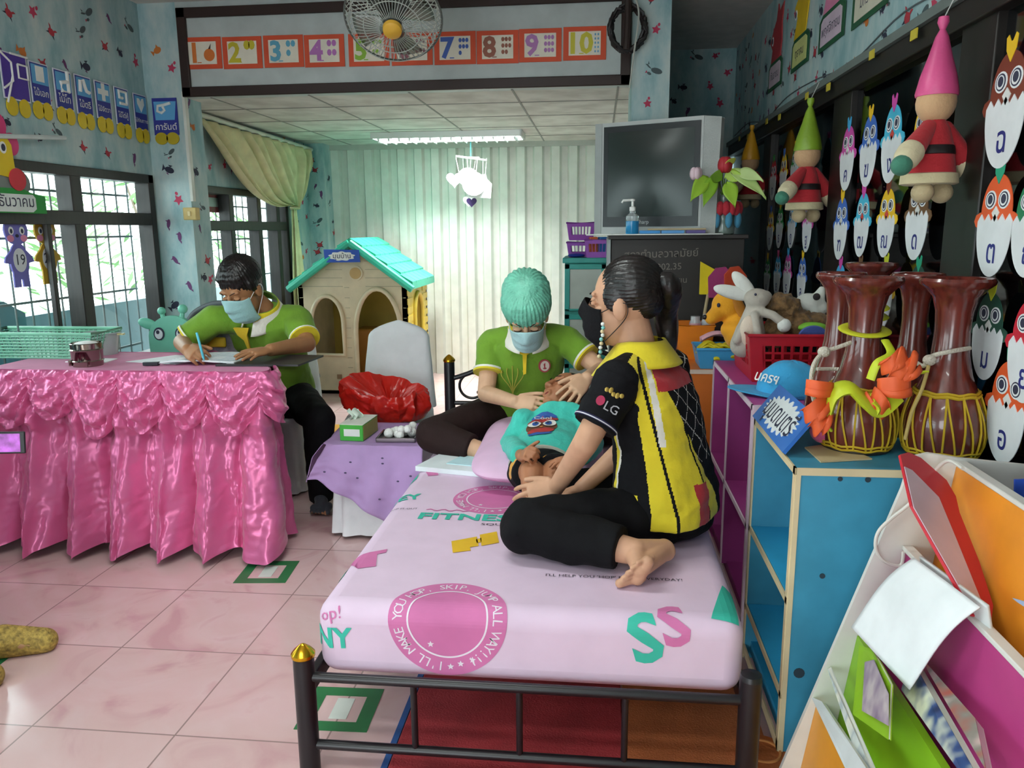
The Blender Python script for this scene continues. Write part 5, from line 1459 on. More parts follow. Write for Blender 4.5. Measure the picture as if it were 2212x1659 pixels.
for a, q in (((1628, 640), (1585, 590)), ((1622, 642), (1545, 622))):
    p0, p1 = Hx(*a, y + .02), Hx(*q, y + .03); d = p1 - p0; MB().ell((0, 0, 0), (d.length * .55, .02, .026), 0, Matrix.Translation((p0 + p1) / 2) @ d.to_track_quat('X', 'Z').to_matrix().to_4x4()).build('ear', cloth('dedfd8'), t)
MB().ell(Hx(1632, 636, y - .045), .005).build('eye', INK, t)
# shaggy brown plush
t = thing('plush_bear', 'shaggy brown plush toy lying in the red basket', 'plush toy', (.85, 3.12, .83))
b = MB(); y = 3.12
b.ell(Hx(1690, 665, y), (.075, .06, .055)).ell(Hx(1715, 705, y), (.1, .07, .065)).ell(Hx(1675, 720, y - .02), (.06, .05, .06)).ell(Hx(1760, 700, y), (.06, .05, .045))
b.remesh('plush_body', cloth('6f5330', var=.35, vscale=40, bump=.9, bscale=60), t, .006, 3, wrinkle=.012, wscale=38)
t = thing('plush_cat', 'white plush animal with a dark eared head behind the brown plush', 'plush toy', (.93, 3.2, .83))
b = MB(); y = 3.2; b.ell(Hx(1745, 655, y), (.05, .045, .04)).cap(Hx(1765, 650, y), Hx(1775, 625, y), .03, .014).ell(Hx(1772, 665, y), (.03, .03, .03)).cap(Hx(1750, 660, y), Hx(1755, 700, y), .04, .05)
b.remesh('plush_body', cloth('cdd2cc'), t, .006, 5); MB().ell(Hx(1764, 641, y - .04), (.014, .01, .014)).build('dark_patch', P('241d22', .8), t)
o = MB().disc((0, 0), .052, .038, -.006, .006, 0, frame(Hx(1756, 725, 2.985), (1, .1, 0), (0, -.2, 1))); tag(o.build('blue_paddle', cloth('4257a0'), bevel=.004), 'blue oval paddle leaning in the near corner of the red basket', 'paddle')
o = MB().ell(Hx(1755, 707, 3.05), (.055, .03, .02)); tag(o.build('green_pouch', P('7ec03a', .6)), 'lime green pouch in the red basket', 'pouch')

# blue cap
c = V((.64, 2.74, .8115)); t = thing('baseball_cap', 'sky blue cap with white lettering on the magenta shelf', 'cap', c); M = Matrix.Translation(c) @ Matrix.Rotation(-.15, 4, 'Z')
def crown(u, v):
    a = 2 * math.pi * u; ph = v * math.pi / 2; r = math.cos(ph) ** .8
    return M @ V((.115 * r * math.cos(a) + .03, .09 * r * math.sin(a), .115 * math.sin(ph) ** .9 * (1 - .25 * max(0, math.cos(a)) * (1 - v)) + .006 * nz(math.cos(a) * 3, math.sin(a) * 3, v * 3)))
MB().grid(crown, 40, 16, closed=True).build('crown', cloth('3aa6dc'), t, solid=.004)
def brim(u, v): a = math.pi + (u - .5) * 2.3; r = 1 + .85 * v * (1 - abs(u - .5) ** 2 * 2.2); return M @ V((.115 * math.cos(a) * r + .03, .09 * math.sin(a) * (1 + .25 * v), .012 + .0 * v - .008 * v + .014 * (1 - (2 * u - 1) ** 2) * v))
MB().grid(brim, 24, 10).build('brim', cloth('3a9fd2'), t, solid=.004)
MB().text('นครฯ', .05, M @ frame((-.052, -.05, .062), (.66, -.74, .0), (.35, .3, .9)), 0, .006, .012).build('lettering', M_WHITE, t, smooth=False)
MB().box((0, 0, 0), (.05, .03, .006), 0, M @ Matrix.Translation((.125, -.04, .03))).build('strap', P('2a55b0', .5), t)

# music corner card
p0, p1 = V((.485, 2.40, .806)), V((.485, 2.0, .806)); M = frame((p0 + p1) / 2, p1 - p0, (.075, 0, .1)); L = .2; h = .125
t = thing('corner_sign', 'blue sign with a white cloud label leaning on the blue shelf', 'sign', (p0 + p1) / 2)
MB().prism([(-L, 0), (L, 0), (L, h), (-L, h)], 0, .01, 0, M).build('sign_board', P('2a6cc0', .5), t, bevel=.001)
MB().prism([((.16 + .012 * math.sin(22 * q)) * math.cos(q), h / 2 + (.046 + .007 * math.sin(22 * q)) * math.sin(q)) for q in np.linspace(0, 6.283, 120)[:-1]], .01, .012, 0, M).build('cloud_label', P('dfe6e8', .6), t, smooth=False)
MB().text('มุมดนตรี', .085, M @ Matrix.Translation((0, h / 2 - .005, 0)), 0, .0126, .006).build('word', INK, t, smooth=False)
o = MB().prism([(0, 0), (.14, .01), (.12, .16), (.02, .13)], 0, .004, 0, Matrix.Translation((.56, 1.95, .801)) @ Matrix.Rotation(.2, 4, 'Z')); tag(o.build('cardboard_piece', P('c9b48a', .7), smooth=False), 'beige cardboard piece beneath the leaning blue sign', 'cardboard')
o = MB().ell((.605, 2.12, .84), (.03, .045, .032)); tag(o.build('pink_pouch', cloth('d65a86')), 'pink pouch between the blue sign and the near drum', 'pouch')

# ---------------------------------------------------------------- drums
M_DRUM = mat('oxblood_lacquer', '682a22', .22, var=.25, coat=.5, wood=True); M_LACE = P('c9a820', .6)
def drum(c, lab, lace=True, s=1.0, neck_ribbon=None):
    t = thing('goblet_drum', lab, 'drum', c, group='goblet drums on the shelves'); M = Matrix.Translation(c)
    pr = [(.070, .0), (.082, .004), (.092, .03), (.097, .07), (.092, .11), (.075, .16), (.055, .21), (.044, .26), (.040, .32), (.043, .37), (.052, .405), (.070, .425), (.084, .437), (.086, .445), (.082, .452), (.072, .45), (.05, .43), (.0, .40)]
    pr = [(r * s, z) for r, z in pr]
    MB().lathe(pr, 40, 0, M).build('drum_body', M_DRUM, t)
    MB().lathe([(.0, -.0005), (.083 * s, .0), (.088 * s, .006), (.088 * s, .012), (.083 * s, .012)], 36, 0, M).build('drum_skin', P('2a2018', .5), t)
    if lace:
        def R_(z): 
            for (r0, z0), (r1, z1) in zip(pr, pr[1:]):
                if z0 <= z <= z1: return r0 + (r1 - r0) * (z - z0) / max(1e-6, z1 - z0)
            return .09 * s
        b = MB()
        for k in range(13):
            a = 2 * math.pi * k / 13
            for da in (.0, .34):
                q = [(a + da * (1 - i / 7), .012 + .155 * i / 7) for i in range(8)]
                b.tube([c + V(((R_(z) + .003) * math.cos(w), (R_(z) + .003) * math.sin(w), z)) for w, z in q], .0026, 5)
        for z, r in ((.012, .003), (.022, .003), (.163, .004), (.170, .004)): b.tube([c + V(((R_(z) + .003) * math.cos(w), (R_(z) + .003) * math.sin(w), z + .002 * math.sin(9 * w))) for w in np.linspace(0, 6.283, 40)[:-1]], r, 5, closed=True)
        b.build('lacing', M_LACE, t)
    if neck_ribbon:
        b = MB()
        for z in neck_ribbon: b.tube([c + V((.050 * math.cos(w), .050 * math.sin(w), z + .009 * math.sin(w))) for w in np.linspace(0, 6.283, 28)[:-1]], .015, 8, closed=True, flat=.3)
        b.build('neck_ribbon', P('c9cc2a', .5), t)
    return t


D1, D2, D3, D4, D5 = V((.69, 2.105, .801)), V((.885, 2.055, .801)), V((.685, 2.315, .801)), V((.875, 2.27, .801)), V((.885, 2.68, .811))
drum(D1, 'dark red drum wearing the yellow and orange garland, beside the blue sign', neck_ribbon=(.315,))
drum(D2, 'dark red drum with bare yellow lacing, nearest to the coloured book rack')
drum(D3, 'dark red drum behind the garlanded drum, tied with white rope', False, .8)
drum(D4, 'dark red drum standing behind the drum by the book rack', False, .8, (.13,))
drum(D5, 'dark red drum with lime ribbons round its neck at the back of the group', False, .95, (.28, .31))
M_ROPE = mat('white_rope', 'cfc8b8', .8, bump=.6, bscale=220)
q = [(1760, 870, 2.0), (1752, 835, 2.0), (1757, 790, 2.02), (1778, 762, 2.05), (1810, 750, 2.06), (1838, 740, 2.07)]
t = thing('rope', 'white rope knotted across the necks of the two front left drums', 'rope', at(1778, 762, y=2.05))
MB().tube(spline([at(a, b, y=y) for a, b, y in q]), .0055, 8).build('rope_length', M_ROPE, t); MB().ell(at(1780, 760, y=2.05), (.016, .014, .014)).build('knot', M_ROPE, t)
MB().tube(spline([at(a, b, y=y) for a, b, y in ((1765, 797, 2.19), (1800, 797, 2.2), (1835, 798, 2.18))]), .005, 8).build('rope_length', M_ROPE, t)
t = thing('rope', 'white rope looped round the neck of the drum by the book rack', 'rope', at(2000, 775, y=2.0))
MB().tube(spline([at(a, b, y=y) for a, b, y in ((1945, 780, 2.12), (1975, 782, 2.05), (1995, 790, 2.0), (2012, 770, 2.0), (2050, 760, 1.99), (2095, 752, 2.02))]), .0055, 8).build('rope_length', M_ROPE, t)
MB().ell(at(2008, 778, y=1.995), (.016, .014, .014)).build('knot', M_ROPE, t)
MB().tube(spline([at(a, b, y=y) for a, b, y in ((2006, 790, 1.99), (1992, 840, 1.97), (1970, 890, 1.95), (1955, 950, 1.93))]), .0045, 8).build('rope_length', P('b09a5a', .8), t)
# garland of lime ribbon and orange petals on the first drum
t = thing('garland', 'lime ribbon garland with orange petals draped over the front drum', 'garland', D1 + V((0, -.05, .17)))
def D(px, py, y=1.985): return at(px, py, y=y)
lm = P('c8d62a', .5)
for pts, r in (([(1785, 890, 1.98), (1800, 850, 1.97), (1835, 838, 1.965), (1868, 868, 1.96), (1890, 880, 1.97), (1925, 850, 1.99)], .036), ([(1880, 865, 1.96), (1892, 880, 1.96), (1885, 895, 1.96)], .026), ([(1790, 870, 1.97), (1782, 905, 1.97), (1795, 930, 1.97)], .012), ([(1912, 735, 2.05), (1925, 765, 2.0), (1895, 785, 1.98), (1880, 820, 1.98)], .011), ([(1945, 806, 2.05), (1975, 806, 2.0), (2005, 803, 1.99)], .012)):
    MB().tube(spline([D(*p) for p in pts]), r, 10, flat=.35).build('ribbon', lm, t)
rnd = random.Random(21)
def petal(p, d, L, w):
    d = V(d).normalized(); s_ = d.cross(V((0, -1, .2))).normalized()
    fn = lambda u, v: p + d * L * v + s_ * (u - .5) * 2 * w * (.55 + .6 * v - .5 * v * v + .12 * math.sin(u * 14) * v) + V((0, -.02 * math.sin(3 * v), .012 * math.sin(u * 9)))
    MB().grid(fn, 14, 8).build('petal', P('e8602c', .55), t, solid=.0015)
for px, py, dx, dz, L, w in ((1800, 845, -1, .1, .07, .022), (1790, 860, -.7, -.7, .075, .03), (1788, 880, -.4, -.9, .07, .028), (1880, 850, .3, -.5, .06, .03), (1895, 840, .9, .1, .075, .035), (1925, 835, .3, .9, .09, .032), (1930, 820, .6, .5, .06, .03), (1905, 800, .7, .6, .055, .026)):
    petal(D(px, py, 1.965), (dx, -.1, dz), L, w)

# ---------------------------------------------------------------- book rack in the right foreground
t = thing('book_rack', 'tiered book rack with white frame and coloured panels in the right foreground', 'book rack', (.8, 1.4, 0))
M_RK = P('dcdcd6', .45); RY = 1.76
Me = frame((0, RY, 0), (1, 0, 0), (0, 0, 1))
prof = [(.435, 0), (.455, .05), (.685, .80), (.70, .875), (.735, .885), (.80, .875), (.975, .86), (.975, 0)]
MB().prism(prof, -.012, 0, 0, Me).build('end_panel', M_RK, t, bevel=.003)
MB().prism(prof, -.012, 0, 0, frame((0, .72, 0), (1, 0, 0), (0, 0, 1))).build('end_panel', M_RK, t, bevel=.003)
for (xt, zt), (xb, zb), col, nm in (((.795, .862), (.745, .45), 'e8932a', 'orange'), ((.70, .66), (.655, .30), 'b33a7c', 'magenta'), ((.615, .44), (.575, .13), '82b81e', 'green'), ((.535, .26), (.50, .02), 'e39a2c', 'low orange')):
    q = [(xt, zt), (xt + .016, zt), (xb + .016, zb), (xb, zb)]
    p = MB().add([(x, y, z) for y in (.73, RY - .001) for x, z in q], [(0, 1, 2, 3), (7, 6, 5, 4), (0, 4, 5, 1), (1, 5, 6, 2), (2, 6, 7, 3), (3, 7, 4, 0)]).build('tier_panel', P(col, .4), t, smooth=False); p['label'] = nm + ' tier panel'
    if zt > .6: MB().span((xt - .004, .73, zt - .003), (xt + .02, RY - .001, zt + .008)).build('edge_band', M_RK, t, bevel=.002)
    MB().span((xb - .0, .73, max(.015, zb - .012)), (xb + .10, RY - .001, max(.027, zb))).build('tier_floor', M_RK, t, smooth=False)
# red board, white cord, drawing pad and books in the rack
def panel_obj(nm, lab, cat, pts, th, col, edgecol=None, grp=None, bev=.001, rough=.5):
    """flat sheet through three or more corner points of the place"""
    p = [V(q) for q in pts]; n = (p[1] - p[0]).cross(p[-1] - p[0]).normalized() * th
    m = len(p); b = MB(); b.add(p + [q + n for q in p], [tuple(range(m))[::-1], tuple(range(m, 2 * m))]); b.add(p + [q + n for q in p], [(i, (i + 1) % m, m + (i + 1) % m, m + i) for i in range(m)], 1 if edgecol else 0)
    return tag(b.build(nm, [P(col, rough)] + ([P(edgecol, .6)] if edgecol else []), smooth=False), lab, cat, grp)


def rb_(px, py, x): return at(px, py, x=x)
q1, q2, q3 = at(1950, 1000, y=1.69), at(2100, 1310, x=.708), at(2060, 1100, x=.752); nn = (q2 - q1).cross(q3 - q1).normalized()
if nn.y > 0: nn = -nn
t = thing('red_board', 'red rimmed board with a pale face leaning in the top tier of the book rack', 'board', q2)
def sheet(pts, d0, d1, nm, m):
    A = [at_plane(px, py, q1, nn) for px, py in pts]; k = len(A); b = MB()
    b.add([p + nn * d0 for p in A] + [p + nn * d1 for p in A], [tuple(range(k))[::-1], tuple(range(k, 2 * k))] + [(i, (i + 1) % k, k + (i + 1) % k, k + i) for i in range(k)]); b.build(nm, m, t, smooth=False)
sheet([(1940, 985), (1958, 980), (1985, 992), (2040, 1040), (2060, 1075), (2068, 1110), (2110, 1215), (2140, 1310), (2135, 1350), (2095, 1330), (1965, 1095)], 0, .006, 'board_sheet', P('c42434', .4))
sheet([(1948, 1012), (1965, 1020), (2022, 1078), (2060, 1170), (2122, 1325), (2096, 1325), (1968, 1100)], .006, .008, 'pale_face', P('c9b3c0', .3))
t = tag(MB().tube(spline([at(px, py, y=y) for px, py, y in ((2080, 1012, 1.64), (2045, 996, 1.70), (2005, 1035, 1.735), (1968, 1085, 1.738), (1925, 1120, 1.738), (1897, 1150, 1.738), (1892, 1185, 1.738), (1910, 1212, 1.738), (1945, 1222, 1.738), (1952, 1192, 1.738))]), .004, 8).build('rope', P('d8d8d0', .6)), 'white cord hanging over the end panel of the book rack', 'cord')
# drawing pad folded over the magenta tier
t = thing('drawing_pad', 'white drawing pad folded open over the magenta tier', 'drawing pad', at(1980, 1320, x=.66))
c0, c1, c2, c3 = rb_(1840, 1355, .565), rb_(1975, 1205, .655), rb_(2118, 1312, .69), rb_(1965, 1490, .60)
def pad(u, v):
    p = lerp(lerp(c0, c3, u), lerp(c1, c2, u), v); p += V((-.012, -.004, .02)) * math.sin(math.pi * min(1, v)) * (.4 + .6 * v); 
    p += V((-.012, -.012, .012)) * math.sin(math.pi * u) * .4
    return p
MB().grid(pad, 20, 24).build('top_sheet', P('e6ecee', .6), t, solid=.003)
def pad2(u, v): p = lerp(c1, c2, u); return p + V((.012 + .012 * v, 0, .004 - .05 * v))
MB().grid(pad2, 8, 10).build('back_sheets', P('d3d8d8', .6), t, solid=.006)
def book(nm, lab, corners, th, cover, page_col='d9d9cf', pat=None, grp='picture books in the rack'):
    p = [V(q) for q in corners]; n = (p[1] - p[0]).cross(p[-1] - p[0]).normalized()
    t = thing(nm, lab, 'book', p[0], group=grp); m = len(p)
    def slab(a, b_, mt, nm_, ins=0.0):
        ce = sum(p, V()) / m; q = [lerp(x, ce, ins) for x in p]; b = MB(); b.add([x + n * a for x in q] + [x + n * b_ for x in q], [tuple(range(m))[::-1], tuple(range(m, 2 * m))] + [(i, (i + 1) % m, m + (i + 1) % m, m + i) for i in range(m)]); b.build(nm_, mt, t, smooth=False)
    slab(0, .0015, P(cover, .35), 'back_cover'); slab(.0015, th - .0015, P(page_col, .8), 'pages', .012); slab(th - .0015, th, pat or P(cover, .35), 'front_cover')
    return t


def blotch(nm, cols):
    m = bpy.data.materials.new(nm); m.use_nodes = True; nt = m.node_tree; b = nt.nodes['Principled BSDF']; n = nt.nodes.new('ShaderNodeTexNoise'); n.inputs['Scale'].default_value = 14; n.inputs['Detail'].default_value = 2
    tc = nt.nodes.new('ShaderNodeTexCoord'); nt.links.new(tc.outputs['Object'], n.inputs['Vector']); r = nt.nodes.new('ShaderNodeValToRGB'); e = r.color_ramp.elements
    e[0].position = .35; e[0].color = lin(cols[0]); e[1].position = .65; e[1].color = lin(cols[-1])
    for i, c in enumerate(cols[1:-1]): e.new(.4 + .2 * (i + 1) / len(cols)).color = lin(c)
    nt.links.new(n.outputs['Fac'], r.inputs['Fac']); nt.links.new(r.outputs['Color'], b.inputs['Base Color']); b.inputs['Roughness'].default_value = .35
    return m


book('picture_book', 'lime green open booklet with a purple grey picture in the green tier', [rb_(1862, 1395, .59), rb_(1848, 1545, .55), rb_(1925, 1600, .545), rb_(1930, 1480, .565), rb_(1890, 1405, .59)], .006, '9cc02a', pat=P('8fbf24', .4))
tag(MB().add([at(px, py, x=x - .014) for px, py, x in ((1868, 1430, .586), (1888, 1425, .584), (1920, 1500, .56), (1920, 1568, .548), (1862, 1535, .555))], [(0, 1, 2, 3, 4), (4, 3, 2, 1, 0)]).build('booklet_picture', blotch('booklet_art', ['c9bfc0', 'a99aa8', '6f5a80']), smooth=False, solid=.001), 'purple grey picture page of the open lime booklet', 'page')
book('picture_book', 'white spined book leaning at the left of the lowest orange tier', [rb_(1752, 1505, .525), rb_(1775, 1515, .53), rb_(1885, 1680, .50), rb_(1840, 1690, .49)], .012, 'd8dfdf', pat=blotch('cover_art', ['dfe5e2', 'c9d8df', '8fb0c8']))
book('picture_book', 'pale book standing next to the lime booklet', [rb_(1795, 1440, .56), rb_(1812, 1480, .56), rb_(1905, 1690, .52), rb_(1880, 1690, .515)], .01, 'cfd4cf', pat=blotch('cover_art_grey', ['d3d9d4', 'b0bcbf', 'e2e2d2']))
book('picture_book', 'blue covered picture book behind the drawing pad', [rb_(1985, 1430, .66), rb_(1965, 1500, .63), rb_(2110, 1700, .595), rb_(2135, 1690, .61)], .018, 'e0e4e4', pat=blotch('cover_art_blue', ['1e2a55', '3a548a', 'dfe4c9']))
book('picture_book', 'worn picture book with a pink edge beside the magenta panel', [rb_(2010, 1445, .675), rb_(2020, 1470, .665), rb_(2150, 1690, .61), rb_(2125, 1575, .655)], .022, 'd8cfc8', pat=blotch('cover_art_pink', ['cdb5b0', '8f8a80', 'b5503f']))
panel_obj('blue_card', 'bright blue card corner at the right picture edge above the rack', 'card', [at(2190, 1035, y=1.62), at(2188, 1150, y=1.62), at(2300, 1190, y=1.62), at(2300, 1030, y=1.62)], .006, '2f55c0', grp=None)
panel_obj('light_blue_tag', 'pale blue pointed paper sticking out at the right edge of the rack', 'paper', [at(2190, 1292, x=.755), at(2200, 1300, x=.755), at(2290, 1360, x=.755), at(2290, 1320, x=.755)], .003, '9fb5d6')

# ---------------------------------------------------------------- chick in egg letter cards on the dark windows
def egg_pts():
    o = [(.066 * math.cos(q), .13 + .13 * math.sin(q)) for q in np.linspace(math.pi, 2 * math.pi, 24)]
    z = [(.066 - .132 * k / 10, .13 + (.0 if k % 2 == 0 else .018) + .012) for k in range(11)]
    return [(x, y) for x, y in o] + z
def chick_pts():
    o = []
    for q in np.linspace(0, math.pi, 22): o.append((.058 * math.cos(q) * (1 - .0 * q), .165 + .095 * math.sin(q)))
    o += [(-.062, .165), (-.078, .158), (-.084, .142), (-.076, .128), (-.06, .122), (-.05, .112), (.05, .112), (.06, .122), (.076, .128), (.084, .142), (.078, .158), (.062, .165)]
    return o
def crest_pts(): return [(0, .235), (.016, .262), (.019, .29), (.012, .296), (.003, .28), (-.003, .28), (-.012, .296), (-.019, .29), (-.016, .262)]
EG, CH, CR = egg_pts(), chick_pts(), crest_pts()
CN = {'r': ('c22336', 'red'), 'y': ('ecc01e', 'yellow'), 'g': ('1f8a3a', 'green'), 'p': ('d04aa8', 'pink'), 'b': ('3a6ac0', 'royal blue'), 'c': ('45b8d8', 'cyan'), 'n': ('6a4a2a', 'olive brown'), 'w': ('7a3420', 'red brown'), 'o': ('e05a28', 'orange'), 'd': ('1d4a3c', 'dark green'), 'm': ('c8487a', 'rose'), 'k': ('1a7a50', 'leaf green'), 's': ('3fa8dc', 'sky blue'), 't': ('22a07a', 'teal'), 'l': ('c9cf2a', 'lime')}
FACE0, BEAK = P('e8ebec', .6), P('dfe0dc', .6)
def owl(px, ptop, pbot, col, crest, letter, lab, bk=None, d=.02):
    lo = at(px, pbot, x=XR - d); hi = at(px, ptop, x=XR - d); s = (hi.z - lo.z) / .275
    s = max(.85, min(1.1, s)); M = frame(lo, (0, -1, 0), (0, 0, 1)) @ Matrix.Scale(s, 4); MT = M; M = M @ Matrix.Scale(1.36, 4, V((1, 0, 0)))
    t = thing('letter_card', lab, 'card', lo, group='chick letter cards on the dark windows')
    S_ = lambda p, k: [(x * k, y) for x, y in p]
    MB().prism(EG, .002, .004, 0, M).build('egg', P('e2e6e8', .6), t, smooth=False)
    MB().prism(CH, 0, .002, 0, M).build('chick', P(CN[col][0], .6), t, smooth=False)
    MB().prism(CR, .002, .0035, 0, M).build('crest', P(CN[crest][0], .6), t, smooth=False)
    for x in (-.024, .026): MB().disc((x, .196), .021, .024, .002, .0032, 0, M, 18).disc((x, .196), .0165, .0195, .0032, .004, 1, M, 18).disc((x, .196), .013, .016, .004, .0046, 0, M, 16).disc((x + .001, .197), .009, .012, .0046, .0052, 1, M, 14).build('eye', [FACE0, INK], t, smooth=False)
    MB().prism([(0, .14), (.014, .163), (0, .18), (-.014, .163)], .002, .004, 0, M).build('beak', P('c9443a', .6) if bk else BEAK, t, smooth=False)
    MB().text(letter, .085, MT @ Matrix.Translation((0, .062, 0)), 0, .0046, .012).build('letter', P('27307c', .6), t, smooth=False)
    return t


for px, a, b, c, cr, ch, lab in (
        (1668, 350, 433, 'r', 'g', 'ก', 'red chick card, first of the top row on the farthest window'), (1690, 342, 425, 'y', 'b', 'ข', 'yellow chick card with a blue crest in the top row of the farthest window'), (1714, 325, 415, 'g', 'y', 'ฃ', 'green chick card with a yellow crest beside the green hatted doll'), (1742, 310, 405, 'c', 'p', 'จ', 'pale chick card mostly hidden behind the green hatted doll'),
        (1662, 452, 541, 'y', 'b', 'ง', 'yellow chick card with a blue crest, second row of the farthest window'), (1682, 445, 536, 'g', 'y', 'ธ', 'green chick card in the second row of the farthest window'), (1708, 438, 536, 's', 'm', 'ฎ', 'sky blue chick card with a rose crest in the second row'), (1741, 431, 545, 'p', 'c', 'ฐ', 'pink chick card below the green hatted doll'),
        (1655, 556, 640, 'g', 'y', 'ม', 'green chick card in the third row above the plush toys'), (1677, 548, 640, 's', 'm', 'ย', 'sky blue chick card in the third row above the plush toys'), (1698, 542, 645, 'p', 's', 'ร', 'pink chick card in the third row above the plush toys'), (1729, 548, 655, 'b', 'y', 'ล', 'royal blue chick card in the third row above the plush toys'),
        (1826, 268, 412, 'p', 's', 'ค', 'pink chick card with a blue crest at the top of the middle window'), (1871, 244, 404, 'b', 'y', 'ฆ', 'royal blue chick card with a yellow crest at the top of the middle window'), (1920, 222, 396, 'c', 'p', 'ง', 'cyan chick card with a pink crest beside the pink hatted doll'), (1985, 218, 388, 'y', 'g', 'จ', 'yellow chick card behind the arm of the pink hatted doll'),
        (1812, 420, 561, 'b', 'y', 'ฑ', 'royal blue chick card in the second row of the middle window'), (1857, 410, 555, 'c', 'p', 'ฒ', 'cyan chick card in the second row of the middle window'), (1909, 400, 556, 'y', 'w', 'ณ', 'yellow chick card with a dark crest in the second row of the middle window'), (1974, 380, 562, 'n', 'y', 'ด', 'olive brown chick card below the feet of the pink hatted doll'),
        (1808, 562, 700, 's', 'p', 'ว', 'sky blue chick card behind the leftmost drum'), (1850, 560, 705, 'y', 'n', 'ศ', 'yellow chick card behind the necks of the front drums'), (1904, 556, 710, 'y', 'l', 'ษ', 'yellow chick card with a lime crest behind the drum lips'), (1972, 562, 730, 'd', 't', 'ส', 'dark green chick card behind the ribboned drum'),
        (2160, 106, 364, 'w', 'y', 'ฉ', 'large red brown chick card with a yellow crest on the nearest window'), (2138, 366, 598, 'o', 't', 'ต', 'large orange chick card with a teal crest on the nearest window'), (2124, 625, 820, 'd', 'l', 'ม', 'dark green chick card right behind the near drum'), (2162, 760, 1000, 'o', 't', 'อ', 'orange chick card low at the right, beside the near drum'),
        (2215, 370, 600, 'k', 'y', 'ถ', 'green chick card cut by the right picture edge'), (2208, 628, 870, 'r', 't', 'ย', 'red chick card cut by the right picture edge')):
    owl(px, a, b, c, cr, ch, lab, c == 'y' or c == 'c', .021 if px not in (2208, 2162, 1985, 1742) else .03)

# ---------------------------------------------------------------- hanging dolls
def doll(px, y_, s, hat, lab, turn=0.0):
    hd = at(px[0], px[1], x=.90); t = thing('hanging_doll', lab, 'doll', hd, group='hanging cloth dolls')
    M = Matrix.Translation(hd) @ Matrix.Rotation(turn, 4, 'Z') @ Matrix.Scale(s, 4)
    MB().ell((0, 0, 0), (.058, .055, .062), 0, M).build('head', cloth('c9a37a'), t)
    h = MB().lathe([(.058, .018), (.06, .026), (.05, .075), (.033, .13), (.018, .185), (.008, .205), (.016, .225), (.014, .24), (.0, .235)], 22, 0, M); h.build('pointed_hat', mat('satin_' + hat, hat, .4, var=.1, bump=.2, bscale=30), t)
    b = MB()
    body = [(.03, -.05), (.045, -.075), (.058, -.12), (.070, -.19), (.074, -.225), (.0, -.225)]
    b.lathe(body, 24, 0, M); b.build('robe', cloth('b3222c'), t)
    for sx, dx, dz in ((-1, -.085, -.075), (1, .075, -.10)):
        p, q = M @ V((sx * .035, -.01, -.075)), M @ V((sx * .035 + dx, -.03, -.075 + dz)); MB().cap(p, q, .024 * s, .036 * s).build('sleeve', cloth('b3222c'), t)
        c2 = lerp(p, q, 1.18); MB().cap(lerp(p, q, 1.0), c2, .038 * s, .037 * s).build('fur_cuff', cloth('d2c6a2'), t); MB().ell(lerp(p, q, 1.5), .03 * s).build('mitten', cloth('3f7f68'), t)
    MB().lathe([(.072, -.205), (.080, -.208), (.082, -.236), (.07, -.24), (0, -.23)], 24, 0, M).build('fur_hem', cloth('cbbf98'), t)
    MB().lathe([(.0595, -.125), (.0625, -.128), (.0665, -.15), (.063, -.152)], 24, 0, M).build('belt', P('1d1718', .5), t)
    for sx in (-.04, .04): MB().ell((sx, -.015, -.262), (.028, .035, .032), 0, M).build('boot', cloth('b5a37f'), t)
    top = M @ V((0, 0, .235)); MB().tube([top, V((.93, top.y, ZT + .03))], .0015, 5).build('hanging_cord', P('c9ccc9', .5), t)
    return t


doll((2022, 222), 0, .90, 'd6528a', 'pink hatted cloth doll in a red robe hanging before the middle window', .5)
doll((1744, 335), 0, .98, '86a82e', 'green hatted cloth doll in a red robe hanging before the far window post', .5)
doll((1621, 352), 0, .90, 'd9a024', 'yellow hatted cloth doll hanging behind the potted plant', .5)
MB_ = MB()
for k, yy in enumerate(np.arange(1.3, 6.2, .45)): MB_.box((XR - .046, yy + .07 * math.sin(k * 3), ZT + .02 - .02 * (k % 2)), (.004, .05, .03))
t = tag(MB_.build('tape_strip', P('c9b83a', .5)), 'yellowed tape strips along the dark window head', 'tape'); t['kind'] = 'stuff'
wr = spline([(XR - .004, 6.2 - .55 * k, 2.045 + .03 * math.sin(k * 2.3)) for k in range(10)]); tag(MB().tube(wr, .003, 5).build('wall_wire', P('5a6266', .6)), 'thin wire drooping along the wallpaper above the dark windows', 'wire')

# month posters above the windows
def poster(px, py, w, col, pan, word, lab, shape):
    c = at(px, py, x=XR - .004); M = frame(c, (0, -1, 0), (0, 0, 1)); t = thing('month_poster', lab, 'poster', c, group='month posters on the right wall')
    MB().prism([(-w, -.075), (w, -.075), (w, .055), (w * .75, .08), (-w * .75, .08), (-w, .055)], 0, .004, 0, M).build('sign_board', P('1f5a3a', .6), t, smooth=False)
    MB().prism([(-w * .82, -.055), (w * .82, -.055), (w * .82, .045), (w * .65, .06), (-w * .65, .06), (-w * .82, .045)], .004, .006, 0, M).build('label_panel', P(pan, .6), t, smooth=False)
    MB().text(word, .06, M @ Matrix.Translation((0, 0, 0)), 0, .0066, .002).build('month_word', INK, t, smooth=False)
    MB().prism(shape, -.002, .003, 0, M).build('bird', P(col, .6), t, smooth=False)
    MB().disc((shape[0][0] + .03, .2), .02, .025, .003, .0045, 0, M).disc((shape[0][0] + .03, .2), .011, .015, .0045, .006, 1, M).build('eye', [FACE0, INK], t, smooth=False)


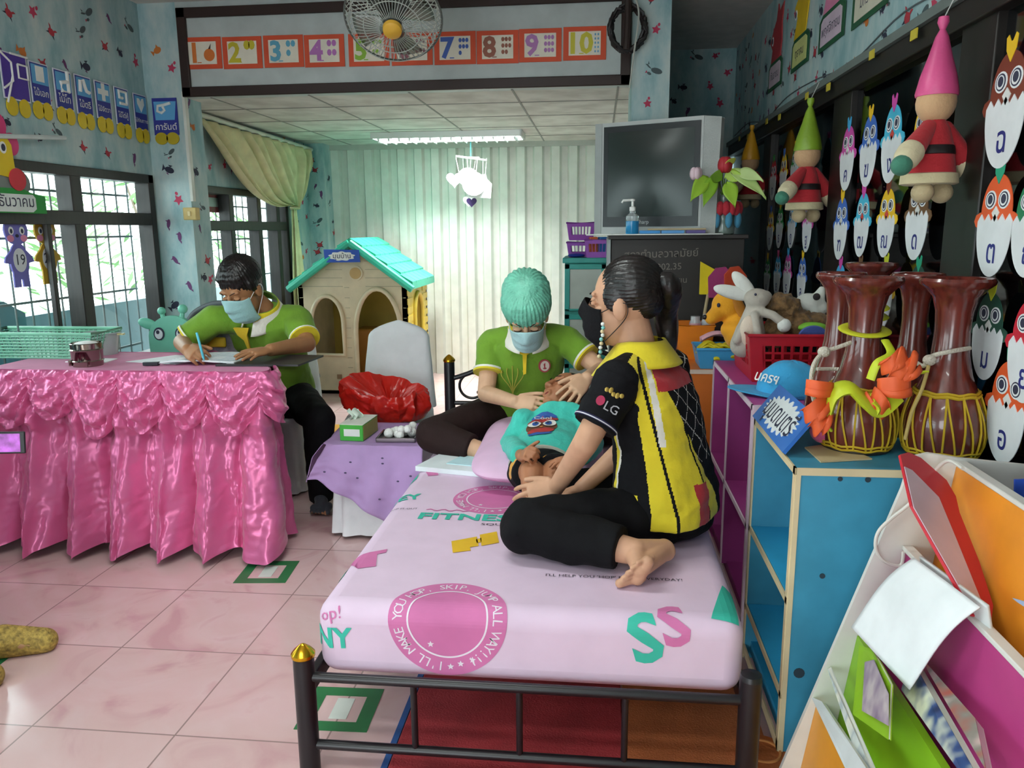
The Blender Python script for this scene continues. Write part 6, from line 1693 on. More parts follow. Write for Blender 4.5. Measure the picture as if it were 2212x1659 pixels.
S1 = [(-.13, .08), (.1, .08), (.13, .16), (.11, .26), (.14, .36), (.03, .33), (-.0, .38), (-.03, .3), (-.1, .26), (-.17, .2), (-.1, .15)]
S2 = [(-.15, .08), (.08, .08), (.12, .2), (.13, .34), (.08, .42), (-.04, .42), (-.09, .36), (-.08, .28), (-.16, .24), (-.09, .18)]
for px, py, w, col, pan, word, lab, sh in ((1675, 162, .17, 'b53a3f', 'd9c3cf', 'กันยายน', 'red bird month poster, farthest along the right wall', S1), (1729, 112, .17, 'e0b91e', 'd3d68a', 'ตุลาคม', 'yellow bird month poster with a lime label on the right wall', S2), (1797, 58, .19, 'd884a8', 'd5c0d2', 'พฤศจิกายน', 'pink bird month poster with a lilac label on the right wall', S2), (1880, -8, .2, '4f9fc4', 'd9d6c2', 'มกราคม', 'month poster cut by the top edge of the picture', S1)):
    poster(px, py, w, col, pan, word, lab, sh)
# ---------------------------------------------------------------- people
def skin(hexc): return mat('skin_' + hexc, hexc, .5, var=.05, vscale=20, spec=.35)


def basis(F, U=(0, 0, 1)):
    F = V(F).normalized(); U = V(U); U = (U - F * U.dot(F)).normalized(); L = U.cross(F)
    return F, U, L                                                    # front, up, person's left


def hframe(C, F, U, s=1.0):
    F, U, L = basis(F, U)
    m = Matrix((-L, F, U)).transposed().to_4x4(); m.translation = V(C)      # local x = person's right
    return m @ Matrix.Scale(s, 4)


def head_prims(b, M, child=False, mouth=False):
    sc = M.to_scale().x
    E_ = lambda c, r: b.ell(c, r, 0, M)
    E_((0, -.012, .032), (.076, .094, .097)); E_((0, .026, -.042), (.060, .066, .082)); E_((0, .058, -.098), (.029, .028, .024))
    b.cap(M @ V((0, .086, .018)), M @ V((0, .106, -.026)), .009 * sc, .0135 * sc)
    for s in (-1, 1):
        E_((s * .013, .097, -.029), (.0095, .011, .009)); E_((s * .036, .062, -.022), (.024, .022, .024)); E_((s * .03, .073, .036), (.026, .011, .010))
        E_((s * .078, -.008, -.006), (.010, .020, .033)); E_((s * .033, .078, .009), (.017, .011, .008))
    if not mouth:
        E_((0, .089, -.058), (.024, .010, .008)); E_((0, .086, -.070), (.021, .010, .008))
    else:
        for a in np.linspace(0, 6.283, 15)[:-1]: E_((.021 * math.cos(a), .086, -.066 + .016 * math.sin(a)), (.007, .009, .007))
    b.cap(M @ V((0, -.018, -.05)), M @ V((0, -.035, -.155)), .048 * sc, .05 * sc)


def eyes(t, M, closed=False, iris='2a1a14'):
    for s in (-1, 1):
        e = MB()
        if not closed:
            e.ell((s * .033, .0805, .0095), (.0135, .0075, .0060), 0, M, 14, 8).ell((s * .033, .0868, .0095), (.0056, .003, .0056), 1, M, 12, 8)
        e.tube([M @ V((s * .033 + .015 * math.cos(a), .089 - .004 * abs(math.cos(a)) ** 2, .008 + (.0075 * math.sin(a) if not closed else -.004 * math.sin(a)))) for a in np.linspace(.1, 3.04, 9)], .0017 * M.to_scale().x, 5, 2)
        e.build('eye', [P('e6e2da', .2), P(iris, .2), P('1a1412', .6)], t)
        MB().tube([M @ V((s * (.016 + .036 * k / 5), .093 - .002 * k - .0006 * k * k, .034 + .006 * math.sin(k / 5 * 2.4))) for k in range(6)], [.0022, .003, .003, .0028, .0022, .0012], 6, flat=.6).build('eyebrow', P('1c1613', .8), t)


def mask(t, M, col, big=1.0, name='face_mask'):
    def fn(u, v):
        a = (u - .5) * 2 * 1.32; z = -.006 - .118 * v
        pr = .110 + .018 * math.exp(-((v - .22) / .16) ** 2) * math.exp(-(a / .35) ** 2) + .012 * math.sin(math.pi * v) * math.cos(a) - .03 * max(0, v - .72) / .28
        w = .0725 - .012 * v
        return M @ V((w * big * math.sin(a), .012 + (pr - .012) * math.cos(a) ** .72 * big + .003 * math.sin(v * 26) * math.cos(a) * .5, z * big + .030 * math.cos(a) ** 3 * (1 - v) ** 1.5))
    m = MB().grid(fn, 36, 26).build(name, cloth(col), t, solid=.0025)
    for s, u in ((-1, 0.0), (1, 1.0)):
        p0, p1 = fn(u, .08), fn(u, .8); e = M @ V((s * .083, -.024, .012)); e2 = M @ V((s * .080, -.026, -.03))
        MB().tube(spline([p0, e, e2, p1]), .0014, 5).build('ear_loop', P('e6eaea' if col != '101013' else '101013', .6), m)
    return m


def hand(b, W, d, n, side, s=1.0, curl=(.25, .35, .25), spread=.10, thumb=.55, lens=None, rr=1.0, curls=None, thumb_n=.3):
    """palm, five fingers and thumb added to the body; d along the fingers, n the way the palm faces, side +1 right hand"""
    d = V(d).normalized(); n = V(n); n = (n - d * n.dot(d)).normalized(); tv = d.cross(n) * side
    W = V(W)
    b.loft([(W - d * .01 * s, tv, n, .026 * s, .019 * s), (W + d * .018 * s, tv, n, .031 * s, .017 * s), (W + d * .05 * s, tv, n, .040 * s, .0155 * s), (W + d * .082 * s, tv, n, .041 * s, .0125 * s), (W + d * .092 * s, tv, n, .037 * s, .010 * s)], 20)
    b.ell(W + d * .03 * s + tv * .022 * s + n * .006 * s, .017 * s)
    L_ = lens or (.070, .079, .073, .056)
    tips = []
    for i in range(4):
        o = (.0315 - .021 * i) * s; p = W + d * (.086 - .004 * abs(i - 1.2)) * s + tv * o
        ang = spread * (1.4 - i); dd = (d * math.cos(ang) + tv * math.sin(ang)).normalized(); nn = n; c_ = curls[i] if curls else curl
        pts = [p]; segs = (.46, .30, .24)
        for k in range(3):
            a = c_[k]; dd, nn = (dd * math.cos(a) + nn * math.sin(a)).normalized(), (nn * math.cos(a) - dd * math.sin(a)).normalized()
            pts.append(pts[-1] + dd * L_[i] * s * segs[k])
        r = [.0088, .0082, .0076, .0066]; k = .92 if i == 3 else 1.0
        b.chain(pts, [x * s * k * rr for x in r]); tips.append(pts[-1])
    p = W + d * .022 * s + tv * .028 * s; dd = (d * math.cos(thumb) + tv * math.sin(thumb) + n * thumb_n).normalized()
    q = p + dd * .036 * s; dd2 = (dd + d * .35).normalized(); q2 = q + dd2 * .03 * s; q3 = q2 + (dd2 + d * .2 + n * .15).normalized() * .022 * s
    b.chain([p, q, q2, q3], [.0135 * s, .0112 * s, .0098 * s, .0082 * s]); tips.append(q3)
    return tips


def foot(b, A, heel, ball, toe, up, s=1.0, side=1):
    """ankle, heel, ball and toe tip"""
    A, heel, ball, toe, up = map(V, (A, heel, ball, toe, up)); f = (ball - heel).normalized(); lat = f.cross(up).normalized(); up = lat.cross(f).normalized(); lat = lat * side
    b.cap(A, heel + up * .028 * s, .036 * s, .031 * s); b.cap(heel + up * .03 * s, ball + up * .02 * s, .031 * s, .026 * s); b.cap(A, ball + up * .026 * s, .034 * s, .022 * s)
    b.ell(heel + up * .024 * s, .029 * s)
    for k in range(5):
        o = (k - 1.9) * .0175 * s; base = ball + lat * o + up * .012 * s; ln = (toe - ball).length * (1.05, .98, .9, .8, .66)[k]; r = (.0128, .0088, .0084, .0080, .0074)[k] * s
        td = (toe - ball).normalized(); b.chain([base - f * .02 * s, base + td * ln * .5, base + td * ln - up * .004 * s], [r * 1.2, r * .92, r])
    b.cap(ball - lat * .03 * s + up * .014 * s, ball + lat * .03 * s + up * .012 * s, .02 * s, .017 * s)


def band(t, p, q, r1, r2, cols, name='cuff'):
    """coloured rings at a sleeve end"""
    p, q = V(p), V(q); n = len(cols); M = frame(p, *axes_to(q - p)[:2]); L = (q - p).length
    M = Matrix((axes_to(q - p)[0], axes_to(q - p)[1], (q - p).normalized())).transposed().to_4x4(); M.translation = p
    for i, c in enumerate(cols):
        z0, z1 = L * i / n, L * (i + 1) / n; r = r1 + (r2 - r1) * i / n; rr = r1 + (r2 - r1) * (i + 1) / n
        MB().lathe([(r - .006, z0), (r, z0), (rr, z1), (rr - .006, z1)], 26, 0, M).build(name, cloth(c), t)


def polo_collar(t, N, F, U, cols, s=1.0):
    F, U, L = basis(F, U)
    for k, (c, r0, r1, h0, h1) in enumerate(cols):
        def fn(u, v):
            a = .25 + (2 * math.pi - .5) * u; r = (r0 + (r1 - r0) * v) * s; pt = .032 * max(0, math.cos(a)) ** 3 * v
            return N + L * r * math.sin(a) * 1.1 + F * (r * math.cos(a) + pt) + U * ((h0 + (h1 - h0) * v - .035 * max(0, math.cos(a)) * (.4 + v)) * s)
        MB().grid(fn, 44, 8).build('collar', cloth(c), t, solid=.004)


def X(px, py, y): return at(px, py, y=y)


GREENC = '6f9a26'
# ===== seated woman in the black and yellow jersey =====
F = V((-.88, .47, 0)).normalized(); _, U, L = basis(F)
pel, wst, chs, nck = X(1438, 1072, 2.30), X(1428, 968, 2.31), X(1408, 862, 2.32), X(1384, 762, 2.33)
hdC = X(1346, 657, 2.33); t = thing('person', 'woman in a black and yellow jersey and black mask seated on the bed', 'person', V((pel.x, pel.y, BZ)), group='people in the room')
Fh = V((-.95, .26, -.06)); MH = hframe(hdC, Fh, V((-.10, 0, 1)), 1.01)
sk = skin('c99a7c')
shL, shR = X(1336, 822, 2.18), chs + U * .075 - L * .135
elL, wrL = X(1264, 958, 2.10), X(1192, 1044, 2.30)
elR, wrR = shR + V((-.12, -.02, -.24)), shR + V((-.27, -.12, -.36))
hipL, hipR = pel + L * .085 + V((0, 0, -.02)), pel - L * .085 + V((0, 0, -.02))
knL, anL = X(1142, 1138, 2.10), X(1372, 1192, 2.00); knL.z = max(knL.z, BZ + .085)
knR, anR = X(1228, 1062, 2.47), X(1330, 1110, 2.30)
b = MB(); head_prims(b, MH)
b.cap(nck + U * .0, hdC - U * .04 - Fh * .03, .049, .046)
b.loft([(pel - U * .06, L, F, .14, .10), (pel, L, F, .165, .115), (wst, L, F, .125, .09), (chs, L, F, .145, .10), (lerp(chs, nck, .7), L, F, .15, .075), (nck, L, F, .06, .055)])
wrL = X(1202, 1052, 2.25)
b.chain([shL, elL, wrL], [.045, .036, .025]); b.chain([shR, elR, wrR], [.045, .036, .025])
hand(b, wrL, V((-.86, .10, -.34)), V((.0, .80, -.60)), -1, .98, (.20, .32, .25), .13, .5)
hand(b, wrR, V((-.6, .3, -.3)), V((0, 0, -1)), 1, .9)
b.chain([hipL, knL, anL], [.085, .055, .036]); b.chain([hipR, knR, anR], [.085, .055, .036])
heel, ball, toe = at(1452, 1202, z=.497), at(1396, 1238, z=.503), at(1357, 1244, z=.50)
foot(b, anL, heel, ball, toe, V((-.70, .42, .40)), .98, -1)
foot(b, anR, anR + V((.06, -.03, -.02)), anR + V((-.0, -.12, -.03)), anR + V((-.03, -.17, -.03)), V((0, 0, 1)), .9)
b.remesh('body', sk, t, .0034, 4)
eyes(t, MH); mask(t, MH, '101013', 1.0)
for k, (px, py) in enumerate(((1302, 700), (1303, 708), (1301, 716), (1302, 724), (1299, 733), (1299, 742), (1297, 751), (1297, 760), (1294, 770))): MB().ell(X(px, py, 2.23), .0058).build('mask_chain_bead', P(('e4e6df', '7fc4bf', 'd9c79a')[k % 3], .3), t)
def strands(o, M, way):
    Mi = M.inverted()
    def fn(c):
        q = Mi @ c; a = math.atan2(q.x, q.z - .02) if way == 'back' else math.atan2(q.x, q.y + .03)
        return .0011 * math.sin(a * 46 + 3 * nz(q.y * 14, a * 2)) + .0009 * math.sin(a * 95 + 5 * nz(q.y * 20, a * 3, 4))
    push(o.data, fn)


HAIR = mat('black_hair', '120e0d', .36, var=.2, vscale=40, bump=.1, bscale=120)
h = MB()
h.ell((0, -.030, .050), (.085, .098, .092), 0, MH); h.ell((0, -.07, .025), (.066, .055, .07), 0, MH)
for s in (-1, 1): h.ell((s * .070, .008, .03), (.013, .034, .045), 0, MH)
ho = h.remesh('hair', HAIR, t, .004, 6)
strands(ho, MH, 'back')
pt = spline([MH @ V((0, -.09, .06)), MH @ V((0, -.135, .05)), X(1438, 680, 2.38), X(1443, 735, 2.39), X(1436, 795, 2.39)])
MB().chain(pt, [.020 + .016 * min(1, k / 7) - .003 * max(0, k - 14) * .5 for k in range(len(pt) - 4)] + [.028, .022, .015, .006]).remesh('ponytail', HAIR, t, .005, 4, wrinkle=.003, wscale=60, wdir=(1, 1, .12))
s0 = MB()
s0.loft([(pel - U * .045, L, F, .185, .15), (pel + U * .03, L, F, .182, .148), (wst, L, F, .162, .128), (chs, L, F, .172, .128), (lerp(chs, nck, .55), L, F, .165, .108), (lerp(chs, nck, .85), L, F, .10, .08), (nck - U * .005, L, F, .07, .066)])
s0.cap(lerp(chs, nck, .62) + L * .06, shL, .07, .062); s0.cap(lerp(chs, nck, .62) - L * .06, shR, .07, .062)
hmL = lerp(shL, elL, .74); s0.fr(shL, hmL, .066, .062); s0.fr(shR, lerp(shR, elR, .7), .066, .062)
def jersey(p, nrm):
    q = p - wst; k = (p.z - pel.z) / (nck.z - pel.z); ax_ = lerp(pel, nck, max(0, min(1, k)))
    th = math.degrees(math.atan2((p - ax_).dot(L), (p - ax_).dot(F))) % 360
    if (p - shL).length < .3 and (p - ax_).dot(L) > .165 and k > .35: return 0
    dn = max(0, 1 - k); lo, hi = 103 - 2 * dn, 131 + 62 * dn ** 1.2
    if k > .80 and 128 < th < 215: return 3
    if k < .18 and 150 < th < 172: return 3
    if lo < th < hi:
        if k > .45 and 119 < th < 126: return 2
        if abs(th - (112 + 12 * dn)) < 1.6 or abs(th - (141 + 30 * dn)) < 1.4: return 0
        return 1
    if 66 + 20 * (k - .5) < th < 74 + 20 * (k - .5) and k < .8: return 1 if th < 71 + 20 * (k - .5) else 2
    if k < .12 and th < 98: return 1 if (int(th / 9) % 2) else 0
    if th >= hi and (abs((th * 1.2 + k * 200) % 34) < 1.4 or abs((th * 1.2 - k * 200) % 34) < 1.4) and k > .3: return 2
    return 0
BLKC = cloth('0f0f13', bump=.15); s0.remesh('jersey', [BLKC, cloth('dcc824', bump=.15), cloth('dedad0', bump=.15), cloth('b02630', bump=.15)], t, .0036, 7, wrinkle=.006, wscale=13, wdir=(1, 1, 1.6), pick=jersey)
polo_collar(t, nck + U * .006, F, U + F * .1, [('dcc824', .066, .115, .034, -.032)], 1.05)
# sleeve prints face outward over the upper arm
ad = (hmL - shL).normalized(); so = V((.05, -1, .15)); so = (so - ad * so.dot(ad)).normalized(); sx = so.cross(ad) * 1.0
MS = frame(lerp(shL, hmL, .64) + so * .066, -sx if (-sx).x > 0 else sx, -ad)
MB().text('LG', .036, MS @ Matrix.Translation((.012, 0, 0)), 0, .003, .004).build('sleeve_lettering', P('a9a8ae', .5), t, smooth=False)
MB().disc((-.024, .006), .012, .014, .001, .003, 0, MS).build('sleeve_badge', P('b8325a', .5), t, smooth=False)
MG_ = MS @ Matrix.Translation((0, .042, -.002)); g = MB()
for k in range(5): g.ell((-.022 + .011 * k, .004 * math.sin(k * 2), 0), (.0065, .007 + .002 * (k % 2), .002), 0, MG_, 8, 6)
g.build('gold_crest', P('b59a4a', .4, metal=.5), t)
band(t, lerp(shL, elL, .655), lerp(shL, elL, .70), .0655, .0652, ['2c2a4a'], 'sleeve_stripe'); band(t, lerp(shL, elL, .675), lerp(shL, elL, .69), .0663, .0661, ['cfcfd6'], 'sleeve_stripe')
pn = MB(); pn.loft([(pel - U * .085, L, F, .16, .112), (pel - U * .03, L, F, .168, .12), (pel + U * .06, L, F, .155, .115)])
pn.cap(pel + L * .07 - U * .03, knL, .10, .076); pn.ell(knL + V((-.005, 0, 0)), .08); pn.fr(knL, lerp(knL, anL, .86), .078, .062); pn.cap(pel - L * .07 - U * .02, knR, .10, .074); pn.fr(knR, lerp(knR, anR, .86), .074, .058); pn.ell(pel - F * .015 - U * .045, (.13, .14, .075))
def clampz(me_ob, zmin):
    for v in me_ob.data.vertices:
        if v.co.z < zmin: v.co.z = zmin + .001
po = pn.remesh('trousers', cloth('0d0d10', bump=.15), t, .005, 6, wrinkle=.009, wscale=10); clampz(po, BZ + .001)

# ===== nurse in a green polo and hair cap =====
F = V((.03, -1, 0)).normalized(); _, U, L = basis(F)
pel, wst, chs, nck = X(1128, 925, 3.50), X(1130, 862, 3.47), X(1136, 785, 3.42), X(1140, 722, 3.36)
pel.z = max(pel.z, BZ + .10)
t = thing('person', 'person in a green polo and mint hair cap bending over the child', 'person', V((pel.x, pel.y, BZ)), group='people in the room')
hdC = X(1138, 684, 3.27); Fh = V((.04, -.78, -.62)); MH = hframe(hdC, Fh, V((0, -.5, .85)), 1.04)
sk2 = skin('d3a888')
shR, shL = X(1062, 742, 3.40), X(1222, 735, 3.40); elR, wrR = X(1050, 850, 3.28), X(1112, 868, 3.0); elL, wrL = X(1300, 800, 3.30), X(1268, 816, 3.04)
hipR, hipL = pel - L * .09, pel + L * .09; knR, anR = X(936, 962, 3.10), X(1042, 975, 3.02); knL, anL = V((.22, 3.22, BZ + .09)), V((-.02, 3.30, BZ + .06))
knR.z = max(knR.z, BZ + .08)
b = MB(); head_prims(b, MH); b.cap(nck, MH @ V((0, -.03, -.1)), .055, .052)
b.loft([(pel - U * .06, L, F, .13, .095), (pel, L, F, .15, .105), (wst, L, F, .125, .09), (chs, L, F, .145, .095), (lerp(chs, nck, .7), L, F, .15, .075), (nck, L, F, .06, .055)])
b.chain([shR, elR, wrR], [.045, .038, .026]); b.chain([shL, elL, wrL], [.045, .038, .026])
hand(b, wrR, X(1166, 876, 2.96) - wrR, V((.25, .75, -.6)), 1, .95, (.30, .4, .35), .10, .55)
hand(b, wrL, X(1236, 848, 2.97) - wrL, V((-.35, .7, -.6)), -1, .95, (.2, .28, .2), .14, .6)
b.chain([hipR, knR, anR], [.08, .055, .036]); b.chain([hipL, knL, anL], [.08, .055, .036])
foot(b, anR, anR + V((-.045, .03, -.03)), anR + V((.07, -.01, -.035)), anR + V((.115, -.02, -.035)), V((0, -.5, .9)), .95)
foot(b, anL, anL + V((.05, 0, -.02)), anL + V((-.07, 0, -.02)), anL + V((-.11, 0, -.02)), V((0, -.3, .9)), .9)
b.remesh('body', sk2, t, .0034, 4)
eyes(t, MH, closed=True); mask(t, MH, 'a9cfd3')
hc = MB(); hc.ell((0, -.022, .062), (.102, .116, .10), 0, MH); hc.ell((0, -.05, .09), (.098, .10, .095), 0, MH)
CAPM = mat('mint_net_cap', '7acdb2', .4, var=.12, vscale=24, bump=.6, bscale=60)
ho = hc.remesh('hair_cap', CAPM, t, .005, 4)
MI = MH.inverted()
def capfold(c): q = MI @ c; a = math.atan2(q.x, -q.y); return .0030 * math.sin(a * 34) * min(1, math.hypot(q.x, q.y) / .05) + .002 * noise.noise(c * 40)
push(ho.data, capfold)
MB().tube([MH @ V((.0905 * math.cos(a), -.02 + .1005 * math.sin(a), .036 + .004 * math.sin(a))) for a in np.linspace(0, 6.283, 40)[:-1]], .006, 6, closed=True).build('cap_band', P('3fa888', .6), t)
s0 = MB(); s0.loft([(pel - U * .05, L, F, .165, .125), (pel + U * .02, L, F, .168, .13), (wst, L, F, .158, .12), (chs, L, F, .168, .12), (lerp(chs, nck, .6), L, F, .162, .10), (lerp(chs, nck, .88), L, F, .10, .075), (nck + U * .004, L, F, .068, .064)])
for sh, el in ((shR, elR), (shL, elL)): s0.cap(lerp(chs, nck, .6) + (sh - chs) * .35 * V((1, 1, 0)).length / 1.4, sh, .068, .062); s0.fr(sh, lerp(sh, el, .58), .066, .064)
M_POLO = cloth(GREENC, bump=.2)
s0.remesh('polo_shirt', M_POLO, t, .0055, 5, wrinkle=.007, wscale=12)
for sh, el in ((shR, elR), (shL, elL)): band(t, lerp(sh, el, .53), lerp(sh, el, .605), .069, .067, ['e6e6dc', 'dcc824'])
polo_collar(t, nck + U * .004, F, U + F * .25, [('e6e2d6', .070, .100, .040, -.024), ('dcc824', .070, .094, .042, -.016), (GREENC, .069, .086, .044, -.008)], 1.0)
cf = lerp(chs, nck, .45); MP = frame(cf + F * .126, L * 1.0, U * 1.0 + F * -.30)
MB().prism([(-.05, .055), (.05, .055), (.03, .015), (.008, -.0), (.006, -.08), (-.006, -.085), (-.01, 0), (-.045, .012)], -.004, .004, 0, MP).build('placket', cloth('dcb81e'), t, bevel=.002)
MC = frame(chs + F * .131 + L * .088 + U * .012, L * .93 - F * .35, U); MB().disc((0, 0), .026, .028, -.008, .003, 0, MC, 28).disc((0, 0), .020, .022, .003, .004, 1, MC, 28).prism([(-.002, -.012), (.002, -.012), (.002, .014), (-.006, .008)], .004, .005, 0, MC).disc((0, -.01), .008, .004, .004, .005, 0, MC, 10).build('round_badge', [P('a8454a', .6), P('dccfc4', .6)], t, smooth=False)
q0 = chs - L * .05 + F * .125 - U * .05; br = MB()
for k in range(5):
    e = q0 + L * (-.045 + .022 * k) + U * (.06 - .01 * abs(k - 2)); br.tube(bez(q0 - U * .07, q0 - U * .02, e - U * .03 + L * (.012 * (k - 2)), e, 8), .0022, 5)
br.build('rice_ear_print', P('a8a23a', .7), t)
pn = MB(); pn.loft([(pel - U * .085, L, F, .155, .12), (pel - U * .03, L, F, .165, .13), (pel + U * .05, L, F, .15, .12)])
pn.cap(hipR, knR, .095, .074); pn.fr(knR, lerp(knR, anR, .8), .074, .06); pn.cap(hipL, knL, .095, .072); pn.fr(knL, lerp(knL, anL, .8), .072, .06)
po = pn.remesh('trousers', cloth('2b1d1c', bump=.2), t, .006, 6, wrinkle=.005, wscale=12); clampz(po, BZ + .001)

# ===== child lying on the pillow =====
hdC = X(1218, 854, 3.06); t = thing('person', 'small child in a teal sweatshirt lying on the pillow with mouth open', 'person', V((-.19, 2.8, BZ)), group='people in the room')
Fh = V((-.62, -.30, .72)); MH = hframe(hdC, Fh, V((.45, .80, .40)), .84)
sk3 = skin('a8704f')
nk = X(1212, 892, 2.98); nk.z = max(nk.z, .62); ch = X(1196, 925, 2.86); bl = X(1182, 968, 2.72); hp = X(1168, 1000, 2.60)
for q, zz in ((ch, .60), (bl, .575), (hp, .55)): q.z = zz
up = V((0, .0, 1)); lat = V((1, -.05, 0)).normalized(); fd = V((0, .1, 1)).normalized()
XZ = lambda px, py, z: at(px, py, z=z)
shl, shr = X(1132, 910, 2.92), X(1258, 902, 2.94); ell_, wrl = XZ(1104, 962, .565), XZ(1128, 986, .645); elr, wrr = XZ(1280, 958, .60), XZ(1250, 990, .66)
hL_, hR_ = hp - lat * .05, hp + lat * .05; kL, kR = X(1150, 1036, 2.44), X(1198, 1036, 2.45); aL, aR = X(1152, 1082, 2.29), X(1192, 1084, 2.30)
kL.z = kR.z = .60; aL.z = aR.z = BZ + .06
b = MB(); head_prims(b, MH, True, mouth=True); b.cap(nk, MH @ V((0, -.03, -.11)), .038, .038)
b.loft([(nk, lat, fd, .04, .035), (ch + V((0, .06, 0)), lat, fd, .085, .05), (ch, lat, fd, .095, .06), (bl, lat, fd, .09, .062), (hp, lat, fd, .095, .06), (hp - V((0, .06, 0)), lat, fd, .08, .05)])
b.chain([shl, ell_, wrl], [.03, .026, .019]); b.chain([shr, elr, wrr], [.03, .026, .019])
hand(b, wrl, XZ(1146, 972, .69) - wrl, V((.75, .25, -.6)), 1, .68, (1.0, 1.0, .6), .04, .7, rr=1.12)
hand(b, wrr, V((-.6, -.2, 0)), V((0, 0, -1)), -1, .62, rr=1.1)
b.chain([hL_, kL, aL], [.055, .042, .028]); b.chain([hR_, kR, aR], [.055, .042, .028])
for A in (aL, aR): foot(b, A, A + V((0, .03, -.035)), A + V((0, -.05, -.03)), A + V((0, -.08, -.035)), V((0, .2, 1)), .62)
b.remesh('body', sk3, t, .003, 4)
eyes(t, MH, closed=True)
MB().ell((0, .086, -.066), (.017, .006, .013), 0, MH).build('mouth', P('7a2a2a', .4), t)
hh = MB(); hh.ell((0, -.028, .052), (.082, .093, .09), 0, MH); hh.remesh('hair', HAIR, t, .005, 4, wrinkle=.0015, wscale=60)
s0 = MB(); s0.loft([(nk - V((0, .01, .005)), lat, fd, .055, .05), (nk - V((0, .05, .0)), lat, fd, .10, .06), (ch + V((0, .02, 0)), lat, fd, .125, .078), (bl, lat, fd, .120, .084), (hp + V((0, .04, .005)), lat, fd, .115, .078)])
s0.cap(ch + V((-.06, .05, 0)), shl, .05, .048); s0.chain([shl, ell_], [.05, .044]); s0.fr(ell_, lerp(ell_, wrl, .88), .043, .034); s0.cap(ch + V((.06, .05, 0)), shr, .05, .048); s0.chain([shr, elr], [.05, .044]); s0.fr(elr, lerp(elr, wrr, .85), .043, .034)
so_ = s0.remesh('sweatshirt', cloth('3fbfae', bump=.3), t, .0055, 5, wrinkle=.006, wscale=18)
# printed face on the sweatshirt lies on its front
from mathutils.bvhtree import BVHTree
_bv = BVHTree.FromPolygons([v.co.copy() for v in so_.data.vertices], [tuple(p.vertices) for p in so_.data.polygons])
def onshirt(x, y):
    h = _bv.ray_cast(V((x, y, 1.0)), V((0, 0, -1)))[0]
    return (h if h is not None else V((x, y, .6))) + V((0, 0, .0015))
pc = X(1170, 945, 2.80)
def sprint(pts, mi, mb, off, c0=V((pc.x, 2.80))):
    q = [onshirt(c0.x + x, c0.y + y) + V((0, 0, off)) for x, y in pts]; n = len(q); cx_, cy_ = sum(p[0] for p in pts) / n, sum(p[1] for p in pts) / n
    m_ = [onshirt(c0.x + cx_ + (x - cx_) * .5, c0.y + cy_ + (y - cy_) * .5) + V((0, 0, off)) for x, y in pts]; ce = onshirt(c0.x + cx_, c0.y + cy_) + V((0, 0, off))
    mb.add(q + m_ + [ce], [(i, (i + 1) % n, n + (i + 1) % n, n + i) for i in range(n)] + [(n + i, n + (i + 1) % n, 2 * n) for i in range(n)], mi)
pb = MB(); sprint(ov(0, 0, .058, .072, 20), 0, pb, .001); sprint(ov(0, .062, .06, .022, 16), 1, pb, .003); sprint(ov(.005, .082, .05, .018, 14), 2, pb, .0035); sprint(ov(-.0, -.05, .05, .02, 14), 1, pb, .003); sprint(ov(0, -.075, .045, .012, 14), 2, pb, .003)
for s in (-1, 1): sprint(ov(s * .028, .018, .025, .027, 16), 3, pb, .005); sprint(ov(s * .024, .016, .013, .017, 12), 2, pb, .007); sprint(ov(s * .022, .02, .006, .009, 10), 4, pb, .009)
sprint([(-.008, -.012), (.008, -.012), (0, -.03)], 5, pb, .006)
pb.build('shirt_print', [P('6a4028', .7), P('a83230', .7), P('2a55a0', .7), P('e6e4dc', .7), INK, P('d98a3a', .7)], t, smooth=False)
c1 = onshirt(pc.x, 2.862); MB().text('Cool', .034, frame(c1 + V((0, 0, .007)), (1, .05, 0), (0, .95, .2)), 0, 0, .006).build('shirt_lettering', P('e6e4dc', .7), t, smooth=False)
pn = MB(); pn.loft([(hp + V((0, .05, 0)), lat, fd, .11, .075), (hp, lat, fd, .118, .078), (hp - V((0, .06, -.01)), lat, fd, .10, .066)])
for h_, k_ in ((hL_, kL), (hR_, kR)): pn.cap(h_, lerp(h_, k_, .5), .068, .066); pn.fr(lerp(h_, k_, .4), lerp(h_, k_, .84), .066, .064)
def shorts(p, n_): 
    if n_.z > .2 and (p - lerp(hR_, kR, .35)).length < .055 and noise.noise(p * 45) > -.1: return 1
    if n_.x < -.3 and n_.z > -.2 and (p - lerp(hL_, kL, .55)).length < .085 and abs(p.y - lerp(hL_, kL, .55).y) < .03: return 2
    return 0
po = pn.remesh('shorts', [cloth('101014'), cloth('9ab82a'), cloth('d99a24')], t, .005, 4, wrinkle=.004, wscale=20, pick=shorts); clampz(po, BZ + .001)
MB().tube([hp + V((.112 * math.cos(a), .045, .079 * math.sin(a))) for a in np.linspace(0, 6.283, 30)[:-1]], .009, 8, closed=True).build('waistband', cloth('b5b0a4'), t)

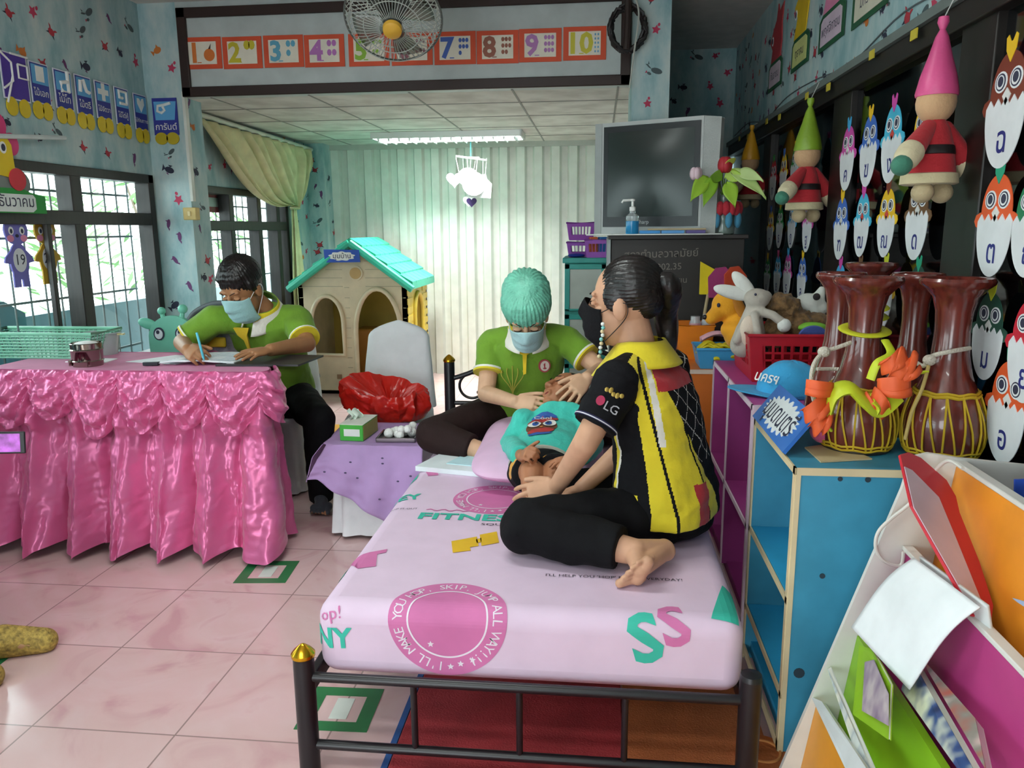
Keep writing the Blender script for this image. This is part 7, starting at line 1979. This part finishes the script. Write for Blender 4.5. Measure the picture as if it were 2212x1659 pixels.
# ===== man writing at the table =====
F = V((-.22, -.97, 0)).normalized(); _, U, L = basis(F)
pel, wst, chs, nck = X(606, 850, 3.98), X(596, 790, 3.93), X(575, 725, 3.82), X(566, 668, 3.72)
t = thing('person', 'man in a green polo shirt and pale mask writing at the pink table', 'person', V((pel.x, pel.y, .1)), group='people in the room')
hdC = X(524, 626, 3.62); Fh = V((-.25, -.80, -.52)); MH = hframe(hdC, Fh, V((-.15, -.35, .9)), 1.10)
sk4 = skin('a3734f'); Ut = (nck - chs).normalized(); Ft = (F - Ut * F.dot(Ut)).normalized()
shR, shL = X(462, 690, 3.68), X(640, 690, 3.76); elR, wrR = X(394, 742, 3.62), at(406, 756, z=.86); elL, wrL = X(664, 756, 3.62), at(584, 756, z=.85)
for q, z in ((elR, .845), (elL, .845)): q.z = max(q.z, z)
hipR, hipL = pel - L * .09, pel + L * .09; knL, anL = X(688, 905, 3.62), X(694, 1092, 3.66); knR, anR = V((-1.62, 3.50, .47)), V((-1.65, 3.60, .09))
b = MB(); head_prims(b, MH); b.cap(nck, MH @ V((0, -.03, -.1)), .06, .057)
b.loft([(pel - U * .06, L, F, .14, .10), (pel, L, F, .155, .11), (wst, L, F, .14, .10), (chs, L, Ft, .17, .11), (lerp(chs, nck, .65), L, Ft, .17, .085), (nck, L, Ft, .068, .06)])
b.chain([shR, elR, wrR], [.052, .042, .029]); b.chain([shL, elL, wrL], [.052, .042, .029])
hand(b, wrR, at(440, 772, z=.848) - wrR, V((.6, .35, -.7)), 1, 1.0, (.75, .9, .5), .02, .5, thumb_n=.5)
hand(b, wrL, at(525, 768, z=.843) - wrL, V((0, .25, -1)), -1, 1.02, (.10, .12, .10), .17, .7, thumb_n=.1)
b.chain([hipL, knL, anL], [.09, .06, .04]); b.chain([hipR, knR, anR], [.09, .06, .04])
for A, s in ((anL, 1), (anR, 1)): A2 = V((A.x, A.y, .075)); foot(b, A2, A2 + V((0, .035, -.045)), A2 + V((.035, -.10, -.055)), A2 + V((.045, -.15, -.058)), V((0, 0, 1)), 1.02)
bo = b.remesh('body', sk4, t, .0036, 4)
eyes(t, MH, closed=True); mask(t, MH, '9fcbcc')
hh = MB(); hh.ell((0, -.024, .055), (.088, .102, .098), 0, MH)
for k in range(9): a = -.9 + 1.8 * k / 8; hh.ell((.068 * math.sin(a), .054 * math.cos(a), .094 - .012 * abs(a)), (.018, .018, .02), 0, MH)
for s in (-1, 1): hh.ell((s * .076, .0, .035), (.014, .03, .04), 0, MH)
ho = hh.remesh('hair', HAIR, t, .004, 4, wrinkle=.002, wscale=70); strands(ho, MH, 'down')
s0 = MB(); s0.loft([(pel - U * .07, L, F, .185, .14), (pel + U * .03, L, F, .185, .145), (wst, L, F, .178, .135), (chs, L, Ft, .195, .135), (lerp(chs, nck, .6), L, Ft, .185, .11), (lerp(chs, nck, .88), L, Ft, .11, .085), (nck + Ut * .004, L, Ft, .074, .07)])
for sh, el in ((shR, elR), (shL, elL)): s0.cap(lerp(lerp(chs, nck, .6), sh, .5), sh, .08, .072); s0.fr(sh, lerp(sh, el, .80), .075, .070)
s0.remesh('polo_shirt', M_POLO, t, .006, 5, wrinkle=.008, wscale=11)
for sh, el in ((shR, elR), (shL, elL)): band(t, lerp(sh, el, .75), lerp(sh, el, .83), .0755, .073, ['e6e6dc', 'dcc824'])
polo_collar(t, nck + Ut * .006, Ft, Ut, [('e6e2d6', .076, .108, .045, -.026), ('dcc824', .076, .102, .047, -.018), (GREENC, .075, .094, .049, -.008)], 1.0)
MP = frame(lerp(chs, nck, .45) + Ft * .142, L, Ut - Ft * .15); MB().prism([(-.045, .07), (.045, .07), (.02, .03), (.008, -.06), (-.004, -.075), (-.008, .0), (-.035, .03)], -.004, .004, 0, MP).build('placket', cloth('dcb81e'), t, bevel=.002)
MC = frame(chs + Ft * .139 + L * .09 - Ut * .05, L * .93 - Ft * .3, Ut); MB().disc((0, 0), .03, .026, -.008, .004, 0, MC, 24).build('round_badge', P('8a5a4a', .6), t, smooth=False)
pn = MB(); pn.loft([(pel - U * .11, L, F, .165, .135), (pel - U * .04, L, F, .175, .14), (pel + U * .04, L, F, .165, .13)])
for h_, k_, a_ in ((hipL, knL, anL), (hipR, knR, anR)): pn.cap(h_, k_, .10, .08); pn.fr(k_, lerp(k_, a_, .93), .08, .062)
pn.remesh('trousers', cloth('0d0d10', bump=.15), t, .006, 6, wrinkle=.006, wscale=11)
for A in (anL, anR):
    A2 = V((A.x, A.y, .075)); k = MB(); foot(k, A2, A2 + V((0, .035, -.045)), A2 + V((.035, -.10, -.055)), A2 + V((.045, -.15, -.058)), V((0, 0, 1)), 1.14); k.cap(A2, A2 + V((0, 0, .08)), .044, .044)
    ko = k.remesh('sock', cloth('3a3d46'), t, .005, 6); clampz(ko, .001)
# pen in his hand
tp = at(441, 779, z=.826); pe = tp + V((-.05, .05, .115))
o = MB().tube([tp, lerp(tp, pe, .06), lerp(tp, pe, .1), pe], [.001, .004, .0055, .0055], 10); tag(o.build('pen', P('4ab5cc', .4)), 'light blue pen held upright by the writing man', 'pen')

# ===== person at the left edge holding a phone =====
ph = X(22, 957, 2.20); sl = at(60, 1392, z=.03)
t = thing('person', 'person mostly outside the left picture edge holding a phone, one woven slipper showing', 'person', V((-2.4, 2.1, 0)), group='people in the room')
F = V((.95, .3, 0)).normalized(); _, U, L = basis(F)
pel = V((-2.42, 1.95, .54)); chs = pel + V((.0, 0, .34)) ; nck = pel + V((.02, 0, .52)); hdC = pel + V((.05, .01, .66)); MH = hframe(hdC, F + V((0, 0, -.4)), (0, 0, 1), 1.0)
shL, shR = nck + L * .17 - U * .06, nck - L * .17 - U * .06; elL, elR = shL + V((.08, .0, -.27)), shR + V((.12, -.02, -.26))
wrR = ph + V((-.20, .01, .045)); wrL = V((-2.05, 2.2, .62)); an = sl + V((-.10, -.045, .06)); kn = V((-2.06, 2.03, .52)); an2, kn2 = an + V((-.02, -.22, 0)), kn + V((0, -.17, 0))
b = MB(); head_prims(b, MH); b.cap(nck, MH @ V((0, -.03, -.1)), .055, .052)
b.loft([(pel - U * .06, L, F, .13, .095), (pel + U * .1, L, F, .13, .095), (chs, L, F, .15, .10), (lerp(chs, nck, .7), L, F, .155, .08), (nck, L, F, .06, .055)])
b.chain([shR, elR, wrR], [.045, .038, .026]); b.chain([shL, elL, wrL], [.045, .038, .026])
hand(b, wrR, ph - wrR + V((0, 0, .02)), V((.1, .35, -.9)), 1, .95, (.5, .7, .5), .05, .5); hand(b, wrL, V((1, 0, -.1)), V((0, 0, -1)), -1, .95)
b.chain([pel + L * .09, kn, an], [.08, .055, .038]); b.chain([pel - L * .09, kn2, an2], [.08, .055, .038])
dv = (sl - an); dv.z = 0; dv.normalize()
for A in (an, an2): foot(b, A, A - dv * .05 + V((0, 0, -.05)), A + dv * .1 + V((0, 0, -.055)), A + dv * .14 + V((0, 0, -.055)), V((0, 0, 1)), .95)
b.remesh('body', skin('c2946f'), t, .0055, 5); eyes(t, MH)
h = MB(); h.ell((0, -.026, .05), (.087, .099, .098), 0, MH); h.ell((0, -.06, -.02), (.08, .06, .1), 0, MH); h.remesh('hair', HAIR, t, .006, 4)
s0 = MB(); s0.loft([(pel - U * .05, L, F, .165, .125), (pel + U * .1, L, F, .16, .12), (chs, L, F, .17, .12), (lerp(chs, nck, .75), L, F, .15, .09), (nck, L, F, .068, .064)])
for sh, el in ((shR, elR), (shL, elL)): s0.cap(lerp(chs, nck, .7), sh, .07, .062); s0.fr(sh, lerp(sh, el, .7), .064, .06)
s0.remesh('shirt', cloth('7a8fb0'), t, .007, 5, wrinkle=.005)
pn = MB(); pn.loft([(pel - U * .09, L, F, .155, .12), (pel + U * .04, L, F, .16, .125)])
for h_, k_, a_ in ((pel + L * .09, kn, an), (pel - L * .09, kn2, an2)): pn.cap(h_, k_, .095, .075); pn.fr(k_, lerp(k_, a_, .85), .075, .06)
pn.remesh('trousers', cloth('4a463e'), t, .007, 5, wrinkle=.005)
M_WOV = mat('woven_straw', 'b59a4a', .6, var=.35, vscale=70, bump=.8, bscale=110)
for A in (an, an2):
    k = MB(); f0, f1 = A - dv * .07 + V((0, 0, -.075)), A + dv * .16 + V((0, 0, -.075)); k.cap(f0 + V((0, 0, .02)), f1 + V((0, 0, .02)), .036, .042); k.cap(A + dv * .04 + V((0, 0, -.03)), f1 + V((0, 0, .03)), .05, .034)
    ko = k.remesh('woven_slipper', M_WOV, t, .006, 5); clampz(ko, .002)
M = frame(ph + V((-.035, 0, 0)), V((.97, .25, -.03)), (.0, .1, 1)); t = thing('phone', 'phone with a bright pink screen held at the left picture edge', 'phone', ph)
MB().box((0, 0, 0), (.15, .07, .009), 0, M).build('phone_case', P('17171a', .4), t, bevel=.003); MB().box((-.004, 0, .005), (.13, .058, .0012), 0, M).build('screen', mat('pink_screen', 'b05ac0', .3, var=.5, vscale=30, emit=.35), t)
c = V((-2.45, 1.92, 0)); t = thing('plastic_chair', 'plain stool chair under the person at the left edge', 'chair', c)
MB().box(c + V((0, 0, .41)), (.4, .42, .03)).build('seat', P('8a8f94', .5), t, bevel=.01)
for sx in (-.17, .17):
    for sy in (-.18, .18): MB().tube([c + V((sx * 1.1, sy * 1.1, 0)), c + V((sx, sy, .41))], .016, 8).build('leg', P('8a8f94', .5), t)
